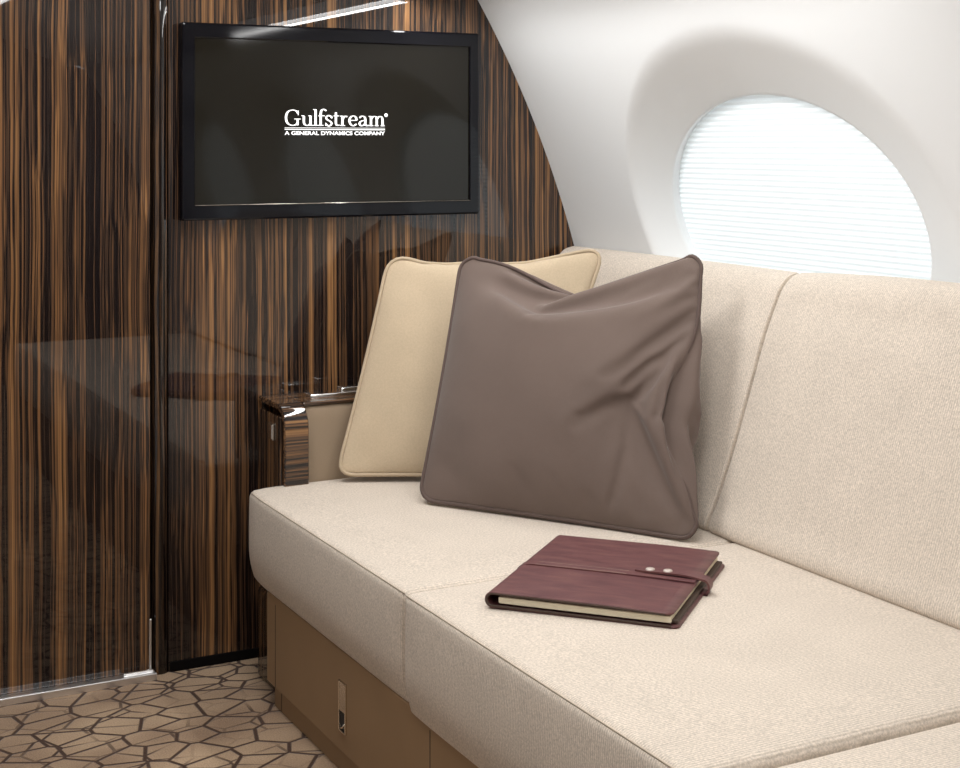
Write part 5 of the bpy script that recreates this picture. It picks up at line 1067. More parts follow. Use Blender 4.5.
    38,22,23,18,30,29,29,30,29,29,29,30,29,29,29,30,29,29,29,30,29,29,30,29,29,29,30,29,29,29,30,29,29,30,29,29,29,30,29,29,29,30,29,29,30,29,29,29,30,
    29,29,29,30,29,29,29,30,29,29,30,18,23,22,19,-1792,24,25,25,27,28,28,29,29,29,29,29,30,29,30,29,29,30,29,29,29,30,29,29,29,30,29,29,29,30,29,29,29,
    30,29,30,29,30,29,30,29,29,30,29,29,30,29,29,29,30,29,29,30,29,29,29,29,29,28,27,26,25,25,-1787,28,27,26,27,27,27,28,29,29,29,29,30,29,30,29,29,30,
    29,29,29,30,29,29,30,29,29,29,29,30,29,29,30,29,30,30,29,30,29,30,29,30,29,30,29,29,29,30,29,29,30,29,30,29,29,29,29,28,27,27,27,27,29,-1796,30,28,
    27,27,26,27,28,28,29,29,29,29,30,29,30,29,30,29,29,29,30,29,29,29,30,29,29,29,29,30,29,30,30,29,30,30,30,29,30,30,29,30,29,29,29,30,29,29,30,30,29,
    30,29,29,29,28,27,28,27,27,28,30,-1800,30,29,28,27,26,27,27,28,29,28,30,29,29,30,29,30,29,29,30,29,29,30,29,29,29,29,30,29,29,29,30,30,30,30,30,30,
    29,30,30,29,30,29,30,29,30,29,29,30,30,30,29,30,29,29,28,28,27,27,27,27,27,25,-1793,30,28,28,27,27,27,27,27,29,28,29,29,30,29,30,29,29,30,29,29,30,
    29,29,29,30,29,29,29,30,29,30,30,30,30,30,30,30,30,30,29,30,29,30,29,30,29,30,30,29,30,30,29,30,28,28,28,27,27,26,27,25,25,-1790,29,29,28,27,27,26,
    27,28,28,28,29,29,29,29,30,29,29,30,29,30,29,29,29,30,29,29,29,30,29,30,30,30,30,31,30,30,30,29,30,30,29,30,29,30,30,29,30,30,30,30,30,29,29,29,27,
    28,27,26,26,26,25,24,-1786,28,28,28,27,27,27,27,27,28,28,28,29,29,29,30,29,29,30,29,30,29,29,30,29,29,29,30,29,30,30,30,31,30,30,30,30,30,30,30,29,
    30,30,29,30,30,30,30,30,30,30,29,30,29,28,28,27,26,26,26,25,25,23,-1783,28,28,27,27,27,27,27,27,28,28,28,29,28,29,30,29,29,30,29,30,29,29,30,29,29,
    30,29,30,30,30,31,30,30,31,30,30,30,30,29,30,30,30,29,30,30,30,31,30,30,30,29,30,28,29,27,27,26,25,25,25,24,22,-1778,27,27,27,27,27,26,27,28,28,28,
    28,28,29,29,29,29,30,29,29,30,29,29,30,29,30,29,30,30,31,30,30,31,30,30,31,30,30,29,30,30,30,30,30,30,30,30,30,31,30,29,30,29,29,29,27,26,25,25,24,
    24,23,22,-1773,27,26,27,26,27,26,27,28,27,28,29,28,28,29,29,29,30,29,30,29,29,30,29,30,29,30,31,30,30,31,30,31,30,30,30,30,30,30,30,30,30,30,30,30,
    31,30,30,31,30,29,30,29,30,28,27,26,23,23,24,23,24,21,-1768,26,27,26,26,26,26,27,27,28,28,28,29,28,29,29,29,29,29,30,29,29,30,30,30,30,30,30,31,30,
    30,31,30,31,30,30,30,30,30,30,30,30,30,31,30,31,30,30,31,29,30,30,30,29,29,27,24,22,21,22,24,24,20,-1762,26,26,26,25,26,26,26,28,28,28,28,28,29,28,
    29,29,29,30,29,29,30,30,30,30,30,30,31,30,31,30,31,30,31,30,30,30,30,30,30,31,30,30,31,30,31,30,30,30,30,30,30,30,30,29,26,23,20,19,21,25,24,20,
    -1758,26,26,26,25,25,26,26,28,28,28,28,28,28,29,29,29,29,29,29,30,30,30,30,30,31,30,31,30,31,30,31,30,31,30,30,30,30,31,30,30,30,31,30,31,31,30,30,
    30,30,31,30,30,31,28,26,21,16,16,21,26,27,22,-1756,26,25,25,25,25,26,26,28,27,28,29,28,28,28,29,29,29,30,29,30,30,30,31,30,31,30,31,30,31,31,30,31,
    30,30,30,31,30,30,30,31,30,31,30,31,30,31,30,30,31,30,31,30,31,29,25,19,11,13,21,29,30,26,-1757,25,25,25,25,25,25,26,27,28,28,28,28,28,29,28,29,30,
    29,30,30,31,30,31,30,31,30,31,31,30,31,30,31,30,30,31,30,30,31,30,31,30,31,30,31,30,31,30,30,31,31,31,30,31,30,26,14,4,11,25,30,29,26,-1751,25,25,
    25,24,25,25,26,27,27,28,28,28,29,28,29,29,30,30,30,30,31,30,31,30,31,31,30,31,30,31,31,30,30,31,30,30,31,30,31,30,31,31,30,31,30,31,30,31,31,30,31,
    31,30,30,23,9,3,13,25,30,29,25,-1743,24,24,25,24,25,25,26,26,27,28,28,29,28,29,29,29,30,30,31,30,31,30,31,31,30,31,30,31,31,30,31,30,31,30,31,30,
    31,30,31,30,31,31,30,31,31,30,31,31,30,31,30,31,31,29,19,6,3,13,25,30,29,24,-1736,24,24,24,25,24,25,25,26,27,28,29,28,29,29,29,30,30,30,31,30,31,
    31,30,31,30,31,31,30,31,31,30,31,30,31,30,31,30,31,31,30,31,31,30,31,31,30,31,31,30,31,31,30,31,28,13,3,5,13,25,30,29,22,-1726,23,23,24,24,25,24,
    25,26,27,28,29,29,29,29,30,30,30,31,30,31,30,31,30,31,31,30,31,31,30,31,31,30,31,30,31,30,31,31,31,30,31,31,30,31,31,30,31,31,31,30,31,31,30,26,6,
    4,6,11,27,29,29,18,-1715,22,24,23,24,24,24,25,26,27,29,29,29,29,30,30,30,30,31,30,31,31,30,31,31,30,31,30,31,31,30,31,31,30,31,31,30,31,31,30,31,
    31,31,30,31,31,31,30,31,31,30,31,31,30,24,11,4,2,4,26,30,29,14,-1704,22,23,23,24,23,24,25,26,28,29,29,29,30,30,30,30,31,30,31,30,31,31,30,31,31,30,
    31,31,30,31,31,30,31,31,30,31,31,31,30,31,31,31,30,31,31,31,30,31,31,31,30,31,30,16,18,-1,-2,6,26,29,28,10,-1690,21,22,23,23,24,24,25,26,29,29,29,
    29,30,30,30,31,30,31,30,31,31,30,31,30,31,31,30,31,31,31,30,31,31,30,31,31,31,31,30,31,31,31,30,31,31,31,30,31,31,31,30,31,29,18,13,-6,-3,8,25,29,
    28,5,-1677,21,22,22,24,23,24,25,27,28,29,30,29,30,30,31,30,31,30,31,30,31,31,30,31,31,30,31,31,30,31,31,31,30,31,31,31,31,30,31,31,31,31,30,31,31,
    31,31,30,31,31,31,30,29,17,10,-5,-8,7,25,29,27,1,-1664,21,22,22,23,24,24,25,27,28,29,30,30,30,30,30,31,30,31,30,31,30,31,31,31,30,31,31,30,31,31,
    31,30,31,31,31,31,31,30,31,31,31,31,30,31,31,31,31,30,31,31,31,30,28,18,6,-6,-10,5,24,29,27,-4,-1649,21,21,22,23,24,24,26,26,29,29,30,29,30,30,31,
    30,31,30,31,30,31,31,30,31,31,31,30,31,31,31,31,30,31,31,31,31,30,31,31,31,31,31,30,31,31,31,30,31,31,31,31,30,28,16,3,-8,-10,4,22,29,27,-8,-1635,
    20,21,23,23,23,25,25,27,29,29,29,30,30,30,30,31,30,31,30,31,31,30,31,31,31,30,31,31,31,30,31,31,31,31,31,30,31,31,31,31,31,30,31,31,31,31,30,31,31,
    31,31,30,27,16,-3,-12,-6,2,21,28,27,-10,-1622,20,21,22,23,24,24,26,27,28,30,29,29,31,30,30,30,31,30,31,31,30,31,31,31,30,31,31,31,30,31,31,31,31,
    31,30,31,31,31,31,31,30,31,31,31,31,31,30,31,31,31,31,30,27,13,-8,-1,-14,-1,19,27,28,-13,-1610,21,21,22,22,24,24,26,28,28,29,30,29,30,30,31,30,30,
    31,31,30,31,31,31,30,31,31,31,30,31,31,31,31,30,31,31,31,31,31,31,31,31,30,31,31,31,31,30,31,31,31,31,30,25,6,9,-7,-18,-7,16,27,27,-12,-1599,20,21,
    22,23,24,24,26,28,29,28,29,30,30,30,30,31,30,31,30,31,31,30,31,31,31,31,30,31,31,31,31,31,30,31,31,31,31,31,31,30,31,31,31,31,31,31,30,31,31,31,31,
    30,23,10,6,-5,-18,-14,11,27,27,-12,-1588,20,21,22,23,23,25,27,27,29,28,29,30,30,30,30,30,31,30,31,31,30,31,31,31,30,31,31,31,31,31,31,31,30,31,31,
    31,31,31,30,31,31,31,31,31,31,31,30,31,31,31,31,30,20,12,6,-4,-16,-20,4,28,25,-10,-1578,20,21,22,23,23,26,26,28,28,28,29,30,29,30,30,31,30,31,31,
    30,31,31,31,30,31,31,31,31,31,30,31,31,31,31,31,31,31,31,30,31,31,31,31,31,31,30,31,31,31,31,31,31,11,17,0,7,-16,-22,-9,27,26,-7,-1569,20,21,22,23,
    25,25,27,27,28,28,29,29,30,30,30,30,31,31,31,30,31,31,31,30,31,31,31,31,30,31,31,31,31,31,31,31,31,31,30,31,31,31,31,31,31,30,31,31,31,31,31,31,20,
    -2,4,12,-15,-23,5,26,-1,0,-1561,20,21,22,23,25,25,27,27,28,28,29,30,29,29,31,30,31,31,30,31,31,31,30,31,31,31,31,30,31,31,31,31,31,31,31,31,31,30,
    31,31,31,31,31,31,31,30,31,31,31,31,31,31,22,3,11,-4,-24,-6,26,-9,17,-28,-1544,20,21,23,23,25,26,27,27,28,30,29,27,28,30,31,30,31,30,31,31,30,31,
    31,31,31,31,31,31,30,31,31,31,31,31,31,31,31,30,31,31,31,31,31,31,31,31,30,31,31,31,31,31,19,19,1,-20,-11,22,14,-9,-15,-3,-1553,20,21,23,24,26,26,
    27,27,29,28,25,28,29,31,30,31,31,30,31,31,30,31,31,31,31,31,30,31,31,31,31,31,31,31,31,31,31,30,31,31,31,31,31,31,31,30,31,31,31,31,31,30,26,17,-2,
    -20,12,11,-9,19,-6,-6,-1577,20,21,23,25,26,27,28,27,26,24,27,30,30,30,31,30,30,31,31,30,31,31,31,31,31,31,31,30,31,31,31,31,31,31,31,31,31,30,31,
    31,31,31,31,31,31,30,31,31,31,31,30,31,29,16,-8,-7,19,0,-8,4,13,0,-1594,21,21,24,24,26,27,27,25,23,28,29,30,30,30,30,31,30,31,30,31,31,31,31,31,31,
    31,31,30,31,31,31,31,31,31,31,31,30,31,31,31,31,31,31,31,30,31,31,31,31,31,30,31,31,9,10,-7,18,-9,-5,1,5,17,-1606,20,22,23,24,26,25,25,24,28,29,30,
    30,29,30,30,30,31,31,30,31,31,31,31,31,31,31,31,30,31,31,31,31,31,31,31,31,31,30,31,31,31,31,31,31,31,30,31,31,30,31,31,31,31,21,-1,12,6,-7,-6,-3,
    10,19,-1619,20,22,22,24,24,25,26,27,28,30,29,29,30,30,30,30,31,30,31,31,31,31,31,31,31,31,31,30,31,31,31,31,31,31,31,31,31,31,30,31,31,31,31,31,31,
    30,31,31,30,31,31,31,31,24,13,6,1,-4,-8,-4,14,21,-1632,20,21,22,24,24,25,27,28,29,29,28,30,30,30,30,30,31,31,30,31,31,31,31,31,31,31,31,31,31,31,
    31,30,32,31,30,31,31,31,31,30,31,31,30,31,31,31,31,31,30,31,31,31,31,26,13,7,5,-5,-7,-4,19,21,-1645,20,21,22,23,25,26,27,28,28,29,29,30,29,30,31,
    30,31,30,31,31,31,31,31,31,31,31,31,31,31,31,31,31,31,31,31,31,31,31,30,30,31,30,31,31,31,31,31,30,31,31,31,31,31,28,12,9,7,-5,-8,0,22,22,-1657,19,
    21,22,24,24,26,28,28,28,29,29,29,30,30,31,30,31,31,30,31,31,31,31,31,31,31,31,31,31,31,31,31,31,31,31,31,31,31,31,29,31,30,31,31,31,30,31,31,31,31,
    31,31,31,28,18,10,4,-6,-7,4,25,22,-1669,20,21,22,24,24,26,28,27,29,29,29,29,30,30,31,30,31,31,30,31,31,31,31,31,31,31,31,31,31,31,31,31,31,31,31,
    31,31,31,31,31,29,31,30,31,31,31,30,31,31,31,31,31,30,30,21,11,3,-6,-5,7,27,23,-1682,20,21,23,23,25,27,27,28,27,29,30,29,30,30,30,31,31,30,31,31,
    31,31,31,31,31,31,31,31,31,31,31,31,31,31,31,31,31,31,31,31,31,29,31,30,31,31,30,30,31,31,31,31,31,30,24,13,3,-7,-4,12,28,23,-1694,20,21,23,25,26,
    27,28,27,28,27,28,29,30,31,30,31,31,31,30,31,31,31,31,31,31,31,31,32,31,30,31,31,31,31,31,31,31,31,31,31,31,31,29,30,31,31,30,31,30,31,31,31,31,30,
    26,16,3,-8,-1,15,28,24,-1705,19,22,24,26,28,28,27,27,27,26,25,30,31,30,31,30,31,31,30,31,31,31,31,31,31,31,32,31,31,30,32,30,32,31,31,30,31,31,31,
    31,31,31,30,29,31,31,31,29,31,31,30,32,31,30,28,18,4,-8,1,18,29,24,-1717,20,22,26,28,27,26,26,25,25,27,29,30,30,30,31,31,30,31,30,31,31,31,32,31,
    31,31,31,31,31,31,31,31,31,31,31,31,30,32,30,31,31,31,30,31,29,31,30,32,28,31,31,31,31,31,29,21,5,-7,2,20,30,24,-1728,20,23,27,26,25,24,25,26,28,
    29,30,30,30,30,31,30,30,31,31,31,31,31,31,31,31,31,31,31,31,31,31,31,31,31,31,31,31,31,31,30,31,31,31,30,30,30,30,31,31,29,31,31,31,31,30,23,8,-7,
    3,23,30,24,-1739,19,23,25,24,25,25,27,28,29,30,30,29,30,31,30,30,31,31,31,30,31,31,31,31,31,31,31,31,31,31,31,31,31,31,31,31,31,31,31,31,30,31,31,
    31,30,30,30,30,31,31,28,31,31,31,31,26,11,-7,5,25,30,25,-1752,18,22,23,25,26,27,28,29,29,30,30,30,31,30,30,30,31,31,30,31,31,30,31,31,31,31,31,31,
    31,31,31,31,31,31,31,31,31,31,31,31,31,30,31,30,31,31,29,30,30,32,30,29,31,31,31,28,14,-5,5,27,30,25,-1763,18,20,24,25,28,28,28,30,29,29,31,31,29,
    30,31,31,30,31,31,31,31,29,31,30,31,31,31,31,31,31,31,31,31,31,31,31,31,31,31,31,31,31,30,31,30,31,30,30,30,29,32,29,30,31,31,30,19,-4,6,28,30,26,
    -1774,17,21,24,26,28,28,28,30,29,31,31,29,30,30,31,31,31,31,31,31,31,31,29,31,28,31,30,32,31,31,31,31,31,31,31,31,31,31,31,31,31,31,31,30,31,30,30,
    31,29,30,29,32,29,31,31,31,23,-2,7,30,30,26,-1785,18,22,23,28,28,29,30,26,30,32,28,30,30,31,30,31,31,31,31,32,31,31,30,31,29,28,30,30,31,31,32,31,
    31,31,31,31,31,31,31,31,31,31,31,31,30,30,30,31,30,30,29,29,32,29,32,31,27,2,8,30,29,27,-1795,17,23,26,29,29,31,29,25,31,29,30,29,29,31,31,31,31,
    30,31,31,31,31,31,31,29,30,30,31,26,31,31,31,31,31,31,32,31,31,31,31,31,31,31,31,31,30,30,30,31,30,30,28,28,33,29,32,31,7,9,30,28,29,-1806,19,28,
    25,28,31,30,27,31,28,25,30,29,30,32,30,31,31,31,30,31,30,31,31,31,31,28,30,31,31,25,30,31,31,31,31,31,31,31,32,31,31,31,31,31,31,30,31,30,30,30,30,
    30,28,27,34,30,32,19,7,30,25,30,-1815,22,29,27,31,29,27,32,27,26,27,28,30,31,31,31,31,30,31,31,30,28,31,31,31,30,30,31,30,30,31,26,29,30,31,31,31,
    31,31,31,31,31,31,31,31,31,31,31,31,30,30,30,30,29,27,24,34,33,27,11,30,23,31,-1823,26,28,32,29,27,32,26,26,24,30,31,28,30,32,30,31,31,30,30,31,31,
    30,30,28,31,30,29,31,31,31,31,27,29,27,31,31,31,31,31,31,31,31,31,31,31,31,31,31,31,30,31,30,29,27,28,23,33,21,30,31,21,31,-1828,28,31,31,26,32,25,
    23,28,29,31,26,30,31,30,31,31,31,31,31,28,31,31,29,30,31,25,31,31,31,31,31,31,29,28,26,31,30,31,31,31,31,30,31,31,31,31,31,31,31,31,31,30,30,29,28,
    27,13,33,35,33,23,31,-1834,30,32,33,29,21,26,27,29,30,28,29,30,29,29,31,31,31,29,31,30,31,29,31,30,31,29,27,31,29,31,31,29,29,30,30,27,31,30,30,31,
    31,31,29,31,31,31,32,31,31,31,31,31,31,31,29,18,27,21,36,27,35,33,-1837,34,33,30,22,26,27,28,29,30,29,30,30,29,29,29,29,30,30,30,30,31,30,31,30,31,
    28,29,29,31,27,30,31,30,31,27,30,29,30,30,29,31,32,30,28,32,30,32,31,31,31,31,29,30,31,30,28,24,26,14,37,38,36,-1832,36,35,24,22,26,27,30,30,30,29,
    30,30,29,30,29,29,29,29,29,29,30,30,30,30,29,31,29,29,29,31,28,30,30,29,30,29,29,29,29,29,30,31,31,30,28,31,31,31,30,31,30,29,31,31,31,30,28,19,26,
    19,39,36,-1814,38,23,24,26,27,30,30,30,30,30,30,30,29,30,29,29,28,29,28,30,30,30,25,31,30,29,29,29,30,30,31,30,29,30,29,29,28,29,28,28,29,29,31,31,
    31,27,31,30,30,30,30,31,30,29,31,28,30,27,23,25,16,39,-1788,24,26,24,27,31,30,31,30,30,30,30,31,30,31,29,30,28,29,27,28,28,23,31,27,29,31,29,31,31,
    31,31,31,30,31,29,29,29,28,28,28,27,28,24,31,31,31,26,30,28,31,31,31,31,26,28,31,31,31,25,18,22,20,0,0,0,0,0,0,0,0,0,0,0,0,0,0,0,0,0,0,0,0,0,0,0,0,
    0,0,0,0,0,0,0,0,0,0,0,0,0,0,0,0,0,0,0,0,0,0,0,0,0,0,0,0,0,0,0,0,0,0,0,0,0,0,0,0,0,0,3,3,2,2,1,0,1,1,0,1,0,1,0,1,1,1,0,1,0,0,0,1,0,0,1,0,0,0,0,0,0,
    0,0,0,0,0,0,0,0,1,0,0,0,0,0,0,0,-1,0,-1,0,-1,-1,-1,-1,-1,-2,-1,-2,-1,-2,-2,-2,-3,0,6,5,4,3,2,2,1,1,1,1,1,1,2,1,2,2,1,0,1,0,1,1,0,1,1,0,0,0,1,0,0,0,
    0,0,0,0,0,0,0,0,1,0,0,1,0,-1,0,-1,-1,-2,-1,-1,-2,-2,-2,-3,-3,-3,-3,-3,-3,-4,-4,-5,0,8,7,6,4,2,3,2,1,2,1,2,2,2,3,2,3,1,1,1,1,1,1,1,1,1,1,0,0,1,0,0,
    0,1,0,0,0,0,0,0,0,1,0,0,1,0,-1,-1,-1,-2,-2,-2,-2,-3,-2,-4,-4,-4,-4,-4,-5,-5,-5,-6,-7,0,10,8,7,4,4,3,2,2,2,3,2,3,3,4,3,3,2,1,2,1,2,1,2,1,1,1,1,0,0,
    1,0,1,0,0,0,0,0,0,0,1,0,1,0,0,0,-1,-1,-2,-3,-3,-2,-3,-3,-4,-4,-5,-6,-5,-6,-5,-6,-7,-8,-9,1,11,9,8,5,4,3,3,3,2,3,4,4,4,4,4,3,3,2,2,2,3,2,2,1,1,1,1,
    0,1,1,0,1,0,0,0,0,0,0,0,1,0,1,0,0,0,-1,-2,-3,-3,-3,-4,-3,-4,-5,-5,-7,-6,-7,-7,-6,-7,-8,-9,-10,1,12,10,8,6,5,3,3,3,4,4,5,5,5,5,4,3,4,3,2,3,3,2,3,1,
    1,1,1,1,1,0,1,1,0,0,0,0,0,0,1,0,1,0,0,0,-1,-1,-3,-3,-3,-4,-4,-4,-5,-6,-7,-8,-8,-8,-7,-7,-8,-8,-10,-11,1,12,11,9,7,5,4,3,4,5,5,6,6,6,5,5,4,3,4,3,4,
    3,3,2,2,1,1,1,0,1,2,1,0,1,0,0,-1,1,0,0,1,0,0,0,0,-1,-2,-3,-3,-4,-4,-5,-5,-6,-7,-9,-9,-10,-9,-8,-8,-7,-9,-11,-11,1,13,12,9,7,6,4,4,5,6,7,7,6,7,6,5,
    4,4,5,4,3,4,3,2,2,1,1,1,1,1,1,1,1,0,0,0,0,0,1,0,0,1,-1,0,-1,-1,-2,-3,-3,-4,-5,-5,-6,-7,-9,-10,-12,-12,-10,-9,-7,-7,-9,-11,-13,2,14,12,10,8,6,5,5,7,
    7,8,7,8,7,6,5,5,5,4,5,4,3,3,2,2,1,1,1,1,2,1,1,1,0,0,0,0,0,1,0,0,0,-1,0,-2,-1,-3,-2,-4,-4,-4,-6,-7,-8,-11,-13,-14,-13,-11,-9,-7,-6,-9,-12,-13,2,14,
    13,11,8,7,6,7,8,8,9,9,8,7,6,6,5,5,5,4,4,4,3,2,1,1,2,1,1,2,1,1,1,0,0,0,0,0,1,0,0,-1,-1,-1,-1,-2,-3,-3,-3,-4,-5,-6,-8,-10,-13,-15,-16,-15,-12,-8,-6,
    -6,-8,-13,-14,3,15,13,11,9,8,8,9,9,9,10,10,8,7,6,6,5,6,4,5,4,4,2,3,1,1,2,1,2,1,2,1,1,0,0,0,0,0,0,0,-1,-1,-1,-1,-2,-2,-3,-3,-3,-4,-5,-7,-9,-12,-15,
    -18,-19,-16,-12,-7,-4,-5,-9,-13,-15,4,15,14,12,11,9,9,10,10,11,10,10,8,8,6,6,5,6,4,5,4,4,2,3,1,2,1,2,1,2,2,1,0,0,0,0,0,0,0,0,-1,-1,-2,-1,-2,-3,-2,
    -4,-3,-4,-6,-7,-10,-14,-19,-21,-20,-17,-12,-5,-2,-3,-10,-15,-15,5,16,15,13,11,11,11,11,11,11,11,10,8,8,6,6,6,5,5,4,4,4,3,2,2,1,2,1,2,2,2,1,0,0,0,0,
    0,0,-1,-1,0,-2,-1,-2,-2,-3,-2,-4,-3,-5,-5,-8,-12,-17,-22,-24,-22,-18,-10,-3,2,-2,-13,-19,-12,6,17,15,15,13,12,12,12,12,11,11,10,8,7,7,6,6,5,5,4,4,
    4,3,3,2,1,2,2,1,2,2,1,0,0,0,0,0,-1,0,-1,-1,-2,-1,-2,-3,-2,-3,-3,-4,-4,-6,-8,-15,-20,-26,-26,-24,-18,-9,0,7,0,-20,-26,-5,8,18,16,16,14,13,14,12,13,
    12,10,9,9,7,7,6,6,5,5,4,5,3,4,2,3,1,2,2,2,2,1,1,0,0,0,0,0,-1,-1,-1,-1,-1,-2,-2,-2,-3,-2,-4,-3,-4,-6,-10,-17,-26,-29,-28,-25,-17,-8,4,11,-3,-26,-28,
    1,10,19,17,17,15,15,14,13,13,12,10,9,9,7,7,6,6,5,5,5,4,4,3,3,3,2,2,2,1,2,1,1,1,0,-1,0,0,-1,-1,-1,-1,-1,-2,-2,-2,-2,-3,-3,-3,-5,-6,-14,-23,-29,-30,
    -28,-23,-16,-5,7,9,-7,-29,-27,4,12,20,18,17,17,15,14,14,14,12,10,9,9,7,7,7,5,6,5,5,4,4,3,4,2,2,2,2,2,1,2,0,1,0,0,0,-1,0,-1,-1,-1,-2,-1,-2,-2,-2,-3,
    -3,-3,-5,-11,-18,-27,-29,-30,-28,-21,-14,-3,9,6,-12,-29,-28,7,15,20,19,18,17,16,15,15,13,12,11,10,8,8,7,6,6,6,5,5,4,4,4,3,3,2,2,2,2,1,1,1,0,1,0,-1,
    0,0,-1,-1,-1,-1,-1,-2,-1,-2,-3,-4,-2,-9,-14,-23,-29,-30,-30,-26,-20,-13,0,10,3,-15,-31,-27,10,17,21,19,19,17,17,15,15,14,12,11,10,9,7,8,6,7,5,5,5,
    5,4,3,4,2,3,2,2,2,1,1,1,0,1,0,0,0,-1,0,-1,-1,-1,-1,-1,-1,-2,-2,-2,-7,-11,-20,-26,-30,-30,-29,-25,-18,-12,1,11,1,-19,-30,-28,12,20,21,20,19,18,17,
    16,15,14,13,11,10,9,8,7,7,7,5,5,5,5,4,4,3,3,2,3,2,1,2,1,0,1,1,0,0,0,-1,0,-1,0,-1,0,-1,-1,-2,-2,-3,-9,-15,-24,-28,-30,-30,-28,-24,-17,-11,3,11,-1,
    -22,-31,-28,13,24,21,20,20,18,17,17,15,15,12,12,10,9,9,8,7,6,6,5,5,4,4,4,3,3,3,2,3,1,2,1,1,1,0,0,1,-1,0,0,0,0,-1,0,0,-1,-1,-3,-5,-11,-20,-27,-30,
    -30,-30,-26,-22,-17,-10,4,12,-4,-24,-30,-29,13,28,21,21,20,18,18,17,15,15,13,11,11,10,9,8,7,6,6,5,5,5,4,3,4,3,3,2,2,2,1,2,1,1,0,1,0,0,0,0,0,0,0,0,
    0,-1,-1,-2,-9,-14,-24,-29,-30,-30,-30,-25,-20,-17,-10,7,11,-5,-27,-29,-30,13,32,22,20,20,19,18,17,16,14,14,12,12,10,9,8,7,6,6,5,5,4,5,3,4,3,3,2,2,
    2,2,1,2,1,0,1,0,0,0,1,0,0,0,0,0,0,0,-4,-10,-20,-28,-29,-30,-31,-28,-24,-20,-16,-9,6,12,-6,-27,-30,-30,12,36,22,21,20,19,17,17,16,15,13,13,13,11,11,
    7,7,6,5,5,5,5,4,4,4,3,3,2,3,1,2,2,1,1,1,0,1,0,0,1,0,0,1,0,0,1,1,-9,-11,-27,-28,-29,-31,-30,-27,-23,-17,-18,-8,5,14,-6,-30,-29,-30,10,40,22,21,20,
    18,18,16,16,14,13,12,10,13,16,5,10,7,5,5,5,5,4,4,4,3,3,3,2,2,2,2,1,1,1,0,1,0,1,0,1,0,1,0,0,1,1,-4,-28,-28,-28,-26,-30,-31,-24,-10,-14,-26,-13,3,13,
    -6,-30,-28,-30,7,44,22,21,19,19,17,16,14,14,11,12,16,17,7,12,8,6,7,6,5,5,4,4,4,4,3,3,2,2,2,1,2,1,0,1,1,0,1,0,1,0,1,0,0,1,1,-10,-25,-31,-29,-30,-27,
    -31,-8,-11,-16,-28,-19,0,14,-5,-31,-27,-30,3,48,22,20,20,18,17,16,14,14,14,16,17,9,12,9,8,7,7,6,6,5,4,4,4,4,3,3,2,2,2,2,1,1,1,0,1,1,0,0,1,0,1,0,0,
    1,0,-15,-23,-29,-30,-30,-31,-28,4,-5,-27,-28,-21,-6,14,-4,-31,-26,-30,-1,52,21,21,20,18,17,16,15,16,16,16,13,11,9,10,8,8,6,7,6,5,5,4,4,4,3,3,2,2,2,
    2,1,1,1,0,1,0,1,0,0,0,1,0,0,1,-1,-22,-23,-23,-30,-30,-31,-28,5,1,-21,-29,-26,-13,11,-2,-31,-24,-29,-7,56,22,20,20,18,18,16,17,16,16,15,11,10,12,9,
    8,8,7,7,6,5,5,5,4,4,3,3,2,2,2,1,1,1,1,0,1,0,1,0,0,0,0,0,0,0,-2,-19,-21,-30,-29,-29,-30,-28,4,7,-14,-29,-29,-21,1,5,-29,-22,-30,-11,59,22,21,19,19,
    18,18,17,16,16,13,12,10,10,11,8,8,7,6,6,6,5,5,5,3,4,3,2,2,1,2,1,0,1,0,1,0,0,0,0,-1,0,0,0,-1,-3,-17,-21,-29,-30,-29,-30,-28,3,8,-3,-29,-29,-27,-9,8,
    -28,-17,-31,-17,62,22,21,20,19,19,17,18,16,15,14,12,10,10,10,8,8,7,7,6,6,6,5,4,4,3,3,2,2,1,2,0,1,1,0,0,0,0,-1,0,-1,0,-1,0,-1,-4,-15,-22,-27,-30,
    -30,-29,-28,1,9,1,-26,-23,-29,-20,5,-27,-11,-31,-23,64,22,21,21,19,19,18,17,16,15,13,13,11,10,9,8,8,8,6,7,6,6,5,5,4,3,3,2,1,1,1,1,0,1,0,0,-1,0,-1,
    0,-1,-1,-1,-1,-1,-4,-13,-23,-26,-29,-30,-30,-27,-2,11,3,-18,-24,-25,-28,-1,-27,-8,-30,-28,66,22,21,21,20,18,18,17,16,14,13,12,13,11,9,8,8,7,8,7,6,
    6,6,5,3,4,2,2,1,1,1,0,0,0,0,0,-1,0,-1,-1,-1,-1,-1,-2,-1,-4,-11,-25,-24,-29,-30,-29,-26,-5,10,6,-12,-31,-14,-26,-22,-10,-22,-20,-34,67,22,21,21,19,
    19,18,17,16,13,12,14,14,10,9,8,8,9,7,7,7,7,5,5,4,3,2,2,1,0,1,0,0,0,-1,0,-1,-1,-1,-1,-1,-2,-1,-2,-2,-4,-9,-21,-28,-28,-29,-29,-26,-7,9,8,-9,-27,-25,
    -14,-28,-10,-25,6,35,-27,22,21,21,19,18,18,17,17,16,14,12,11,10,9,9,8,8,8,8,7,7,6,5,3,3,2,1,1,0,1,0,-1,0,-1,-1,-1,-1,-1,-2,-1,-2,-2,-2,-2,-4,-8,
    -19,-27,-28,-29,-29,-26,-9,8,9,-5,-24,-29,-17,-18,-21,-34,23,28,-26,22,21,20,19,18,18,17,16,18,14,11,11,10,9,9,9,8,9,8,8,7,7,4,3,2,2,1,1,0,0,0,0,
    -1,-1,-1,-2,-1,-2,-1,-2,-2,-2,-2,-3,-4,-7,-17,-26,-28,-29,-29,-25,-11,5,11,-1,-22,-30,-21,-17,-29,-19,12,30,-25,22,21,20,19,18,18,17,18,15,13,12,
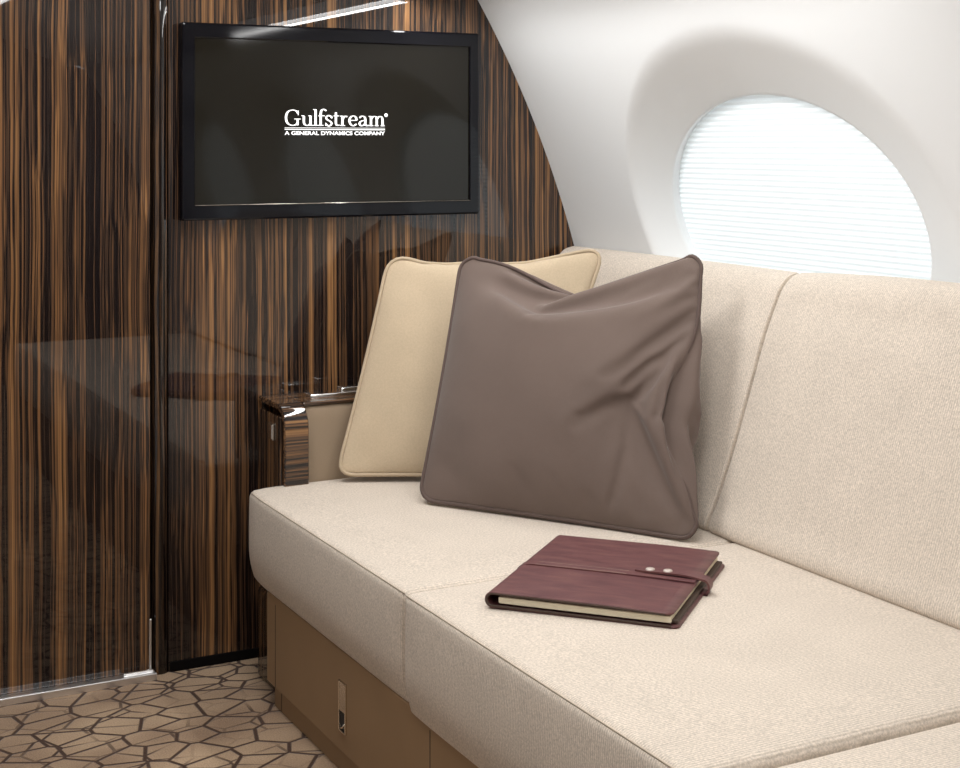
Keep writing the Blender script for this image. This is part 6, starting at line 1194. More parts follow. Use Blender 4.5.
    11,10,9,9,9,8,9,9,8,8,8,4,4,1,1,1,0,0,0,0,-1,0,-2,-1,-2,-2,-1,-2,-2,-2,-3,-2,-3,-4,-7,-14,-25,-28,-29,-29,-25,-12,3,10,3,-18,-31,-24,-15,-26,-24,
    11,29,-24,22,21,20,19,18,19,17,15,13,14,13,11,10,9,9,9,8,9,7,9,6,2,12,8,0,1,-1,1,0,0,0,0,-1,-1,-2,-2,-2,-2,-3,-2,-2,-3,-3,-3,-3,-7,-12,-23,-28,-29,
    -29,-24,-14,0,11,5,-13,-30,-28,-15,-23,-28,10,27,-22,22,21,20,19,18,19,17,15,14,12,12,10,9,10,8,8,8,8,8,7,-2,8,7,5,14,2,-3,2,1,0,1,0,-1,-2,-2,-2,
    -2,-3,-2,-3,-2,-3,-3,-3,-4,-5,-12,-20,-27,-30,-28,-25,-15,-2,10,7,-9,-27,-30,-17,-21,-30,7,26,-20,22,20,20,19,18,17,18,16,15,11,11,8,9,9,8,8,7,6,7,
    6,-1,0,5,7,19,7,2,0,1,1,2,0,0,-2,-3,-3,-2,-3,-2,-3,-3,-3,-3,-3,-4,-5,-9,-19,-26,-29,-29,-24,-16,-5,8,9,-5,-23,-31,-21,-19,-31,3,25,-17,22,20,20,18,
    16,16,16,17,18,10,9,9,8,7,8,7,5,7,5,6,2,-2,1,5,19,15,4,2,1,1,2,2,0,-2,-3,-3,-3,-3,-3,-3,-2,-3,-4,-3,-4,-4,-9,-16,-24,-29,-29,-25,-16,-7,6,9,0,-20,
    -31,-25,-16,-32,-1,23,-14,22,21,19,18,17,15,17,18,11,10,8,8,8,7,7,6,5,6,5,4,4,1,-3,0,14,19,13,4,2,1,3,3,0,-1,-3,-4,-3,-3,-3,-4,-3,-3,-3,-3,-4,-5,
    -6,-14,-23,-28,-30,-25,-16,-8,2,10,3,-16,-30,-27,-16,-31,-7,22,-11,22,21,20,18,17,17,16,11,10,9,8,8,7,6,6,6,5,5,5,4,4,2,-1,-4,7,19,19,9,4,2,1,5,0,
    1,-3,-4,-3,-4,-3,-4,-3,-3,-3,-4,-3,-5,-6,-12,-20,-28,-29,-26,-16,-9,0,8,5,-10,-29,-29,-17,-29,-12,21,-9,22,21,19,19,16,16,13,10,9,8,8,7,7,6,4,5,5,
    5,4,4,4,4,1,-5,1,13,21,18,7,4,2,1,-5,4,4,-3,-4,-4,-4,-4,-4,-2,-4,-3,-3,-4,-6,-10,-17,-27,-29,-27,-16,-10,-3,7,7,-6,-25,-31,-20,-26,-17,19,-6,21,20,
    19,16,15,15,13,11,9,7,7,7,6,5,4,2,3,6,4,4,4,4,3,0,-2,3,19,21,15,5,3,0,-7,1,8,1,-2,-3,-5,-4,-4,-3,-3,-3,-4,-3,-5,-9,-14,-25,-30,-27,-17,-10,-5,5,8,
    -2,-21,-31,-24,-23,-21,16,-3,21,19,16,11,8,9,14,18,10,10,8,6,6,6,4,2,1,3,3,3,4,5,4,3,-1,-3,14,22,19,11,4,0,-7,-5,5,9,1,-2,-4,-4,-5,-4,-3,-3,-3,-3,
    -4,-7,-12,-22,-30,-27,-19,-8,-8,3,8,1,-17,-31,-26,-21,-25,14,-1,20,19,16,13,12,0,5,9,10,10,14,8,7,8,4,4,2,1,1,4,1,3,3,5,0,-4,9,19,23,15,8,2,-7,-7,
    0,7,9,0,-2,-4,-5,-4,-4,-2,-3,-3,-3,-6,-10,-19,-28,-28,-20,-6,-10,-2,8,3,-11,-29,-29,-20,-28,11,1,20,20,17,15,12,6,6,-2,1,4,6,7,8,8,11,6,4,3,2,2,1,
    2,1,2,3,-3,4,17,23,18,6,8,2,-10,-7,2,12,6,-1,-2,-4,-5,-4,-3,-2,-2,-3,-5,-8,-15,-26,-29,-23,-8,-4,-8,6,5,-7,-25,-30,-20,-30,7,3,20,20,17,15,11,8,7,
    5,4,3,-5,1,1,3,5,5,5,8,1,3,3,2,3,1,2,2,-1,14,23,20,-2,7,12,4,-13,-5,5,11,6,-1,-2,-4,-4,-3,-3,-1,-3,-4,-6,-11,-24,-28,-25,-12,-2,-8,2,7,-3,-21,-31,
    -21,-31,3,5,20,18,16,15,9,8,7,6,6,6,2,2,1,1,-7,-1,-1,2,2,2,2,3,3,3,4,3,2,9,22,22,-3,2,9,14,4,-14,-4,6,11,8,-2,-2,-3,-4,-3,-1,-1,-4,-6,-8,-18,-28,
    -26,-16,-1,-6,-3,6,1,-16,-31,-22,-31,-2,7,20,17,15,11,5,6,6,7,8,7,7,3,1,1,-1,-1,-1,0,0,0,-1,-2,0,0,2,3,3,7,25,18,11,-6,-1,11,15,2,-13,-2,3,12,9,-1,
    -2,-3,-3,-2,0,-2,-5,-8,-12,-25,-28,-19,-6,1,-7,4,3,-10,-29,-25,-30,-6,8,19,15,9,7,9,9,9,10,6,6,3,2,-1,0,0,-1,-1,-1,-1,-2,-1,0,2,4,6,9,16,-19,9,17,
    20,7,-10,-1,11,16,1,-10,-3,2,12,9,0,-2,-2,-3,-1,1,-4,-7,-10,-18,-29,-22,-10,3,-5,-1,5,-7,-24,-28,-29,-10,9,19,15,10,7,9,8,9,7,2,2,1,3,-2,-1,-1,-1,
    -2,-1,0,0,3,5,8,10,14,16,-17,-8,-2,6,15,19,7,-11,-4,10,17,0,-9,-7,3,13,9,1,-2,-2,-3,1,0,-6,-9,-14,-21,-28,-14,2,-2,-4,4,-3,-19,-30,-28,-14,10,18,
    16,12,7,8,7,4,7,2,1,-2,-3,-1,-2,-1,-1,0,2,4,6,9,12,13,14,16,-13,-2,2,-13,-6,0,9,19,5,-10,-4,10,17,-3,-11,-6,3,13,9,1,-1,-2,-2,3,-1,-8,-14,-16,-25,
    -21,-3,1,-1,0,0,-13,-30,-27,-19,11,15,14,17,5,6,6,6,1,3,-4,-3,-3,-1,-1,1,3,5,8,10,12,13,14,15,15,-7,1,1,-2,-13,-9,-7,8,-7,18,0,-12,-5,12,17,-8,-11,
    -6,5,13,9,1,-1,-5,0,5,-2,-11,-18,-18,-22,-11,0,1,0,0,-7,-28,-27,-23,12,16,14,8,8,7,5,4,1,-7,-3,-2,0,1,4,7,10,11,13,13,14,14,14,12,6,-1,-1,-1,-2,-7,
    -7,-17,-11,-8,2,12,-2,-12,-4,18,9,-12,-9,-5,7,13,8,1,-3,-3,0,6,-4,-14,-21,-16,-17,-4,0,2,0,-2,-23,-28,-26,12,15,8,10,8,7,5,-1,-6,-4,-1,2,6,8,11,12,
    13,14,14,13,13,12,11,7,4,3,-2,-2,-3,-3,-5,-11,-16,-15,-12,-6,7,-6,-10,2,17,4,-13,-9,-3,7,13,9,-2,-3,-4,6,4,-7,-17,-20,-16,-8,-2,1,1,1,-16,-30,-27,
    12,14,6,9,8,6,-3,-6,-1,2,7,10,11,13,14,13,14,12,12,11,9,7,-2,-1,-3,-2,10,1,0,0,-1,-1,-5,-13,-14,-17,-14,-9,-5,-4,3,17,1,-14,-10,-1,7,13,8,-4,-4,-1,
    8,4,-12,-22,-13,-10,-5,-1,0,1,-5,-31,-30,13,10,6,9,9,-5,-3,2,7,11,13,13,14,13,13,11,11,9,8,6,5,3,3,1,-5,-20,0,1,0,1,1,2,2,6,-6,-9,-14,-17,-12,-9,
    -10,0,16,-1,-17,-8,0,7,13,7,-6,-4,1,9,4,-18,-17,-13,-5,0,-2,0,-3,-25,-31,13,3,6,15,-3,1,6,12,13,14,13,13,11,11,9,7,7,6,4,4,3,2,2,1,-8,16,-3,-3,-2,
    -2,-2,-2,-2,-2,-4,-5,-5,-9,-11,-12,-13,-16,-7,15,-3,-19,-6,1,8,13,4,-7,-5,5,9,2,-15,-18,-10,-2,3,-3,-6,-14,-33,13,11,-4,5,13,6,14,13,12,11,9,6,4,4,
    2,3,3,3,3,3,3,2,2,1,5,3,-2,-1,-2,-2,-2,-2,-2,-2,-2,-2,-3,-3,-4,-6,-8,-11,-16,-10,13,-6,-21,-3,2,9,12,1,-9,-2,10,5,2,-15,-16,-7,4,3,-8,-15,-16,0,11,
    8,-2,10,16,9,8,5,3,1,1,1,2,3,3,5,7,7,8,9,7,6,-15,-8,13,-5,5,-3,2,5,-6,-7,-7,-7,-6,-5,-3,-3,-1,-1,-3,-6,-10,-10,8,-9,-21,6,-3,10,10,-3,-11,10,0,0,7,
    -9,-14,6,1,-3,-19,-13,0,15,3,4,13,2,3,2,3,3,3,3,3,3,3,2,3,4,4,5,5,7,7,10,-5,-14,14,-7,5,2,-10,-8,-7,-6,-6,-4,-4,-2,-2,-1,-2,-1,-3,-2,-4,-3,-6,-7,
    -16,10,-6,12,-2,0,-7,10,-9,11,1,0,1,-11,-8,0,-13,0,0,0,0,6,1,2,2,3,3,3,4,5,5,5,5,6,6,5,6,5,4,4,3,2,1,1,-1,-2,-3,-3,-4,-5,-5,-6,-5,-6,-6,-5,-5,-5,
    -4,-3,-4,-3,-2,-2,-2,-1,-1,-1,-1,0,-1,0,0,-1,0,0,0,0,0,0,0,0,-1,-2,-1,-1,-1,-1,0,-1,-1,-1,0,-1,0,-1,0,-1,0,0,-1,0,0,-1,0,0,0,0,-1,0,-1,-1,0,0,0,0,
    0,0,0,0,0,0,0,0,0,0,0,0,-1,0,0,-1,0,1,0,0,1,1,1,2,1,2,2,3,3,0,-2,-2,-2,-2,-2,-2,-1,-1,-2,-1,-1,-1,-1,-1,-1,-1,0,-1,-1,0,-1,0,0,-1,0,-1,-2,-1,-1,-1,
    0,0,0,0,0,0,0,0,0,0,1,0,0,-1,0,-1,-1,0,0,0,0,0,1,2,2,3,2,3,4,4,5,6,2,-3,-4,-3,-2,-3,-2,-2,-2,-2,-2,-1,-2,-1,-2,-1,-1,-1,-1,-2,0,-1,-1,0,-1,-1,-2,
    -1,-2,-1,-1,-1,0,0,0,0,0,0,0,0,0,1,0,0,-1,-1,0,-1,-1,0,0,0,1,2,2,3,4,4,5,5,6,7,8,4,-4,-5,-4,-3,-4,-2,-3,-2,-2,-2,-2,-2,-2,-2,-2,-2,-2,-1,-2,-1,-1,
    0,-1,-2,-1,-2,-2,-2,-2,-1,-1,0,0,0,0,0,0,0,0,0,0,1,-1,0,-1,-1,-1,-1,0,0,1,1,3,3,4,5,5,6,7,8,9,10,5,-5,-6,-4,-5,-4,-3,-3,-3,-2,-3,-2,-3,-2,-3,-2,-3,
    -2,-2,-2,-1,-1,-1,-1,-2,-3,-2,-2,-2,-2,-1,0,-1,0,0,0,-1,0,0,0,1,0,0,-1,0,-1,-1,-1,0,0,0,1,2,3,4,5,6,7,8,8,9,11,11,6,-6,-6,-6,-5,-5,-4,-3,-4,-2,-3,
    -3,-3,-3,-3,-3,-3,-3,-2,-2,-2,-1,-2,-2,-2,-3,-3,-2,-2,-1,-1,-1,0,-1,0,0,-1,0,0,1,0,0,-1,0,-1,-1,0,-1,0,0,1,1,3,3,5,6,7,9,9,10,11,11,13,6,-7,-7,-6,
    -6,-6,-4,-4,-4,-3,-3,-3,-4,-4,-4,-4,-3,-3,-3,-2,-2,-2,-2,-3,-3,-3,-2,-3,-1,-2,0,-1,-1,0,-1,0,0,0,0,0,0,0,0,-1,-1,0,-1,0,0,1,1,2,3,4,5,7,8,11,11,11,
    12,12,13,7,-8,-7,-7,-7,-6,-6,-4,-4,-4,-4,-3,-5,-4,-5,-4,-4,-3,-3,-3,-3,-2,-3,-3,-3,-3,-3,-2,-1,-2,-1,0,-1,-1,0,0,0,0,0,0,0,0,-1,0,-1,0,0,0,0,1,2,2,
    4,4,6,8,10,11,13,13,12,13,14,8,-9,-9,-8,-7,-7,-6,-6,-4,-4,-5,-4,-5,-5,-5,-5,-4,-4,-3,-3,-4,-3,-3,-3,-4,-2,-3,-1,-2,-1,-1,-1,-1,-1,0,0,0,1,0,0,0,-1,
    0,-1,0,0,0,0,1,1,2,3,4,5,6,9,11,14,14,14,13,13,14,9,-10,-9,-8,-9,-8,-7,-6,-6,-4,-5,-5,-6,-5,-6,-4,-5,-4,-4,-4,-4,-3,-4,-3,-3,-3,-2,-2,-1,-2,-1,-1,
    -1,0,0,0,1,0,0,0,0,-1,0,0,0,0,0,0,1,2,3,3,4,5,7,10,12,16,16,15,13,13,15,9,-10,-10,-9,-10,-9,-8,-7,-6,-6,-5,-6,-6,-5,-6,-5,-5,-5,-5,-4,-4,-4,-4,-3,
    -2,-3,-2,-1,-2,-1,-1,-1,-1,0,0,1,0,0,0,0,-1,0,0,0,0,0,0,1,1,3,3,4,4,5,7,10,15,17,18,16,13,12,15,12,-11,-11,-10,-11,-10,-10,-8,-6,-6,-6,-6,-7,-6,-6,
    -6,-5,-5,-5,-5,-4,-4,-3,-3,-3,-2,-2,-1,-2,-1,-1,-1,0,0,0,0,0,0,0,0,-1,0,0,0,0,1,0,1,2,3,4,4,4,4,7,12,16,20,21,16,12,10,15,15,-11,-12,-11,-12,-11,
    -11,-9,-7,-7,-6,-7,-6,-7,-7,-6,-6,-5,-6,-4,-4,-4,-3,-3,-2,-2,-2,-1,-2,-1,-1,-1,0,0,0,0,0,0,0,0,-1,0,1,0,0,0,1,1,2,4,4,4,3,4,7,13,19,23,23,18,9,7,
    15,19,-12,-12,-13,-12,-12,-12,-10,-8,-7,-7,-7,-7,-7,-7,-7,-7,-5,-6,-4,-4,-3,-3,-2,-2,-2,-2,-2,-1,-2,-1,0,0,0,0,0,0,-1,0,0,0,0,0,1,0,0,1,1,3,4,5,3,
    2,4,7,14,22,27,26,19,5,3,15,25,-13,-14,-13,-13,-13,-12,-11,-9,-8,-8,-7,-8,-7,-8,-7,-7,-6,-5,-4,-3,-3,-2,-3,-2,-2,-2,-1,-2,-1,-1,-1,0,0,0,0,0,-1,0,
    1,0,0,0,0,1,0,1,2,2,6,5,1,1,3,7,16,26,31,28,18,2,5,16,24,-14,-14,-14,-14,-14,-12,-12,-10,-9,-8,-8,-8,-8,-8,-8,-7,-5,-5,-3,-3,-3,-2,-2,-2,-3,-1,-2,
    -2,-1,-1,-1,0,-1,0,0,0,0,0,1,0,0,0,1,0,1,1,1,3,6,3,0,3,4,7,20,29,31,27,17,3,5,18,23,-15,-15,-14,-14,-15,-13,-12,-11,-10,-9,-8,-8,-9,-9,-7,-7,-5,-4,
    -3,-3,-3,-2,-2,-2,-3,-2,-1,-2,-2,-1,-1,0,-1,0,0,0,1,0,0,1,0,0,1,0,1,1,2,2,5,1,3,3,3,10,24,30,30,28,16,3,6,19,22,-16,-15,-15,-15,-15,-14,-13,-12,
    -10,-9,-9,-8,-10,-8,-8,-6,-5,-3,-4,-2,-3,-2,-3,-2,-2,-2,-2,-2,-2,-1,-1,-1,0,-1,1,0,1,0,1,0,0,0,1,1,1,1,2,2,3,2,3,3,3,13,27,31,30,28,15,2,7,22,20,
    -16,-16,-16,-15,-16,-15,-14,-13,-11,-8,-9,-9,-10,-8,-7,-6,-4,-4,-3,-3,-2,-3,-2,-3,-2,-2,-2,-2,-2,-2,-1,-1,0,0,0,1,1,0,0,1,0,0,1,1,1,2,1,2,2,2,4,2,
    4,16,30,30,30,29,14,2,7,25,18,-17,-17,-16,-16,-16,-16,-16,-13,-10,-9,-9,-10,-9,-8,-7,-4,-5,-3,-3,-3,-3,-3,-2,-3,-2,-2,-3,-2,-2,-2,-1,-1,0,0,1,1,1,
    0,0,0,0,1,1,1,1,1,2,1,2,3,3,1,7,19,29,30,31,30,14,0,8,27,17,-18,-17,-17,-17,-17,-17,-16,-13,-10,-9,-10,-10,-9,-7,-6,-4,-4,-4,-3,-4,-2,-3,-3,-2,-3,
    -2,-3,-2,-2,-2,-2,-1,1,1,1,0,0,0,1,0,1,0,1,1,1,1,2,1,2,3,2,2,7,26,25,31,31,30,15,-2,9,29,16,-19,-18,-17,-18,-17,-18,-16,-13,-11,-9,-10,-10,-8,-6,
    -6,-5,-4,-3,-4,-3,-3,-3,-3,-2,-3,-2,-3,-2,-3,-1,-2,-1,1,1,0,0,0,1,0,1,0,1,1,1,1,1,1,2,2,2,2,2,10,25,28,30,31,30,16,-4,10,30,17,-20,-19,-18,-18,-18,
    -18,-16,-14,-11,-10,-10,-8,-7,-7,-5,-5,-4,-4,-4,-3,-3,-3,-3,-3,-3,-2,-3,-2,-2,-2,-1,0,0,0,0,0,0,1,0,1,0,1,1,1,1,1,1,2,2,2,1,4,11,25,29,31,30,30,16,
    -5,10,31,18,-20,-20,-18,-19,-18,-18,-16,-15,-11,-10,-9,-8,-7,-7,-5,-5,-5,-4,-3,-4,-3,-3,-3,-3,-3,-2,-3,-2,-2,-1,-2,0,0,0,0,0,0,0,1,0,1,1,0,1,1,1,1,
    2,2,1,2,5,12,25,30,31,29,30,18,-7,11,31,20,-21,-20,-19,-19,-18,-18,-17,-14,-12,-10,-8,-8,-8,-7,-5,-5,-5,-4,-4,-3,-4,-3,-3,-3,-2,-3,-2,-2,-2,-2,-1,
    0,-1,0,0,0,0,1,0,1,0,1,0,1,1,1,1,2,1,2,2,4,14,26,31,29,30,30,20,-9,11,30,22,-21,-20,-20,-19,-19,-18,-16,-14,-12,-9,-9,-9,-8,-6,-6,-5,-5,-4,-4,-4,
    -3,-3,-3,-3,-2,-3,-2,-2,-2,-1,-1,-1,-1,0,0,0,0,0,1,0,1,0,1,0,1,1,1,1,2,2,1,5,15,27,30,29,30,31,21,-10,10,30,25,-21,-21,-20,-20,-19,-18,-16,-14,-11,
    -10,-10,-9,-7,-6,-6,-6,-5,-4,-4,-3,-4,-3,-3,-3,-2,-3,-2,-2,-2,-1,-1,-1,0,-1,0,0,0,0,1,0,1,0,1,0,1,1,1,1,2,1,1,5,16,28,30,31,27,31,23,-11,11,28,28,
    -22,-21,-20,-20,-19,-18,-16,-14,-11,-11,-10,-9,-7,-7,-6,-5,-5,-5,-3,-4,-3,-4,-2,-3,-3,-2,-2,-2,-2,-1,-1,-1,-1,0,-1,0,0,1,0,1,0,1,0,1,1,1,1,1,1,1,0,
    6,18,30,30,30,25,30,25,-11,10,29,29,-22,-22,-21,-19,-20,-17,-16,-13,-12,-12,-10,-9,-7,-7,-6,-6,-5,-4,-4,-3,-4,-3,-3,-3,-2,-3,-2,-1,-2,-1,-1,-1,-1,
    -1,0,0,0,1,0,1,0,1,0,1,1,1,1,1,1,1,0,4,21,29,31,30,25,27,28,-11,12,29,27,-22,-21,-21,-20,-19,-18,-15,-13,-12,-13,-11,-8,-8,-7,-7,-5,-5,-4,-4,-3,-4,
    -3,-3,-3,-2,-2,-2,-2,-2,-1,-1,-1,-1,0,-1,0,1,0,1,0,1,1,0,0,2,0,2,1,1,0,-1,4,24,28,30,31,26,24,31,-12,16,29,24,-22,-22,-21,-20,-19,-17,-15,-13,-14,
    -13,-10,-9,-9,-7,-6,-5,-5,-4,-4,-3,-4,-3,-3,-2,-3,-2,-2,-1,-2,-1,-1,-1,-1,-1,0,0,1,0,1,1,0,1,0,1,1,1,2,1,1,0,-2,2,29,26,31,30,26,23,29,-9,18,32,19,
    -23,-22,-21,-19,-19,-17,-15,-14,-14,-13,-11,-10,-8,-7,-7,-5,-4,-4,-4,-3,-3,-3,-3,-3,-2,-2,-2,-2,-1,-1,-1,-1,-1,0,-1,0,1,1,0,1,1,1,0,1,1,2,1,3,-1,0,
    -2,3,23,31,30,29,27,21,30,22,-10,32,18,-23,-22,-21,-19,-18,-17,-16,-14,-15,-12,-11,-7,-11,-10,-6,-4,-4,-4,-4,-3,-4,-3,-2,-3,-2,-2,-2,-1,-2,-1,-1,
    -1,-1,0,0,0,1,1,0,2,1,1,0,1,1,4,-1,2,1,-1,-2,2,21,31,29,30,22,30,16,29,23,12,10,-23,-22,-20,-20,-17,-17,-16,-15,-13,-9,-11,-13,-14,-8,-5,-4,-4,-4,
    -4,-3,-4,-3,-2,-3,-2,-2,-1,-2,-1,-2,0,-1,-1,0,0,0,1,2,0,1,1,2,1,0,2,2,4,-1,1,-1,-1,0,24,24,31,25,29,19,28,29,26,31,-14,-23,-21,-21,-18,-17,-16,-16,
    -14,-10,-14,-18,-14,-9,-6,-5,-5,-5,-4,-4,-3,-3,-3,-3,-2,-2,-2,-1,-2,-1,-1,-1,-1,-1,0,0,0,2,1,2,0,3,0,1,2,0,3,3,2,-2,2,-2,0,17,26,31,24,27,29,30,25,
    30,31,-21,-23,-21,-19,-18,-17,-15,-14,-14,-17,-20,-15,-9,-7,-6,-6,-7,-5,-4,-4,-3,-3,-3,-2,-2,-2,-2,-1,-1,-2,-1,-1,0,-1,0,-1,1,2,3,0,3,0,1,1,1,3,1,
    4,1,2,-1,-1,-1,13,26,30,30,23,31,31,31,27,32,-28,-22,-21,-20,-17,-17,-16,-15,-19,-20,-14,-10,-9,-7,-7,-8,-6,-5,-4,-4,-3,-3,-3,-2,-2,-2,-1,-2,-1,-1,
    -1,0,-1,0,-1,0,0,5,0,2,1,2,0,2,1,1,5,0,5,0,1,-2,0,7,30,29,30,24,31,30,31,30,27,-28,-22,-21,-20,-19,-17,-18,-19,-19,-14,-11,-9,-8,-8,-9,-8,-6,-5,-4,
    -4,-3,-3,-3,-2,-2,-1,-2,-1,-1,-1,0,-1,0,-1,1,-2,3,0,6,0,2,0,3,0,0,3,2,5,0,4,0,0,0,6,22,31,27,31,30,31,31,29,24,-27,-23,-21,-21,-19,-19,-19,-18,-15,
    -12,-10,-10,-10,-9,-9,-7,-6,-5,-4,-4,-3,-3,-2,-2,-2,-1,-1,-2,-1,0,0,-1,0,1,-1,1,-1,4,0,8,-1,2,-1,1,1,2,3,3,5,-1,4,-1,0,5,19,29,30,31,31,30,31,27,
    23,-27,-23,-22,-21,-20,-19,-18,-16,-14,-11,-12,-11,-10,-9,-8,-6,-6,-6,-4,-4,-3,-3,-2,-2,-1,-1,-1,-1,-1,0,0,0,1,-1,1,0,0,0,6,0,8,-2,1,1,1,4,0,3,4,4,
    -1,2,0,4,17,28,30,31,31,30,31,24,22,-25,-23,-23,-21,-21,-19,-17,-15,-13,-13,-11,-11,-10,-9,-7,-7,-6,-5,-5,-3,-3,-3,-2,-2,-1,-1,-1,0,0,-1,0,1,-1,2,
    0,1,0,2,-1,8,0,7,-3,3,0,2,6,-1,3,4,2,0,2,3,14,28,29,31,30,30,32,20,22,-23,-24,-22,-22,-20,-19,-16,-15,-14,-13,-12,-10,-10,-9,-7,-7,-6,-5,-4,-4,-3,
    -2,-2,-1,-2,0,-1,0,0,0,0,0,1,1,1,0,2,0,2,0,9,-1,7,-2,2,2,7,2,-2,4,2,2,1,3,12,25,29,31,31,30,31,18,21,-21,-24,-22,-21,-20,-19,-17,-15,-14,-13,-12,
    -11,-9,-9,-7,-6,-6,-5,-4,-4,-3,-2,-2,-1,-1,-1,0,0,1,0,0,1,0,2,0,3,0,2,0,3,0,10,-2,7,-2,4,2,8,1,-2,3,2,2,3,10,22,29,31,30,31,30,15,20,-18,-24,-22,
    -21,-19,-19,-16,-15,-14,-15,-12,-9,-11,-9,-7,-6,-5,-5,-4,-4,-3,-2,-1,-1,-1,-1,0,1,0,1,1,0,2,0,3,0,2,1,3,0,4,-1,11,-2,7,-2,5,4,8,-1,-1,2,2,3,8,19,
    29,31,30,31,29,11,21,-16,-23,-22,-21,-19,-17,-14,-14,-14,-15,-16,-14,-9,-7,-7,-6,-5,-5,-4,-4,-3,-2,-1,-1,0,0,0,0,2,0,0,3,0,3,0,3,0,3,1,4,1,4,-2,11,
    -2,7,-1,9,4,5,-2,0,2,2,7,16,27,31,31,31,27,9,20,-13,-23,-21,-19,-16,-14,-14,-14,-16,-16,-17,-18,-8,-7,-7,-6,-5,-5,-5,-4,-2,-2,-2,0,0,0,1,1,0,1,2,1,
    3,0,3,1,3,1,3,1,5,1,5,-3,10,-2,8,0,11,3,4,-2,0,2,5,14,25,31,30,32,25,6,20,-10,-22,-20,-16,-14,-15,-17,-17,-19,-18,-16,-11,-7,-7,-8,-7,-5,-5,-5,-4,
    -3,-2,-1,-1,1,1,1,1,1,2,0,3,1,3,1,3,1,3,1,5,1,6,1,6,-4,9,-2,8,2,12,4,1,-2,1,3,11,23,31,30,31,23,5,19,-7,-22,-18,-15,-17,-19,-20,-18,-17,-14,-11,-7,
    -8,-11,-8,-6,-5,-5,-4,-4,-4,-4,-1,0,1,1,2,1,3,1,2,1,2,2,3,1,3,1,5,1,4,3,6,2,7,-6,8,-1,8,4,13,2,-1,-1,2,8,20,30,31,31,20,4,18,-4,-22,-20,-17,-20,
    -19,-18,-16,-14,-11,-8,-9,-11,-10,-7,-5,-4,-4,-5,-4,-8,-2,-2,0,1,3,2,2,1,4,1,2,1,2,3,3,1,4,2,3,2,5,4,6,3,7,-7,7,-1,8,6,14,0,-2,0,5,17,29,31,31,17,
    3,18,-3,-24,-22,-19,-20,-17,-16,-12,-12,-10,-9,-11,-10,-8,-6,-4,-3,-5,-5,-6,-4,5,-8,-2,1,1,2,2,3,1,2,2,2,2,3,1,4,2,4,2,3,3,6,4,7,4,6,-7,4,1,7,10,
    12,-2,-2,2,13,28,31,30,15,2,17,-1,-25,-23,-20,-17,-16,-14,-11,-10,-11,-13,-10,-9,-5,-4,-2,-5,-4,-5,-4,-2,-3,9,0,-8,-2,-1,3,0,3,1,2,2,2,2,3,2,3,2,4,
    2,4,4,6,5,7,4,7,-7,1,3,6,15,8,-3,-2,8,25,31,31,11,2,17,1,-25,-23,-19,-17,-14,-14,-14,-8,-13,-10,-10,-6,-3,-1,-5,-4,-4,-3,-3,-2,0,1,9,3,-8,-5,-4,1,
    0,2,1,3,1,2,2,3,2,2,3,4,3,4,4,6,6,8,5,7,-7,-1,4,7,15,5,-5,3,21,31,30,7,4,16,3,-24,-21,-21,-14,-12,-12,-9,-20,-11,-10,-5,-3,2,-6,-5,-4,-3,-3,-3,0,0,
    1,2,5,10,-8,-6,-7,0,-1,2,0,2,2,1,1,3,2,3,3,3,4,4,4,6,7,9,6,7,-6,-3,4,7,17,0,-4,15,31,30,1,8,14,5,-24,-19,-18,-10,-12,-6,-15,-21,-12,0,-1,1,-9,-5,
    -4,-3,-4,-3,-3,-3,1,2,1,3,10,7,-5,-6,-8,-4,-2,0,0,1,1,2,1,2,2,2,3,4,3,4,5,6,7,9,7,7,-2,-6,4,7,16,-4,4,30,30,-3,13,10,7,-21,-9,-17,-13,-7,-13,-21,
    -13,2,6,-3,-8,-6,-3,-1,-5,-4,-3,-2,-1,-5,-2,0,1,2,12,5,-4,-4,-9,-5,-4,0,-1,0,0,1,1,1,2,3,3,3,4,4,5,6,7,8,8,8,0,-7,2,8,15,-7,25,30,-5,16,6,10,-16,
    -5,-15,-9,-15,-22,-12,3,6,5,-10,-3,-3,-3,-3,-2,-2,-4,-4,0,-6,-3,-3,0,6,-3,4,5,-6,3,-6,-7,-6,-2,-1,-1,-1,2,-3,1,4,2,3,3,3,4,5,5,7,8,9,8,4,-7,12,6,
    -10,19,30,-7,19,2,15,-7,-11,-5,-17,-23,-15,7,6,8,-8,-1,1,-3,-3,-4,-2,-2,-5,-3,-3,-3,-4,-1,-1,-2,4,-4,-1,0,2,4,-7,-6,-8,-2,-4,-2,-2,0,4,-3,3,2,1,3,
    3,3,4,5,6,7,8,7,12,0,-17,10,29,12,-9,21,-1,16,-9,8,-14,-25,-16,8,9,5,-6,0,5,0,-4,-3,-2,-3,-3,-3,-3,-6,0,-4,-1,-1,-3,2,-2,-2,0,0,1,0,-7,-7,-7,-4,-4,
    -3,-2,0,5,-5,2,1,2,1,2,3,3,4,7,7,10,8,-10,2,20,11,-12,9,24,-5,18,-11,13,-16,-23,12,6,5,-4,-1,6,2,0,1,-2,-4,-3,-3,-4,-3,-4,-3,0,-1,-2,-3,0,1,-3,-1,
    1,0,-6,-6,-4,-4,-6,-5,-5,-4,-2,-1,6,-6,1,1,0,0,2,2,3,3,5,5,6,6,18,3,-19,8,25,7,-9,22,-12,16,-23,12,3,2,-2,6,1,2,-1,0,1,2,1,0,-1,-4,-4,-4,-3,-1,-2,
    -1,-2,0,0,-1,-2,0,-4,-3,-4,-4,-6,-5,-5,-5,-6,-5,-3,-1,6,-6,1,-2,-1,2,5,5,0,8,7,8,8,4,-17,0,18,8,-12,3,25,-11,16,-2,-12,6,4,5,2,2,1,2,1,2,2,1,2,1,1,
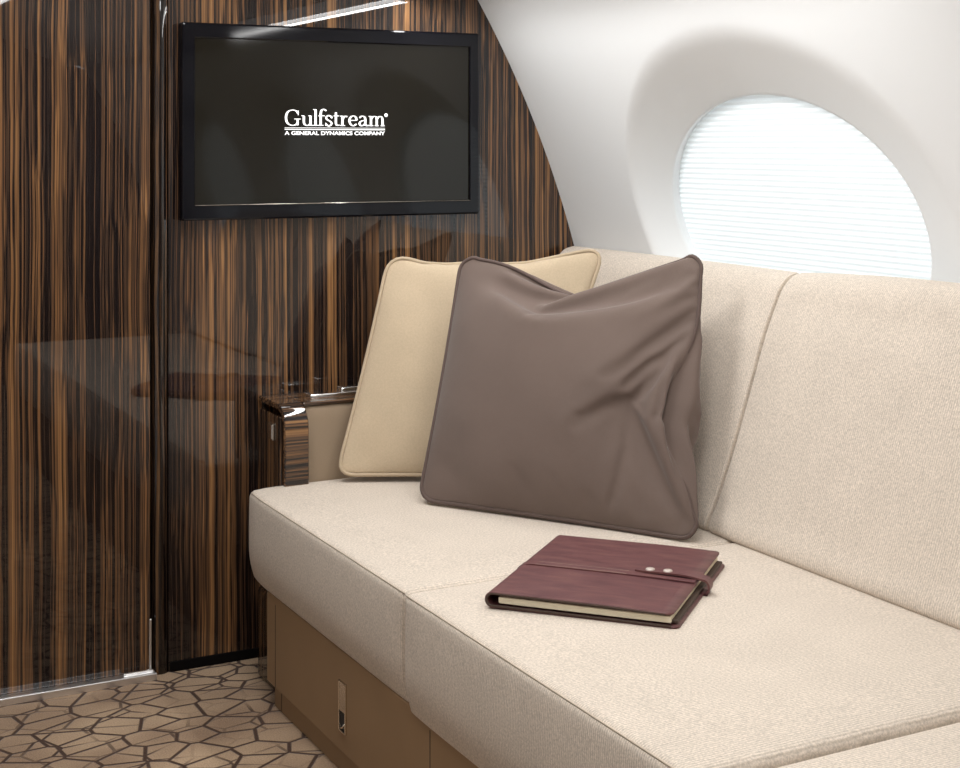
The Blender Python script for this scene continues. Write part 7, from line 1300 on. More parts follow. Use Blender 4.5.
    0,-1,-2,-3,0,-1,-1,-2,1,-1,-2,-2,-1,-4,-4,-4,-5,-5,-6,-6,-6,-6,-6,-3,-1,6,-8,0,2,-3,8,-3,8,9,6,5,-5,-8,5,15,0,-20,8,18,10,-12,6,-4,0,4,2,2,3,3,3,4,
    4,5,4,5,4,4,3,1,-1,-4,-1,6,-1,-2,1,-1,-1,-1,-2,-3,-3,-3,-4,-5,-5,-6,-6,-7,-6,-7,-7,-3,0,5,-7,3,-5,6,-4,10,-1,8,-12,-1,12,9,-2,-16,1,15,5,6,0,-4,
    -10,3,2,3,3,3,4,3,4,5,5,7,6,6,6,6,4,4,2,3,1,3,-1,-1,-1,-3,-4,-4,-3,-3,-2,-3,-3,-4,-5,-6,-6,-6,-7,-6,-7,-2,-1,4,-8,5,-7,-1,0,0,1,10,-10,0,0,-1,-3,
    20,4,-11,
]
RC = [
    -686,-17,-6,1,2,1,1,1,1,0,1,0,1,0,0,0,0,0,0,-1,-1,0,-1,-1,-1,-1,-1,-2,-1,-2,-1,5,19,32,-3,-4,-3,-2,0,0,0,0,1,1,1,0,0,1,0,0,0,0,-1,0,-1,0,-1,0,-1,0,
    0,0,1,3,5,4,33,4,-1,-3,-3,-1,-1,-1,0,1,1,1,0,0,0,0,0,0,0,0,-1,0,0,-1,1,0,0,1,1,2,2,1,-2,43,1,1,-1,-3,-2,-2,0,0,0,0,1,0,0,0,0,0,0,0,0,-1,0,0,1,0,1,
    1,1,1,1,-1,-1,4,43,-1,0,0,-2,-2,-2,0,-1,1,0,0,0,0,0,0,0,0,0,0,0,0,0,1,1,0,1,2,0,-2,-2,1,5,44,-1,-1,-1,0,-2,-1,-1,0,0,0,0,0,0,0,0,0,0,0,0,0,1,0,0,1,
    1,1,0,-1,-2,-1,1,4,47,-2,-1,-1,-1,-1,0,-1,-1,0,0,0,0,0,0,0,0,0,0,1,0,0,1,0,1,1,0,-1,-2,-2,1,1,2,49,-1,-2,-1,-1,-1,0,-1,0,0,0,0,0,0,0,0,0,0,0,0,1,0,
    0,1,0,1,-1,-2,-1,0,0,2,1,50,-2,-1,-1,-2,0,-1,0,0,0,0,-1,0,0,0,0,1,0,0,0,0,1,0,0,1,-1,-1,-1,-1,0,1,2,1,49,-1,-1,-2,-1,0,-1,0,0,0,0,-1,0,0,0,0,0,1,0,
    0,0,0,1,0,-1,-1,-1,0,0,1,1,1,0,50,-2,-1,-1,-1,0,-1,0,0,0,0,0,0,-1,0,0,0,1,0,0,0,0,0,0,-1,0,-1,0,0,1,1,1,-1,50,-1,-1,-1,-1,0,-1,0,0,0,0,0,0,0,0,0,0,
    0,0,0,0,0,0,-1,0,-1,0,0,0,1,1,1,0,49,-1,-1,-1,-1,0,-1,0,0,0,0,0,0,0,0,0,0,0,0,0,0,0,-1,0,0,0,-1,0,0,1,1,1,0,48,-1,0,-1,-1,0,0,-1,0,0,0,0,0,0,0,0,0,
    0,0,0,0,0,-1,0,0,0,0,-1,1,0,2,0,1,47,-1,-1,0,-1,0,0,0,0,-1,0,0,0,0,0,0,0,0,0,0,0,0,0,-1,0,0,0,0,0,0,1,1,1,46,0,-1,0,-1,0,0,0,0,0,0,0,0,0,-1,0,0,0,
    0,0,0,0,0,0,0,-1,0,0,0,0,1,1,2,45,-1,0,0,-1,0,0,0,0,0,0,0,0,0,0,0,0,0,0,0,0,0,-1,0,0,0,0,-1,0,0,1,1,2,45,-1,0,-1,0,0,0,0,0,0,0,0,0,0,0,0,0,0,0,0,0,
    0,0,0,-1,0,0,0,-1,0,0,1,0,47,0,-1,1,0,0,0,0,0,-1,0,0,0,0,0,0,1,0,0,-1,0,0,0,0,0,0,-1,0,0,-1,0,0,0,48,-1,0,0,1,0,0,0,0,0,0,0,0,0,0,0,0,0,0,0,0,0,-1,
    0,0,0,0,0,-1,0,-1,0,0,47,0,0,1,0,0,0,0,0,0,0,0,0,0,0,0,0,0,0,0,0,0,0,0,-1,0,0,0,-1,0,-1,0,0,47,0,0,1,0,0,0,0,0,0,0,0,0,0,0,0,0,0,0,0,0,0,0,0,0,-1,
    0,0,0,-1,-1,-1,1,46,1,0,1,0,0,0,0,0,0,0,0,1,0,0,0,0,0,0,-1,0,0,0,0,0,0,-1,0,0,-1,-1,-1,-1,48,0,1,1,0,0,0,0,0,0,1,0,0,0,0,0,0,0,0,0,-1,0,0,0,0,-1,0,
    0,0,-1,-1,-1,-1,47,1,1,1,0,0,0,0,0,1,0,0,0,0,0,0,0,0,0,0,0,-1,0,0,0,-1,0,0,0,-1,-1,-2,-1,48,1,1,1,0,0,0,0,0,0,1,0,0,0,0,0,0,0,0,0,-1,0,0,0,-1,0,0,
    -1,0,0,-1,-2,-1,47,1,2,0,0,0,0,0,1,0,0,1,0,0,0,0,0,0,0,0,-1,0,0,0,-1,0,-1,0,-1,0,0,-2,-2,48,1,1,0,-1,1,0,1,0,1,0,1,0,0,0,0,0,0,0,0,0,-1,0,-1,0,-1,
    0,-1,-1,0,0,-1,-2,47,1,0,0,0,1,1,0,1,1,0,1,0,0,0,0,0,0,0,0,-1,0,0,-1,0,-1,0,-2,-1,-1,0,0,-1,47,-1,-1,-1,2,2,1,0,1,0,0,1,0,0,0,0,0,0,1,0,0,0,-1,0,0,
    -1,0,-1,-2,-2,-1,0,0,47,-5,-1,1,0,0,0,0,0,0,0,0,0,0,1,1,0,1,0,2,1,0,1,0,1,0,0,-1,-1,-3,-2,-1,3,36,1,2,-3,-6,-7,-5,0,1,-2,-1,0,2,2,1,1,1,1,1,3,2,3,
    2,2,2,2,1,2,1,0,-3,-4,-3,30,20,2,-9,-17,-16,-23,5,3,-11,7,-6,10,2,2,2,1,2,0,3,4,4,3,4,4,4,4,4,6,5,6,-5,-20,-1343,-3,-3,-2,0,0,0,1,0,0,0,-1,-1,-1,1,
    0,0,0,-1,0,0,-1,-1,0,-1,-1,0,0,1,3,6,44,0,-2,-3,-1,0,0,0,0,0,-2,-2,-1,0,1,0,0,0,0,0,0,-1,0,-1,0,0,0,1,3,3,2,42,1,0,-1,-2,0,-1,0,-1,-1,-2,-1,0,1,0,
    0,0,0,1,-1,0,0,-1,0,0,1,1,1,3,1,0,43,0,0,0,-1,-1,-2,-1,-1,0,-1,0,0,1,0,0,0,1,0,0,-1,0,0,0,1,0,2,1,1,-1,1,45,-1,-1,0,0,-2,-1,-1,-1,0,0,0,0,0,0,1,0,
    0,0,0,0,0,0,1,0,1,1,1,-1,0,1,47,-2,-1,-1,0,-1,-1,-1,0,-1,0,0,0,0,1,0,0,0,0,0,0,0,1,0,1,0,1,0,0,0,0,49,-2,-2,-1,-1,0,-1,0,-1,0,0,0,0,0,0,0,0,0,0,0,
    1,0,0,1,0,1,0,0,-1,1,1,49,-2,-3,-1,-1,0,0,-1,0,0,-1,0,0,1,0,0,0,0,0,0,0,1,0,0,1,0,0,0,0,1,1,48,-2,-2,-1,-1,0,-1,0,0,-1,0,0,0,0,0,1,0,0,0,0,0,1,0,0,
    0,0,0,0,0,1,1,49,-2,-2,-1,-1,0,-1,0,0,-1,0,0,0,0,0,0,1,0,0,0,0,0,0,1,0,0,0,0,0,1,1,48,-1,-2,-1,-1,0,-1,0,0,0,-1,0,0,0,0,1,0,0,0,0,0,0,0,1,0,0,0,0,
    0,1,1,48,-1,-2,-1,-1,0,-1,0,0,0,0,0,0,0,0,0,0,0,0,0,0,0,0,1,0,0,0,0,1,0,1,48,-2,-1,-1,0,-1,0,-1,0,0,0,0,0,0,0,0,0,0,0,0,0,0,1,0,0,0,0,0,1,1,0,47,
    -1,-1,-1,0,-1,0,-1,0,0,0,0,0,0,0,0,0,0,0,0,1,0,0,0,0,0,0,1,0,1,1,46,-1,-1,-1,0,-1,0,0,0,-1,0,0,0,0,0,0,0,1,0,0,0,0,0,0,0,1,0,0,1,0,1,46,-1,-1,-1,0,
    -1,0,0,0,0,0,0,0,0,0,0,0,0,0,0,0,0,1,0,0,0,0,1,0,0,0,46,0,-1,-1,0,0,-1,0,0,0,0,0,0,0,0,0,0,0,0,0,1,0,0,0,0,1,0,0,0,-1,0,47,-1,0,-1,0,0,0,-1,0,0,0,
    0,0,0,0,0,0,1,0,0,0,0,0,1,0,0,0,0,0,-1,-1,47,0,0,-1,0,0,0,0,0,0,0,0,0,0,0,0,0,0,0,0,0,1,0,0,0,0,0,0,0,-1,-1,47,0,-1,0,0,0,0,0,0,0,0,0,0,0,0,0,0,0,
    0,1,0,0,0,0,0,1,0,0,-1,-1,-1,47,-1,0,0,0,0,0,0,0,0,0,0,0,0,0,0,1,0,0,0,0,0,0,0,1,0,0,0,-1,-1,-1,46,0,0,0,0,0,0,0,0,0,0,0,1,0,0,0,0,0,0,0,0,0,0,1,0,
    0,0,0,-1,-1,-1,46,0,0,0,0,0,0,0,0,1,0,0,0,0,0,0,0,0,0,0,0,0,0,0,1,0,0,0,-1,-1,-2,47,0,0,0,0,0,0,0,1,0,0,0,0,0,0,0,0,0,0,0,0,0,0,0,0,0,0,0,0,-1,-2,
    46,1,0,0,0,0,0,1,0,0,0,0,0,0,0,1,0,0,0,0,-1,0,0,0,0,-1,1,0,0,-1,-2,46,1,0,0,0,0,0,1,0,0,1,0,0,0,0,0,0,0,0,0,-1,0,0,0,-1,0,0,0,0,0,-2,46,0,0,0,0,1,
    1,0,1,0,0,0,0,0,0,0,0,0,0,0,-1,0,0,0,-1,-1,-1,0,1,0,-1,45,0,-1,0,2,1,1,0,1,0,-1,0,0,0,0,0,0,0,0,0,0,0,0,-1,0,-1,-1,-1,-1,1,0,44,-1,0,2,3,0,1,0,-1,
    -1,-2,0,0,1,0,0,1,0,0,1,0,0,0,0,0,-1,-1,-2,-2,0,0,43,0,3,2,1,-2,-1,-2,-2,-4,-2,1,1,2,1,0,1,1,1,1,1,1,0,1,1,0,0,-1,-3,-3,-1,43,3,1,-3,-6,-8,-4,-2,
    -4,-3,-1,4,2,1,2,1,1,1,2,2,2,2,3,2,2,2,2,2,0,-3,-4,-685,28,34,44,45,44,45,44,45,44,45,44,45,44,45,44,45,45,44,45,44,45,44,45,44,45,44,45,44,45,44,
    34,29,-1390,44,40,41,43,44,45,44,45,45,44,45,44,45,45,44,45,44,45,45,44,45,45,45,44,45,45,45,44,43,40,40,48,-1416,45,44,43,42,43,44,44,45,45,44,45,
    45,44,45,45,45,44,45,45,45,45,45,45,45,45,45,44,44,41,41,44,48,-1418,40,44,45,43,42,44,44,45,45,45,44,45,45,45,45,45,45,44,45,45,46,45,45,45,45,44,
    44,43,42,43,42,41,-1410,38,43,45,44,43,43,45,44,45,45,45,45,45,45,45,45,45,45,45,45,45,45,46,45,44,45,43,42,44,44,38,31,-1396,36,41,45,44,44,44,44,
    45,45,45,45,45,45,45,45,45,45,45,46,45,45,45,45,45,45,43,43,44,44,43,34,20,-1379,34,41,43,45,44,45,44,45,45,45,45,45,45,45,46,45,45,45,45,45,46,45,
    45,44,44,44,43,45,44,43,30,9,-1364,33,41,43,44,45,45,44,45,45,45,45,45,46,45,45,45,45,46,45,45,45,45,45,44,44,44,44,45,45,41,29,17,-1369,33,39,43,
    44,45,44,45,45,45,45,45,46,45,45,45,46,45,45,45,45,46,45,44,44,44,45,44,45,45,40,27,14,-1363,33,40,43,43,44,45,45,45,45,45,45,45,45,46,45,45,45,46,
    45,45,45,45,44,44,45,45,45,45,44,39,26,4,-1350,32,40,42,44,44,44,45,45,45,45,45,46,45,45,45,46,45,45,45,46,44,45,44,45,45,45,45,45,43,39,26,11,
    -1356,33,39,42,43,44,45,44,45,45,46,45,45,45,46,45,45,45,46,45,45,45,44,45,45,45,45,45,45,42,38,27,14,-1358,33,39,42,43,44,44,45,45,45,45,45,46,45,
    45,45,46,45,45,45,45,45,45,45,45,46,45,45,44,41,36,28,17,-1359,33,39,42,43,44,44,45,45,45,45,45,45,45,46,45,45,45,46,45,45,45,45,45,46,45,45,45,43,
    39,34,30,22,-1361,33,39,42,43,44,44,44,45,45,45,46,45,45,45,46,45,45,45,46,45,45,45,46,45,45,45,45,43,37,32,31,27,-1363,33,39,42,43,43,44,45,45,45,
    45,45,45,46,45,45,46,45,45,46,45,45,45,46,45,45,45,45,43,37,32,29,29,-1363,33,39,41,43,44,44,45,45,45,45,45,45,46,45,45,45,46,45,45,46,45,45,46,45,
    45,45,45,44,38,33,26,23,-1357,33,38,42,43,43,45,44,45,45,46,45,45,45,46,45,45,46,45,45,46,45,45,46,45,45,45,46,44,40,32,21,8,-1339,32,39,41,43,44,
    44,45,45,45,45,46,45,45,46,45,45,46,45,45,46,45,45,46,45,45,45,46,44,41,31,19,13,-1343,33,38,42,43,44,44,45,45,45,45,45,46,45,45,46,45,46,45,45,46,
    45,45,46,45,45,46,45,44,42,30,20,16,-1347,32,38,42,44,44,44,45,45,45,45,45,46,45,45,46,45,46,45,45,46,45,45,46,45,45,46,45,45,42,31,19,14,-1347,33,
    38,42,43,45,44,45,45,45,45,45,46,45,45,46,45,46,45,45,46,45,45,46,45,45,45,46,45,43,33,19,5,-1341,32,38,42,44,45,44,45,45,45,45,45,45,46,45,46,45,
    46,45,45,46,45,45,46,45,45,45,46,45,43,36,22,13,-1356,33,38,42,44,45,45,44,45,45,45,45,45,46,45,46,45,45,46,45,46,45,45,46,45,45,45,46,45,44,38,25,
    14,-1364,33,39,42,45,44,45,44,45,45,45,45,45,46,45,46,45,45,46,45,46,45,45,46,45,45,45,45,45,45,40,28,16,-1371,34,39,42,44,45,44,44,45,45,45,45,45,
    46,45,46,45,45,46,45,46,45,45,45,46,45,45,45,45,45,42,32,18,-1380,36,39,42,44,44,44,44,45,45,45,45,45,46,45,46,45,45,46,45,46,45,45,45,46,44,45,45,
    46,45,43,35,23,-1390,38,40,41,44,43,44,44,45,45,45,45,45,46,45,45,46,45,46,45,46,45,45,45,46,45,44,45,45,45,45,38,26,-1398,39,41,42,43,42,43,45,44,
    45,45,46,45,45,46,45,46,45,46,45,46,45,45,45,46,45,44,45,44,45,45,41,33,-1409,43,42,40,41,42,43,45,45,45,45,45,46,45,46,45,46,45,46,45,45,46,45,46,
    45,45,45,44,44,43,45,45,39,-1418,47,42,37,40,42,44,45,45,45,45,46,45,45,46,45,45,46,45,46,45,45,46,45,46,45,45,45,44,42,43,45,49,-1419,46,39,37,40,
    43,43,44,45,45,44,45,45,45,46,45,45,46,45,45,45,46,45,45,46,45,45,46,44,44,41,42,47,-1396,34,34,44,42,42,37,43,45,43,45,45,44,45,46,45,45,46,45,45,
    45,45,45,46,45,45,45,46,45,45,44,35,30,-1344,40,40,42,44,45,45,44,45,45,45,44,44,45,45,44,45,45,44,45,45,44,45,45,44,45,44,45,43,41,41,-1322,44,41,
    40,43,45,45,45,45,44,45,44,45,45,44,45,45,45,44,45,45,45,45,44,45,45,44,44,43,42,44,-1328,45,42,42,41,44,45,45,44,45,45,44,45,45,45,45,45,45,45,45,
    45,44,45,45,45,45,44,43,44,45,43,-1332,44,43,43,42,43,44,44,45,45,45,45,45,45,45,45,45,45,45,45,45,45,45,45,45,44,44,44,45,46,38,-1329,43,42,42,43,
    44,43,45,45,45,45,45,45,45,45,45,46,45,45,45,45,45,45,45,44,45,44,45,46,44,33,-1324,42,41,42,44,44,44,44,45,45,45,45,45,46,45,45,45,45,45,45,45,46,
    45,44,45,45,45,45,45,42,29,-1317,40,40,42,44,45,44,45,44,45,45,46,45,45,45,45,46,45,45,45,45,45,45,45,45,45,45,46,44,41,27,-1315,40,40,42,44,45,44,
    45,45,45,45,45,45,46,45,45,45,45,46,45,45,45,45,45,45,45,46,45,44,39,24,-1310,39,40,42,44,45,45,44,45,45,46,45,45,45,45,46,45,45,45,46,45,45,45,45,
    45,46,45,45,44,36,21,-1305,39,40,43,44,44,45,45,45,45,45,45,46,45,45,45,46,45,45,45,46,45,45,45,45,46,45,45,43,34,22,-1305,39,42,44,43,44,45,45,45,
    45,45,45,45,46,45,45,45,46,45,45,45,46,45,45,45,46,45,45,42,34,23,-1305,39,43,43,43,44,45,44,45,45,46,45,45,45,46,45,45,46,45,45,45,46,45,45,45,46,
    45,45,42,34,24,-1306,40,42,43,43,44,44,45,45,45,45,46,45,45,45,46,45,45,46,45,45,46,45,45,45,46,45,45,42,34,25,-1307,40,42,43,43,44,44,45,45,45,45,
    45,46,45,45,46,45,45,46,45,45,46,45,45,45,46,45,45,41,34,25,-1306,40,42,43,43,44,44,45,45,45,45,45,45,46,45,45,46,45,45,46,45,45,46,45,45,46,45,44,
    41,33,25,-1303,39,42,43,43,43,45,45,45,45,45,45,45,46,45,45,46,45,45,46,45,45,46,45,45,46,45,44,40,31,25,-1300,39,42,42,43,44,45,45,45,45,45,45,45,
    46,45,45,46,45,45,46,45,45,46,45,45,46,45,44,39,33,22,-1299,40,42,42,43,44,45,45,44,46,45,45,45,45,46,45,46,45,45,46,45,45,46,45,45,46,45,44,40,34,
    21,-1300,40,42,42,43,44,45,45,44,46,45,45,45,45,46,45,46,45,45,46,45,45,46,45,45,45,46,44,42,35,20,-1302,39,42,43,43,44,45,45,44,46,45,45,45,45,46,
    45,46,45,45,46,45,45,46,45,45,45,46,45,42,36,19,-1304,40,42,43,43,44,45,45,44,46,45,45,45,45,46,45,46,45,45,46,45,45,46,45,45,45,45,46,43,36,19,
    -1305,40,42,42,44,44,45,45,45,45,45,45,45,46,45,45,46,45,46,45,45,45,46,45,45,45,45,45,44,37,22,-1310,41,42,42,44,44,45,45,45,45,45,45,45,46,45,45,
    46,45,46,45,45,45,46,45,45,45,45,45,44,39,25,-1315,40,42,43,44,45,45,44,45,45,45,45,45,46,45,46,45,45,46,45,45,45,46,45,45,45,45,45,44,41,28,-1321,
    41,42,44,44,45,44,44,45,45,45,45,45,46,45,46,45,45,46,45,45,45,46,44,45,45,45,45,45,42,32,-1327,41,44,44,44,44,44,45,44,45,45,45,46,45,45,46,45,46,
    45,45,45,45,46,44,45,45,45,45,45,43,35,-1331,42,44,45,44,43,44,44,44,45,45,45,46,45,45,46,45,46,45,45,45,45,46,45,44,45,44,45,45,45,37,-1333,43,45,
    44,43,42,43,45,44,45,45,45,46,45,45,46,45,45,46,45,45,45,45,46,45,44,44,44,45,45,41,-1334,45,44,42,41,43,44,44,45,45,44,45,45,45,46,45,45,46,45,45,
    46,45,45,45,45,45,44,43,44,45,44,-1331,44,42,40,42,43,44,45,45,44,44,44,45,45,46,45,45,46,45,45,46,45,46,45,45,45,45,43,43,42,45,-1324,41,40,42,42,
    43,43,44,44,44,44,44,45,45,46,45,45,46,45,45,46,45,45,45,46,45,45,45,43,41,42,0,0,0,0,0,0,0,0,0,0,0,0,0,0,0,0,0,0,0,0,0,0,0,0,0,0,0,0,0,0,0,0,0,0,
    12,4,0,0,2,3,3,2,1,0,0,0,1,0,0,0,0,-1,0,0,0,0,0,-1,-2,-3,-3,-2,-3,-4,-3,-6,0,16,5,1,2,4,6,6,4,2,0,0,1,1,1,1,0,-2,0,0,0,0,-1,-1,-2,-4,-4,-5,-5,-5,
    -4,-7,-8,-2,16,6,4,7,6,7,6,5,3,1,0,2,1,1,1,0,-2,0,1,0,-1,-2,-2,-4,-5,-5,-6,-6,-5,-4,-10,-18,3,17,8,8,9,8,7,6,5,3,2,1,2,2,0,1,0,0,0,-1,-1,-1,-3,-3,
    -4,-5,-6,-7,-6,-4,-4,-14,-26,6,18,12,10,11,9,7,6,5,4,2,1,2,2,1,1,0,0,-1,-1,-2,-2,-3,-3,-5,-5,-6,-7,-4,-3,-6,-18,-32,7,22,15,11,10,9,8,6,5,4,3,2,2,
    2,1,1,0,-1,-1,-1,-2,-3,-3,-3,-4,-7,-6,-4,-3,-4,-8,-22,-36,7,26,17,12,10,9,8,6,5,4,4,2,2,2,1,1,0,-1,-1,-2,-2,-2,-2,-4,-6,-6,-4,-2,-4,-5,-11,-25,-39,
    7,28,18,13,11,9,8,7,5,4,4,3,2,1,1,1,0,-1,0,-2,-1,-2,-3,-5,-5,-5,-2,-3,-4,-6,-14,-29,-40,7,28,19,14,12,11,8,6,6,4,4,3,2,2,1,1,0,-1,0,-1,-1,-2,-4,-5,
    -4,-2,-3,-4,-4,-8,-17,-31,-38,4,28,20,15,13,11,9,6,6,5,3,3,3,1,2,1,0,0,0,0,-1,-3,-4,-4,-3,-2,-4,-4,-5,-10,-20,-32,-41,7,29,20,16,14,11,9,7,6,4,4,3,
    3,2,1,1,1,0,1,0,-1,-3,-4,-3,-2,-4,-4,-4,-5,-13,-23,-33,-41,8,29,21,16,14,12,9,8,6,4,4,3,3,2,2,1,1,1,0,1,-1,-4,-2,-3,-3,-4,-4,-3,-6,-16,-26,-33,-40,
    8,29,21,17,14,13,9,8,6,5,4,3,3,2,2,1,1,1,1,1,-2,-2,-3,-3,-3,-4,-3,-3,-8,-19,-28,-34,-38,9,29,21,17,15,13,10,8,6,5,4,3,3,3,1,2,1,1,1,0,-1,-2,-3,-3,
    -3,-3,-3,-4,-9,-21,-31,-33,-37,10,29,21,17,16,13,10,8,6,5,4,4,3,2,2,2,1,1,0,0,-1,-2,-3,-2,-3,-3,-3,-3,-10,-22,-31,-34,-37,10,29,23,18,15,12,10,7,7,
    5,4,4,3,2,2,2,1,0,1,-1,-1,-2,-2,-3,-3,-2,-3,-4,-9,-20,-30,-36,-39,10,30,23,18,14,12,10,7,7,5,4,4,3,3,1,2,1,0,0,0,-2,-1,-3,-2,-3,-3,-3,-3,-8,-18,
    -29,-38,-43,12,30,23,18,14,12,9,8,6,6,4,4,3,2,2,1,1,0,0,-1,-1,-2,-2,-3,-2,-3,-4,-3,-7,-16,-28,-39,-43,11,30,23,18,14,12,9,7,7,5,5,3,3,2,2,1,0,0,0,
    -1,-1,-2,-3,-2,-3,-3,-4,-4,-6,-13,-27,-39,-43,10,30,24,17,14,11,8,7,7,6,5,3,3,2,1,1,0,0,-1,-1,-1,-2,-3,-3,-3,-3,-3,-5,-5,-12,-25,-39,-43,10,31,23,
    17,13,10,8,7,7,6,5,3,3,2,1,0,0,0,-1,-1,-2,-2,-3,-3,-3,-3,-4,-4,-6,-10,-22,-38,-44,10,31,23,16,12,8,8,8,8,6,5,3,2,2,1,0,0,-1,-1,-1,-2,-3,-2,-3,-4,
    -4,-4,-4,-5,-9,-20,-35,-43,8,30,23,15,10,8,8,9,8,6,4,3,3,1,1,0,0,-1,-1,-2,-2,-3,-3,-3,-3,-5,-4,-5,-5,-7,-17,-33,-42,7,29,22,14,8,8,9,10,8,5,4,3,3,
    1,1,0,0,-2,-1,-3,-2,-3,-3,-3,-3,-5,-5,-6,-4,-7,-14,-29,-41,6,26,21,13,7,9,11,9,6,5,4,4,3,2,1,0,-1,-2,-2,-2,-3,-3,-4,-3,-4,-3,-6,-6,-6,-6,-11,-26,
    -38,5,23,18,12,9,10,10,7,6,5,5,4,4,2,1,0,-1,-2,-2,-3,-3,-4,-4,-4,-4,-3,-4,-6,-7,-7,-9,-22,-35,4,20,15,12,10,10,8,6,6,6,6,5,4,2,0,0,-1,-2,-2,-3,-3,
    -4,-5,-4,-5,-4,-4,-4,-7,-8,-9,-17,-31,3,18,12,11,10,10,7,7,8,7,5,5,2,2,0,-1,-1,-1,-2,-3,-4,-3,-5,-5,-5,-6,-4,-4,-5,-7,-10,-15,-26,3,14,12,11,10,9,
    8,8,7,5,4,3,1,1,0,-1,0,-1,-2,-2,-3,-3,-4,-5,-5,-6,-6,-5,-4,-5,-8,-13,-22,2,11,10,9,8,8,6,6,5,3,2,2,0,0,0,0,0,0,0,-1,-2,-2,-2,-3,-4,-4,-5,-6,-5,-4,
    -5,-11,-18,2,7,5,3,2,3,2,4,3,2,1,1,1,0,0,1,0,1,0,0,0,0,-1,-1,-1,-2,-2,-3,-3,-4,-3,-5,-11,0,0,4,-5,-5,-5,-10,4,3,3,0,0,2,0,1,0,1,1,0,1,1,0,0,0,1,0,
    0,1,0,0,1,1,0,-4,-2,-3,-2,-3,-3,-2,-1,0,-1,-1,-3,-2,-2,1,1,0,0,-1,2,0,0,0,1,0,1,2,1,1,2,6,6,-5,-4,-4,-5,-3,-2,-1,-2,-3,-5,-5,-3,-1,1,1,0,-1,2,1,0,
    0,1,0,1,3,3,1,3,4,10,10,-6,-6,-5,-4,-3,-4,-4,-5,-6,-6,-4,-2,1,0,0,0,1,2,0,0,1,0,1,3,4,2,2,4,6,11,15,-7,-7,-8,-6,-5,-7,-6,-7,-5,-4,-2,-1,-1,0,0,2,1,
    1,0,0,1,1,2,4,3,2,4,4,6,13,20,-8,-10,-10,-8,-7,-7,-7,-6,-5,-3,-2,-2,-1,0,2,1,0,0,1,1,0,3,4,3,2,2,5,4,5,16,26,-10,-13,-12,-9,-8,-7,-6,-6,-5,-4,-3,
    -1,-1,1,1,0,0,1,0,1,2,4,3,2,2,4,4,2,6,21,30,-13,-16,-14,-9,-7,-8,-6,-6,-4,-4,-3,-1,0,0,-1,0,1,0,1,2,3,3,2,1,4,4,2,2,8,27,30,-16,-18,-14,-9,-8,-7,
    -7,-5,-4,-4,-3,-1,-1,-1,0,0,1,0,1,3,3,1,2,2,4,3,1,2,13,31,28,-18,-19,-13,-10,-9,-7,-6,-5,-4,-4,-2,-2,-2,-1,0,0,0,1,2,3,1,1,2,3,3,1,1,5,17,34,25,
    -20,-17,-13,-11,-9,-8,-6,-5,-4,-4,-3,-2,-1,-1,0,-1,0,2,2,1,1,1,2,3,2,0,2,7,21,36,22,-21,-15,-13,-12,-10,-8,-6,-5,-5,-3,-3,-2,-2,-1,-1,0,1,1,1,1,0,
    2,2,2,1,1,3,9,24,36,22,-20,-15,-14,-13,-10,-9,-6,-6,-4,-4,-3,-2,-2,-1,-1,0,0,1,0,1,1,2,1,2,1,2,4,11,24,37,23,-20,-16,-15,-12,-11,-9,-7,-5,-5,-3,-4,
    -2,-2,-2,-1,0,0,0,0,1,1,2,1,2,2,2,5,12,26,37,23,-20,-17,-14,-13,-12,-9,-7,-5,-5,-4,-3,-3,-2,-2,-1,0,-1,0,1,1,1,1,1,2,2,3,5,14,27,37,23,-21,-16,-15,
    -14,-11,-9,-7,-6,-5,-4,-3,-3,-2,-2,-1,-1,0,0,0,1,1,1,2,2,2,2,6,16,28,37,22,-20,-17,-16,-14,-11,-9,-7,-6,-5,-4,-4,-3,-2,-2,-1,-1,0,0,0,1,1,2,1,2,2,
    3,6,17,29,36,23,-21,-18,-16,-13,-12,-8,-8,-6,-5,-4,-4,-3,-2,-2,-2,0,-1,1,0,1,1,2,2,2,2,3,6,17,28,35,24,-21,-17,-16,-13,-11,-9,-8,-6,-5,-5,-4,-3,-2,
    -2,-1,-1,0,0,1,1,2,1,3,2,3,3,5,16,26,35,26,-20,-18,-16,-13,-11,-9,-8,-6,-5,-5,-4,-3,-3,-1,-1,-1,0,1,1,1,2,2,2,3,3,4,5,13,25,36,26,-21,-17,-15,-14,
    -11,-9,-7,-6,-6,-5,-4,-3,-3,-1,-1,0,0,1,1,2,2,3,3,3,3,4,5,11,23,36,27,-21,-18,-15,-14,-10,-9,-7,-7,-5,-5,-5,-3,-2,-1,-1,0,1,1,2,2,2,3,4,3,5,4,5,9,
    21,35,26,-21,-17,-16,-13,-10,-8,-8,-7,-6,-5,-4,-3,-2,-1,-1,1,1,2,2,2,3,3,4,5,5,4,5,8,19,34,24,-20,-18,-15,-12,-10,-8,-8,-8,-6,-5,-4,-3,-2,-1,1,0,2,
    2,3,3,3,4,4,5,5,5,5,8,16,32,23,-21,-17,-14,-11,-10,-9,-9,-7,-6,-6,-4,-2,-2,0,0,2,2,2,4,3,4,4,4,5,6,6,5,7,14,29,20,-20,-15,-13,-11,-10,-10,-9,-7,-7,
    -5,-4,-2,-2,0,1,2,3,3,4,4,5,4,5,5,5,7,6,6,12,26,18,-19,-14,-12,-11,-11,-10,-9,-8,-7,-5,-4,-2,-1,1,1,3,3,3,4,5,5,5,5,6,5,7,6,7,10,22,17,-17,-13,-12,
    -12,-11,-11,-10,-9,-6,-5,-4,-1,0,1,3,3,3,3,5,4,6,5,6,6,6,6,7,7,9,19,14,-14,-13,-12,-12,-12,-12,-11,-8,-6,-4,-2,0,1,2,3,2,3,4,3,5,5,6,6,6,6,7,7,7,9,
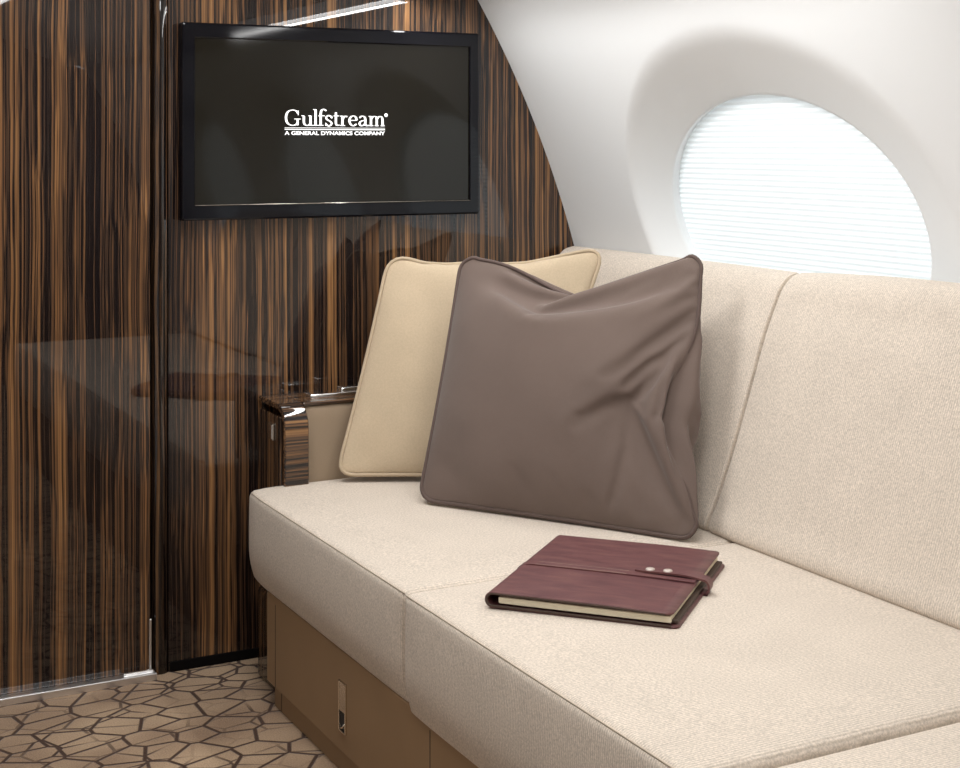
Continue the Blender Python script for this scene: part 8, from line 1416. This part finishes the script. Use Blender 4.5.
    15,13,-13,-13,-12,-13,-13,-12,-8,-6,-4,-2,0,1,2,1,2,2,2,3,3,4,4,5,5,6,7,7,7,7,8,13,9,-11,-11,-13,-12,-11,-8,-5,-2,0,1,0,1,0,1,1,2,1,2,2,2,3,3,4,4,
    6,6,6,7,8,10,8,-7,-9,-9,-9,-7,-3,-1,1,2,1,0,0,0,1,1,1,1,1,1,1,1,2,1,2,3,3,5,4,6,7,
]
P_B = [(1.385, 2.938, .466), (1.747, 2.396, .466), (1.890, 2.576, 1.015), (1.563, 3.065, .989)]
pb = pillow('throw_pillow', P_B, RB, .0003, 64, (M['brown'], M['brown_p']), .281, .9, .85, push=.062)
tag(pb, 'large taupe brown square pillow with a chopped top in front of the cream one', 'pillow')
P_C = [(1.303, 3.216, .474), (1.745, 2.985, .470), (1.923, 3.023, .998), (1.480, 3.310, .973)]
pc = pillow('throw_pillow', P_C, RC, .0004, 32, (M['cream'], M['cream_p']), .285, .75, .45)
tag(pc, 'sand coloured square pillow leaning in the corner behind the brown pillow', 'pillow')

# ------------------------------------------------------------------ notebook
NB0 = Vector((1.178, 2.226, SEAT_Z+.0096))
ang = math.atan2(-.256, .22)+.018
Lx, Ly = .335, .393
nb = empty('notebook', NB0, ang); tag(nb, 'burgundy leather notebook with snap strap lying on the cream seat', 'notebook')
# local frame: x along near edge (spine at x=0), y away from viewer
def loc(o): o.parent = nb; return o
TK_ = .021
def cover():
    V = []; F = []
    t = .0028; hh = TK_/2; path = []
    # bottom board from right edge to spine, round the spine, top board back to right edge
    n1 = 14
    for i in range(n1+1): path.append((Lx-(Lx-hh)*i/n1, 0))
    for k in range(1, 12):
        a = pi*k/12; path.append((hh-hh*sin(a), hh-hh*cos(a)))
    for i in range(n1+1): path.append((hh+(Lx-.010-hh)*i/n1, TK_))
    m = len(path); ys = []
    r = .012; ny = 20
    for s in range(6): ys.append(r*(1-cos(pi/2*s/5)))
    ys += [r+(Ly-2*r)*i/ny for i in range(1, ny)]
    ys += [Ly-q for q in reversed(ys[:6])]
    for layer in (0, 1):
        for y in ys:
            e = 0
            if y < r: e = r-sqrt(max(0, r*r-(r-y)**2))
            if y > Ly-r: e = r-sqrt(max(0, r*r-(y-Ly+r)**2))
            for i, (x, z) in enumerate(path):
                a = path[max(i-1, 0)]; b = path[min(i+1, m-1)]
                tx, tz = b[0]-a[0], b[1]-a[1]; l = sqrt(tx*tx+tz*tz)
                nx, nz = tz/l, -tx/l               # inward/outward
                if path[i][1] == 0 or path[i][1] == TK_: x2 = min(x, (Lx if z == 0 else Lx-.010)-e)
                else: x2 = x
                sag = 0
                if z == TK_: sag = -.0025*smooth(.2, Lx, x)-.001*sin(y*14)*smooth(.1, Lx, x)
                o = t if layer else 0
                V.append((x2-(-nx*o if False else nx*o*1.0), y, z-nz*o+sag))
    R1 = len(ys)*m
    for L_ in (0, 1):
        for j in range(len(ys)-1):
            for i in range(m-1):
                a = L_*R1+j*m+i; f = [a, a+1, a+m+1, a+m]; F.append(f if L_ else f[::-1])
    for i in range(m-1):
        F.append([i, i+1, R1+i+1, R1+i]); q = (len(ys)-1)*m
        F.append([q+i, R1+q+i, R1+q+i+1, q+i+1])
    for j in range(len(ys)-1):
        F.append([j*m, R1+j*m, R1+(j+1)*m, (j+1)*m]); q = m-1
        F.append([j*m+q, (j+1)*m+q, R1+(j+1)*m+q, R1+j*m+q])
    o = mesh_obj('cover', V, F, M['red'], None, True, 0)
    o.data.materials.append(M['cover_in'])
    nF = 2*(len(ys)-1)*(m-1)
    return loc(o)
cv = cover()
# raw leather edges
def edge_strip(y):
    pts = []
    n = 10
    for i in range(n+1): pts.append((Lx-.012-(Lx-.012-TK_/2)*i/n, y, 0))
    for k in range(1, 10):
        a = pi*k/10; pts.append((TK_/2-TK_/2*sin(a), y, TK_/2-TK_/2*cos(a)))
    for i in range(n+1): 
        x = TK_/2+(Lx-.022-TK_/2)*i/n
        pts.append((x, y, TK_-.0025*smooth(.2, Lx, x)))
    return pts
e_ = tube('edge_binding', edge_strip(.0015), .0023, M['cover_in'], cv, False, 6)
pg = loc(box('page_block', .020, Lx-.014, .006, Ly-.006, .0035, TK_-.0060, M['paper'], None, .001, 1))
# three stacked leaves showing on the open edge
loc(box('inner_pocket', Lx-.016, Lx-.004, .012, Ly-.012, .0028, .0075, M['cover_in'], None, .001, 1))
# wrap band across the middle
yb0, yb1 = .190, .218
def band():
    t = .0018; z1 = TK_+.0028+.0003; z0 = -.0012
    xr = Lx+.005
    P = [(Lx*.35, z0), (Lx-.01, z0)]
    for k in range(9):
        a = -pi/2+pi*k/8; P.append((xr-.006+.011*cos(a), TK_/2+.001+(TK_/2+.002)*sin(a)))
    P += [(Lx-.03, z1+.0040), (Lx-.055, z1+.0050), (Lx-.10, z1+.0046), (Lx-.125, z1+.0034)]
    P = spline(P, 4)
    return P
def ribbon(name, P, y0, y1, t, mat, yfun=None):
    V = []; F = []; n = len(P)
    for i, (x, z) in enumerate(P):
        a = P[max(i-1, 0)]; b = P[min(i+1, n-1)]; tx, tz = b[0]-a[0], b[1]-a[1]; l = sqrt(tx*tx+tz*tz) or 1
        nx, nz = -tz/l*t/2, tx/l*t/2
        ya, yb_ = (y0, y1) if not yfun else yfun(i/(n-1), y0, y1)
        V += [(x+nx, ya, z+nz), (x+nx, yb_, z+nz), (x-nx, yb_, z-nz), (x-nx, ya, z-nz)]
    for i in range(n-1):
        for k in range(4): F.append([i*4+k, i*4+(k+1) % 4, (i+1)*4+(k+1) % 4, (i+1)*4+k])
    F.append([0, 1, 2, 3]); F.append([(n-1)*4+k for k in range(4)][::-1])
    return mesh_obj(name, V, F, mat, None, False, 0)
def tipfun(f, y0, y1):
    k = smooth(.93, 1, f); return (y0+.006*k, y1-.010*k)
st = loc(ribbon('strap', band(), yb0+.002, yb1+.001, .0034, M['red'], tipfun))
# stitched band running over the front board and spine
z1 = TK_+.0028
bp_ = [(Lx-.012, z1-.0012), (Lx-.08, z1+.0006), (Lx*.5, z1+.0012), (.06, z1+.0012), (.02, z1+.0008), (.004, z1-.003), (-.0032, TK_*.75), (-.0042, TK_*.5), (-.003, TK_*.2), (.004, -.001)]
loc(ribbon('wrap_band', spline(bp_, 5), yb0-.014, yb0+.010, .0024, M['red']))
def snap(x, z):
    bm = bmesh.new()
    prof = [(0, .0016), (.0045, .0015), (.0072, .0010), (.0082, .0002), (.0086, -.0030)]
    n = 20; V = []; F = []
    for r, zz in prof:
        for k in range(n): V.append((x+r*cos(2*pi*k/n), (yb0+yb1)/2-.001+r*sin(2*pi*k/n), z+zz))
    for i in range(len(prof)-1):
        for k in range(n): F.append([i*n+k, i*n+(k+1) % n, (i+1)*n+(k+1) % n, (i+1)*n+k])
    bm.free()
    o = mesh_obj('snap', V, F, M['snap'], st, True, 1e-5); return o
snap(Lx-.098, z1+.0078); snap(Lx-.066, z1+.0082)
# stitch lines on the front board
for yy in (yb0-.011, yb0+.007):
    tube('stitching', [(x, yy, z1+.0022) for x in (.03, .12, .2)], .0004, M['seam'], nb, False, 4)

# ------------------------------------------------------------------ camera
cam = bpy.data.cameras.new('camera'); co = bpy.data.objects.new('camera', cam); link(co)
co.location = (0, 0, EYE); co.rotation_euler = (pi/2, 0, -THETA)
cam.sensor_width = 36; cam.sensor_fit = 'HORIZONTAL'; cam.lens = 1470/960*36
cam.shift_y = -(384-145)/960; cam.clip_start = .02
SC.camera = co
vs = SC.view_settings; vs.view_transform = 'Standard'; vs.look = 'None'; vs.gamma = 1; vs.use_curve_mapping = False; vs.exposure = 0
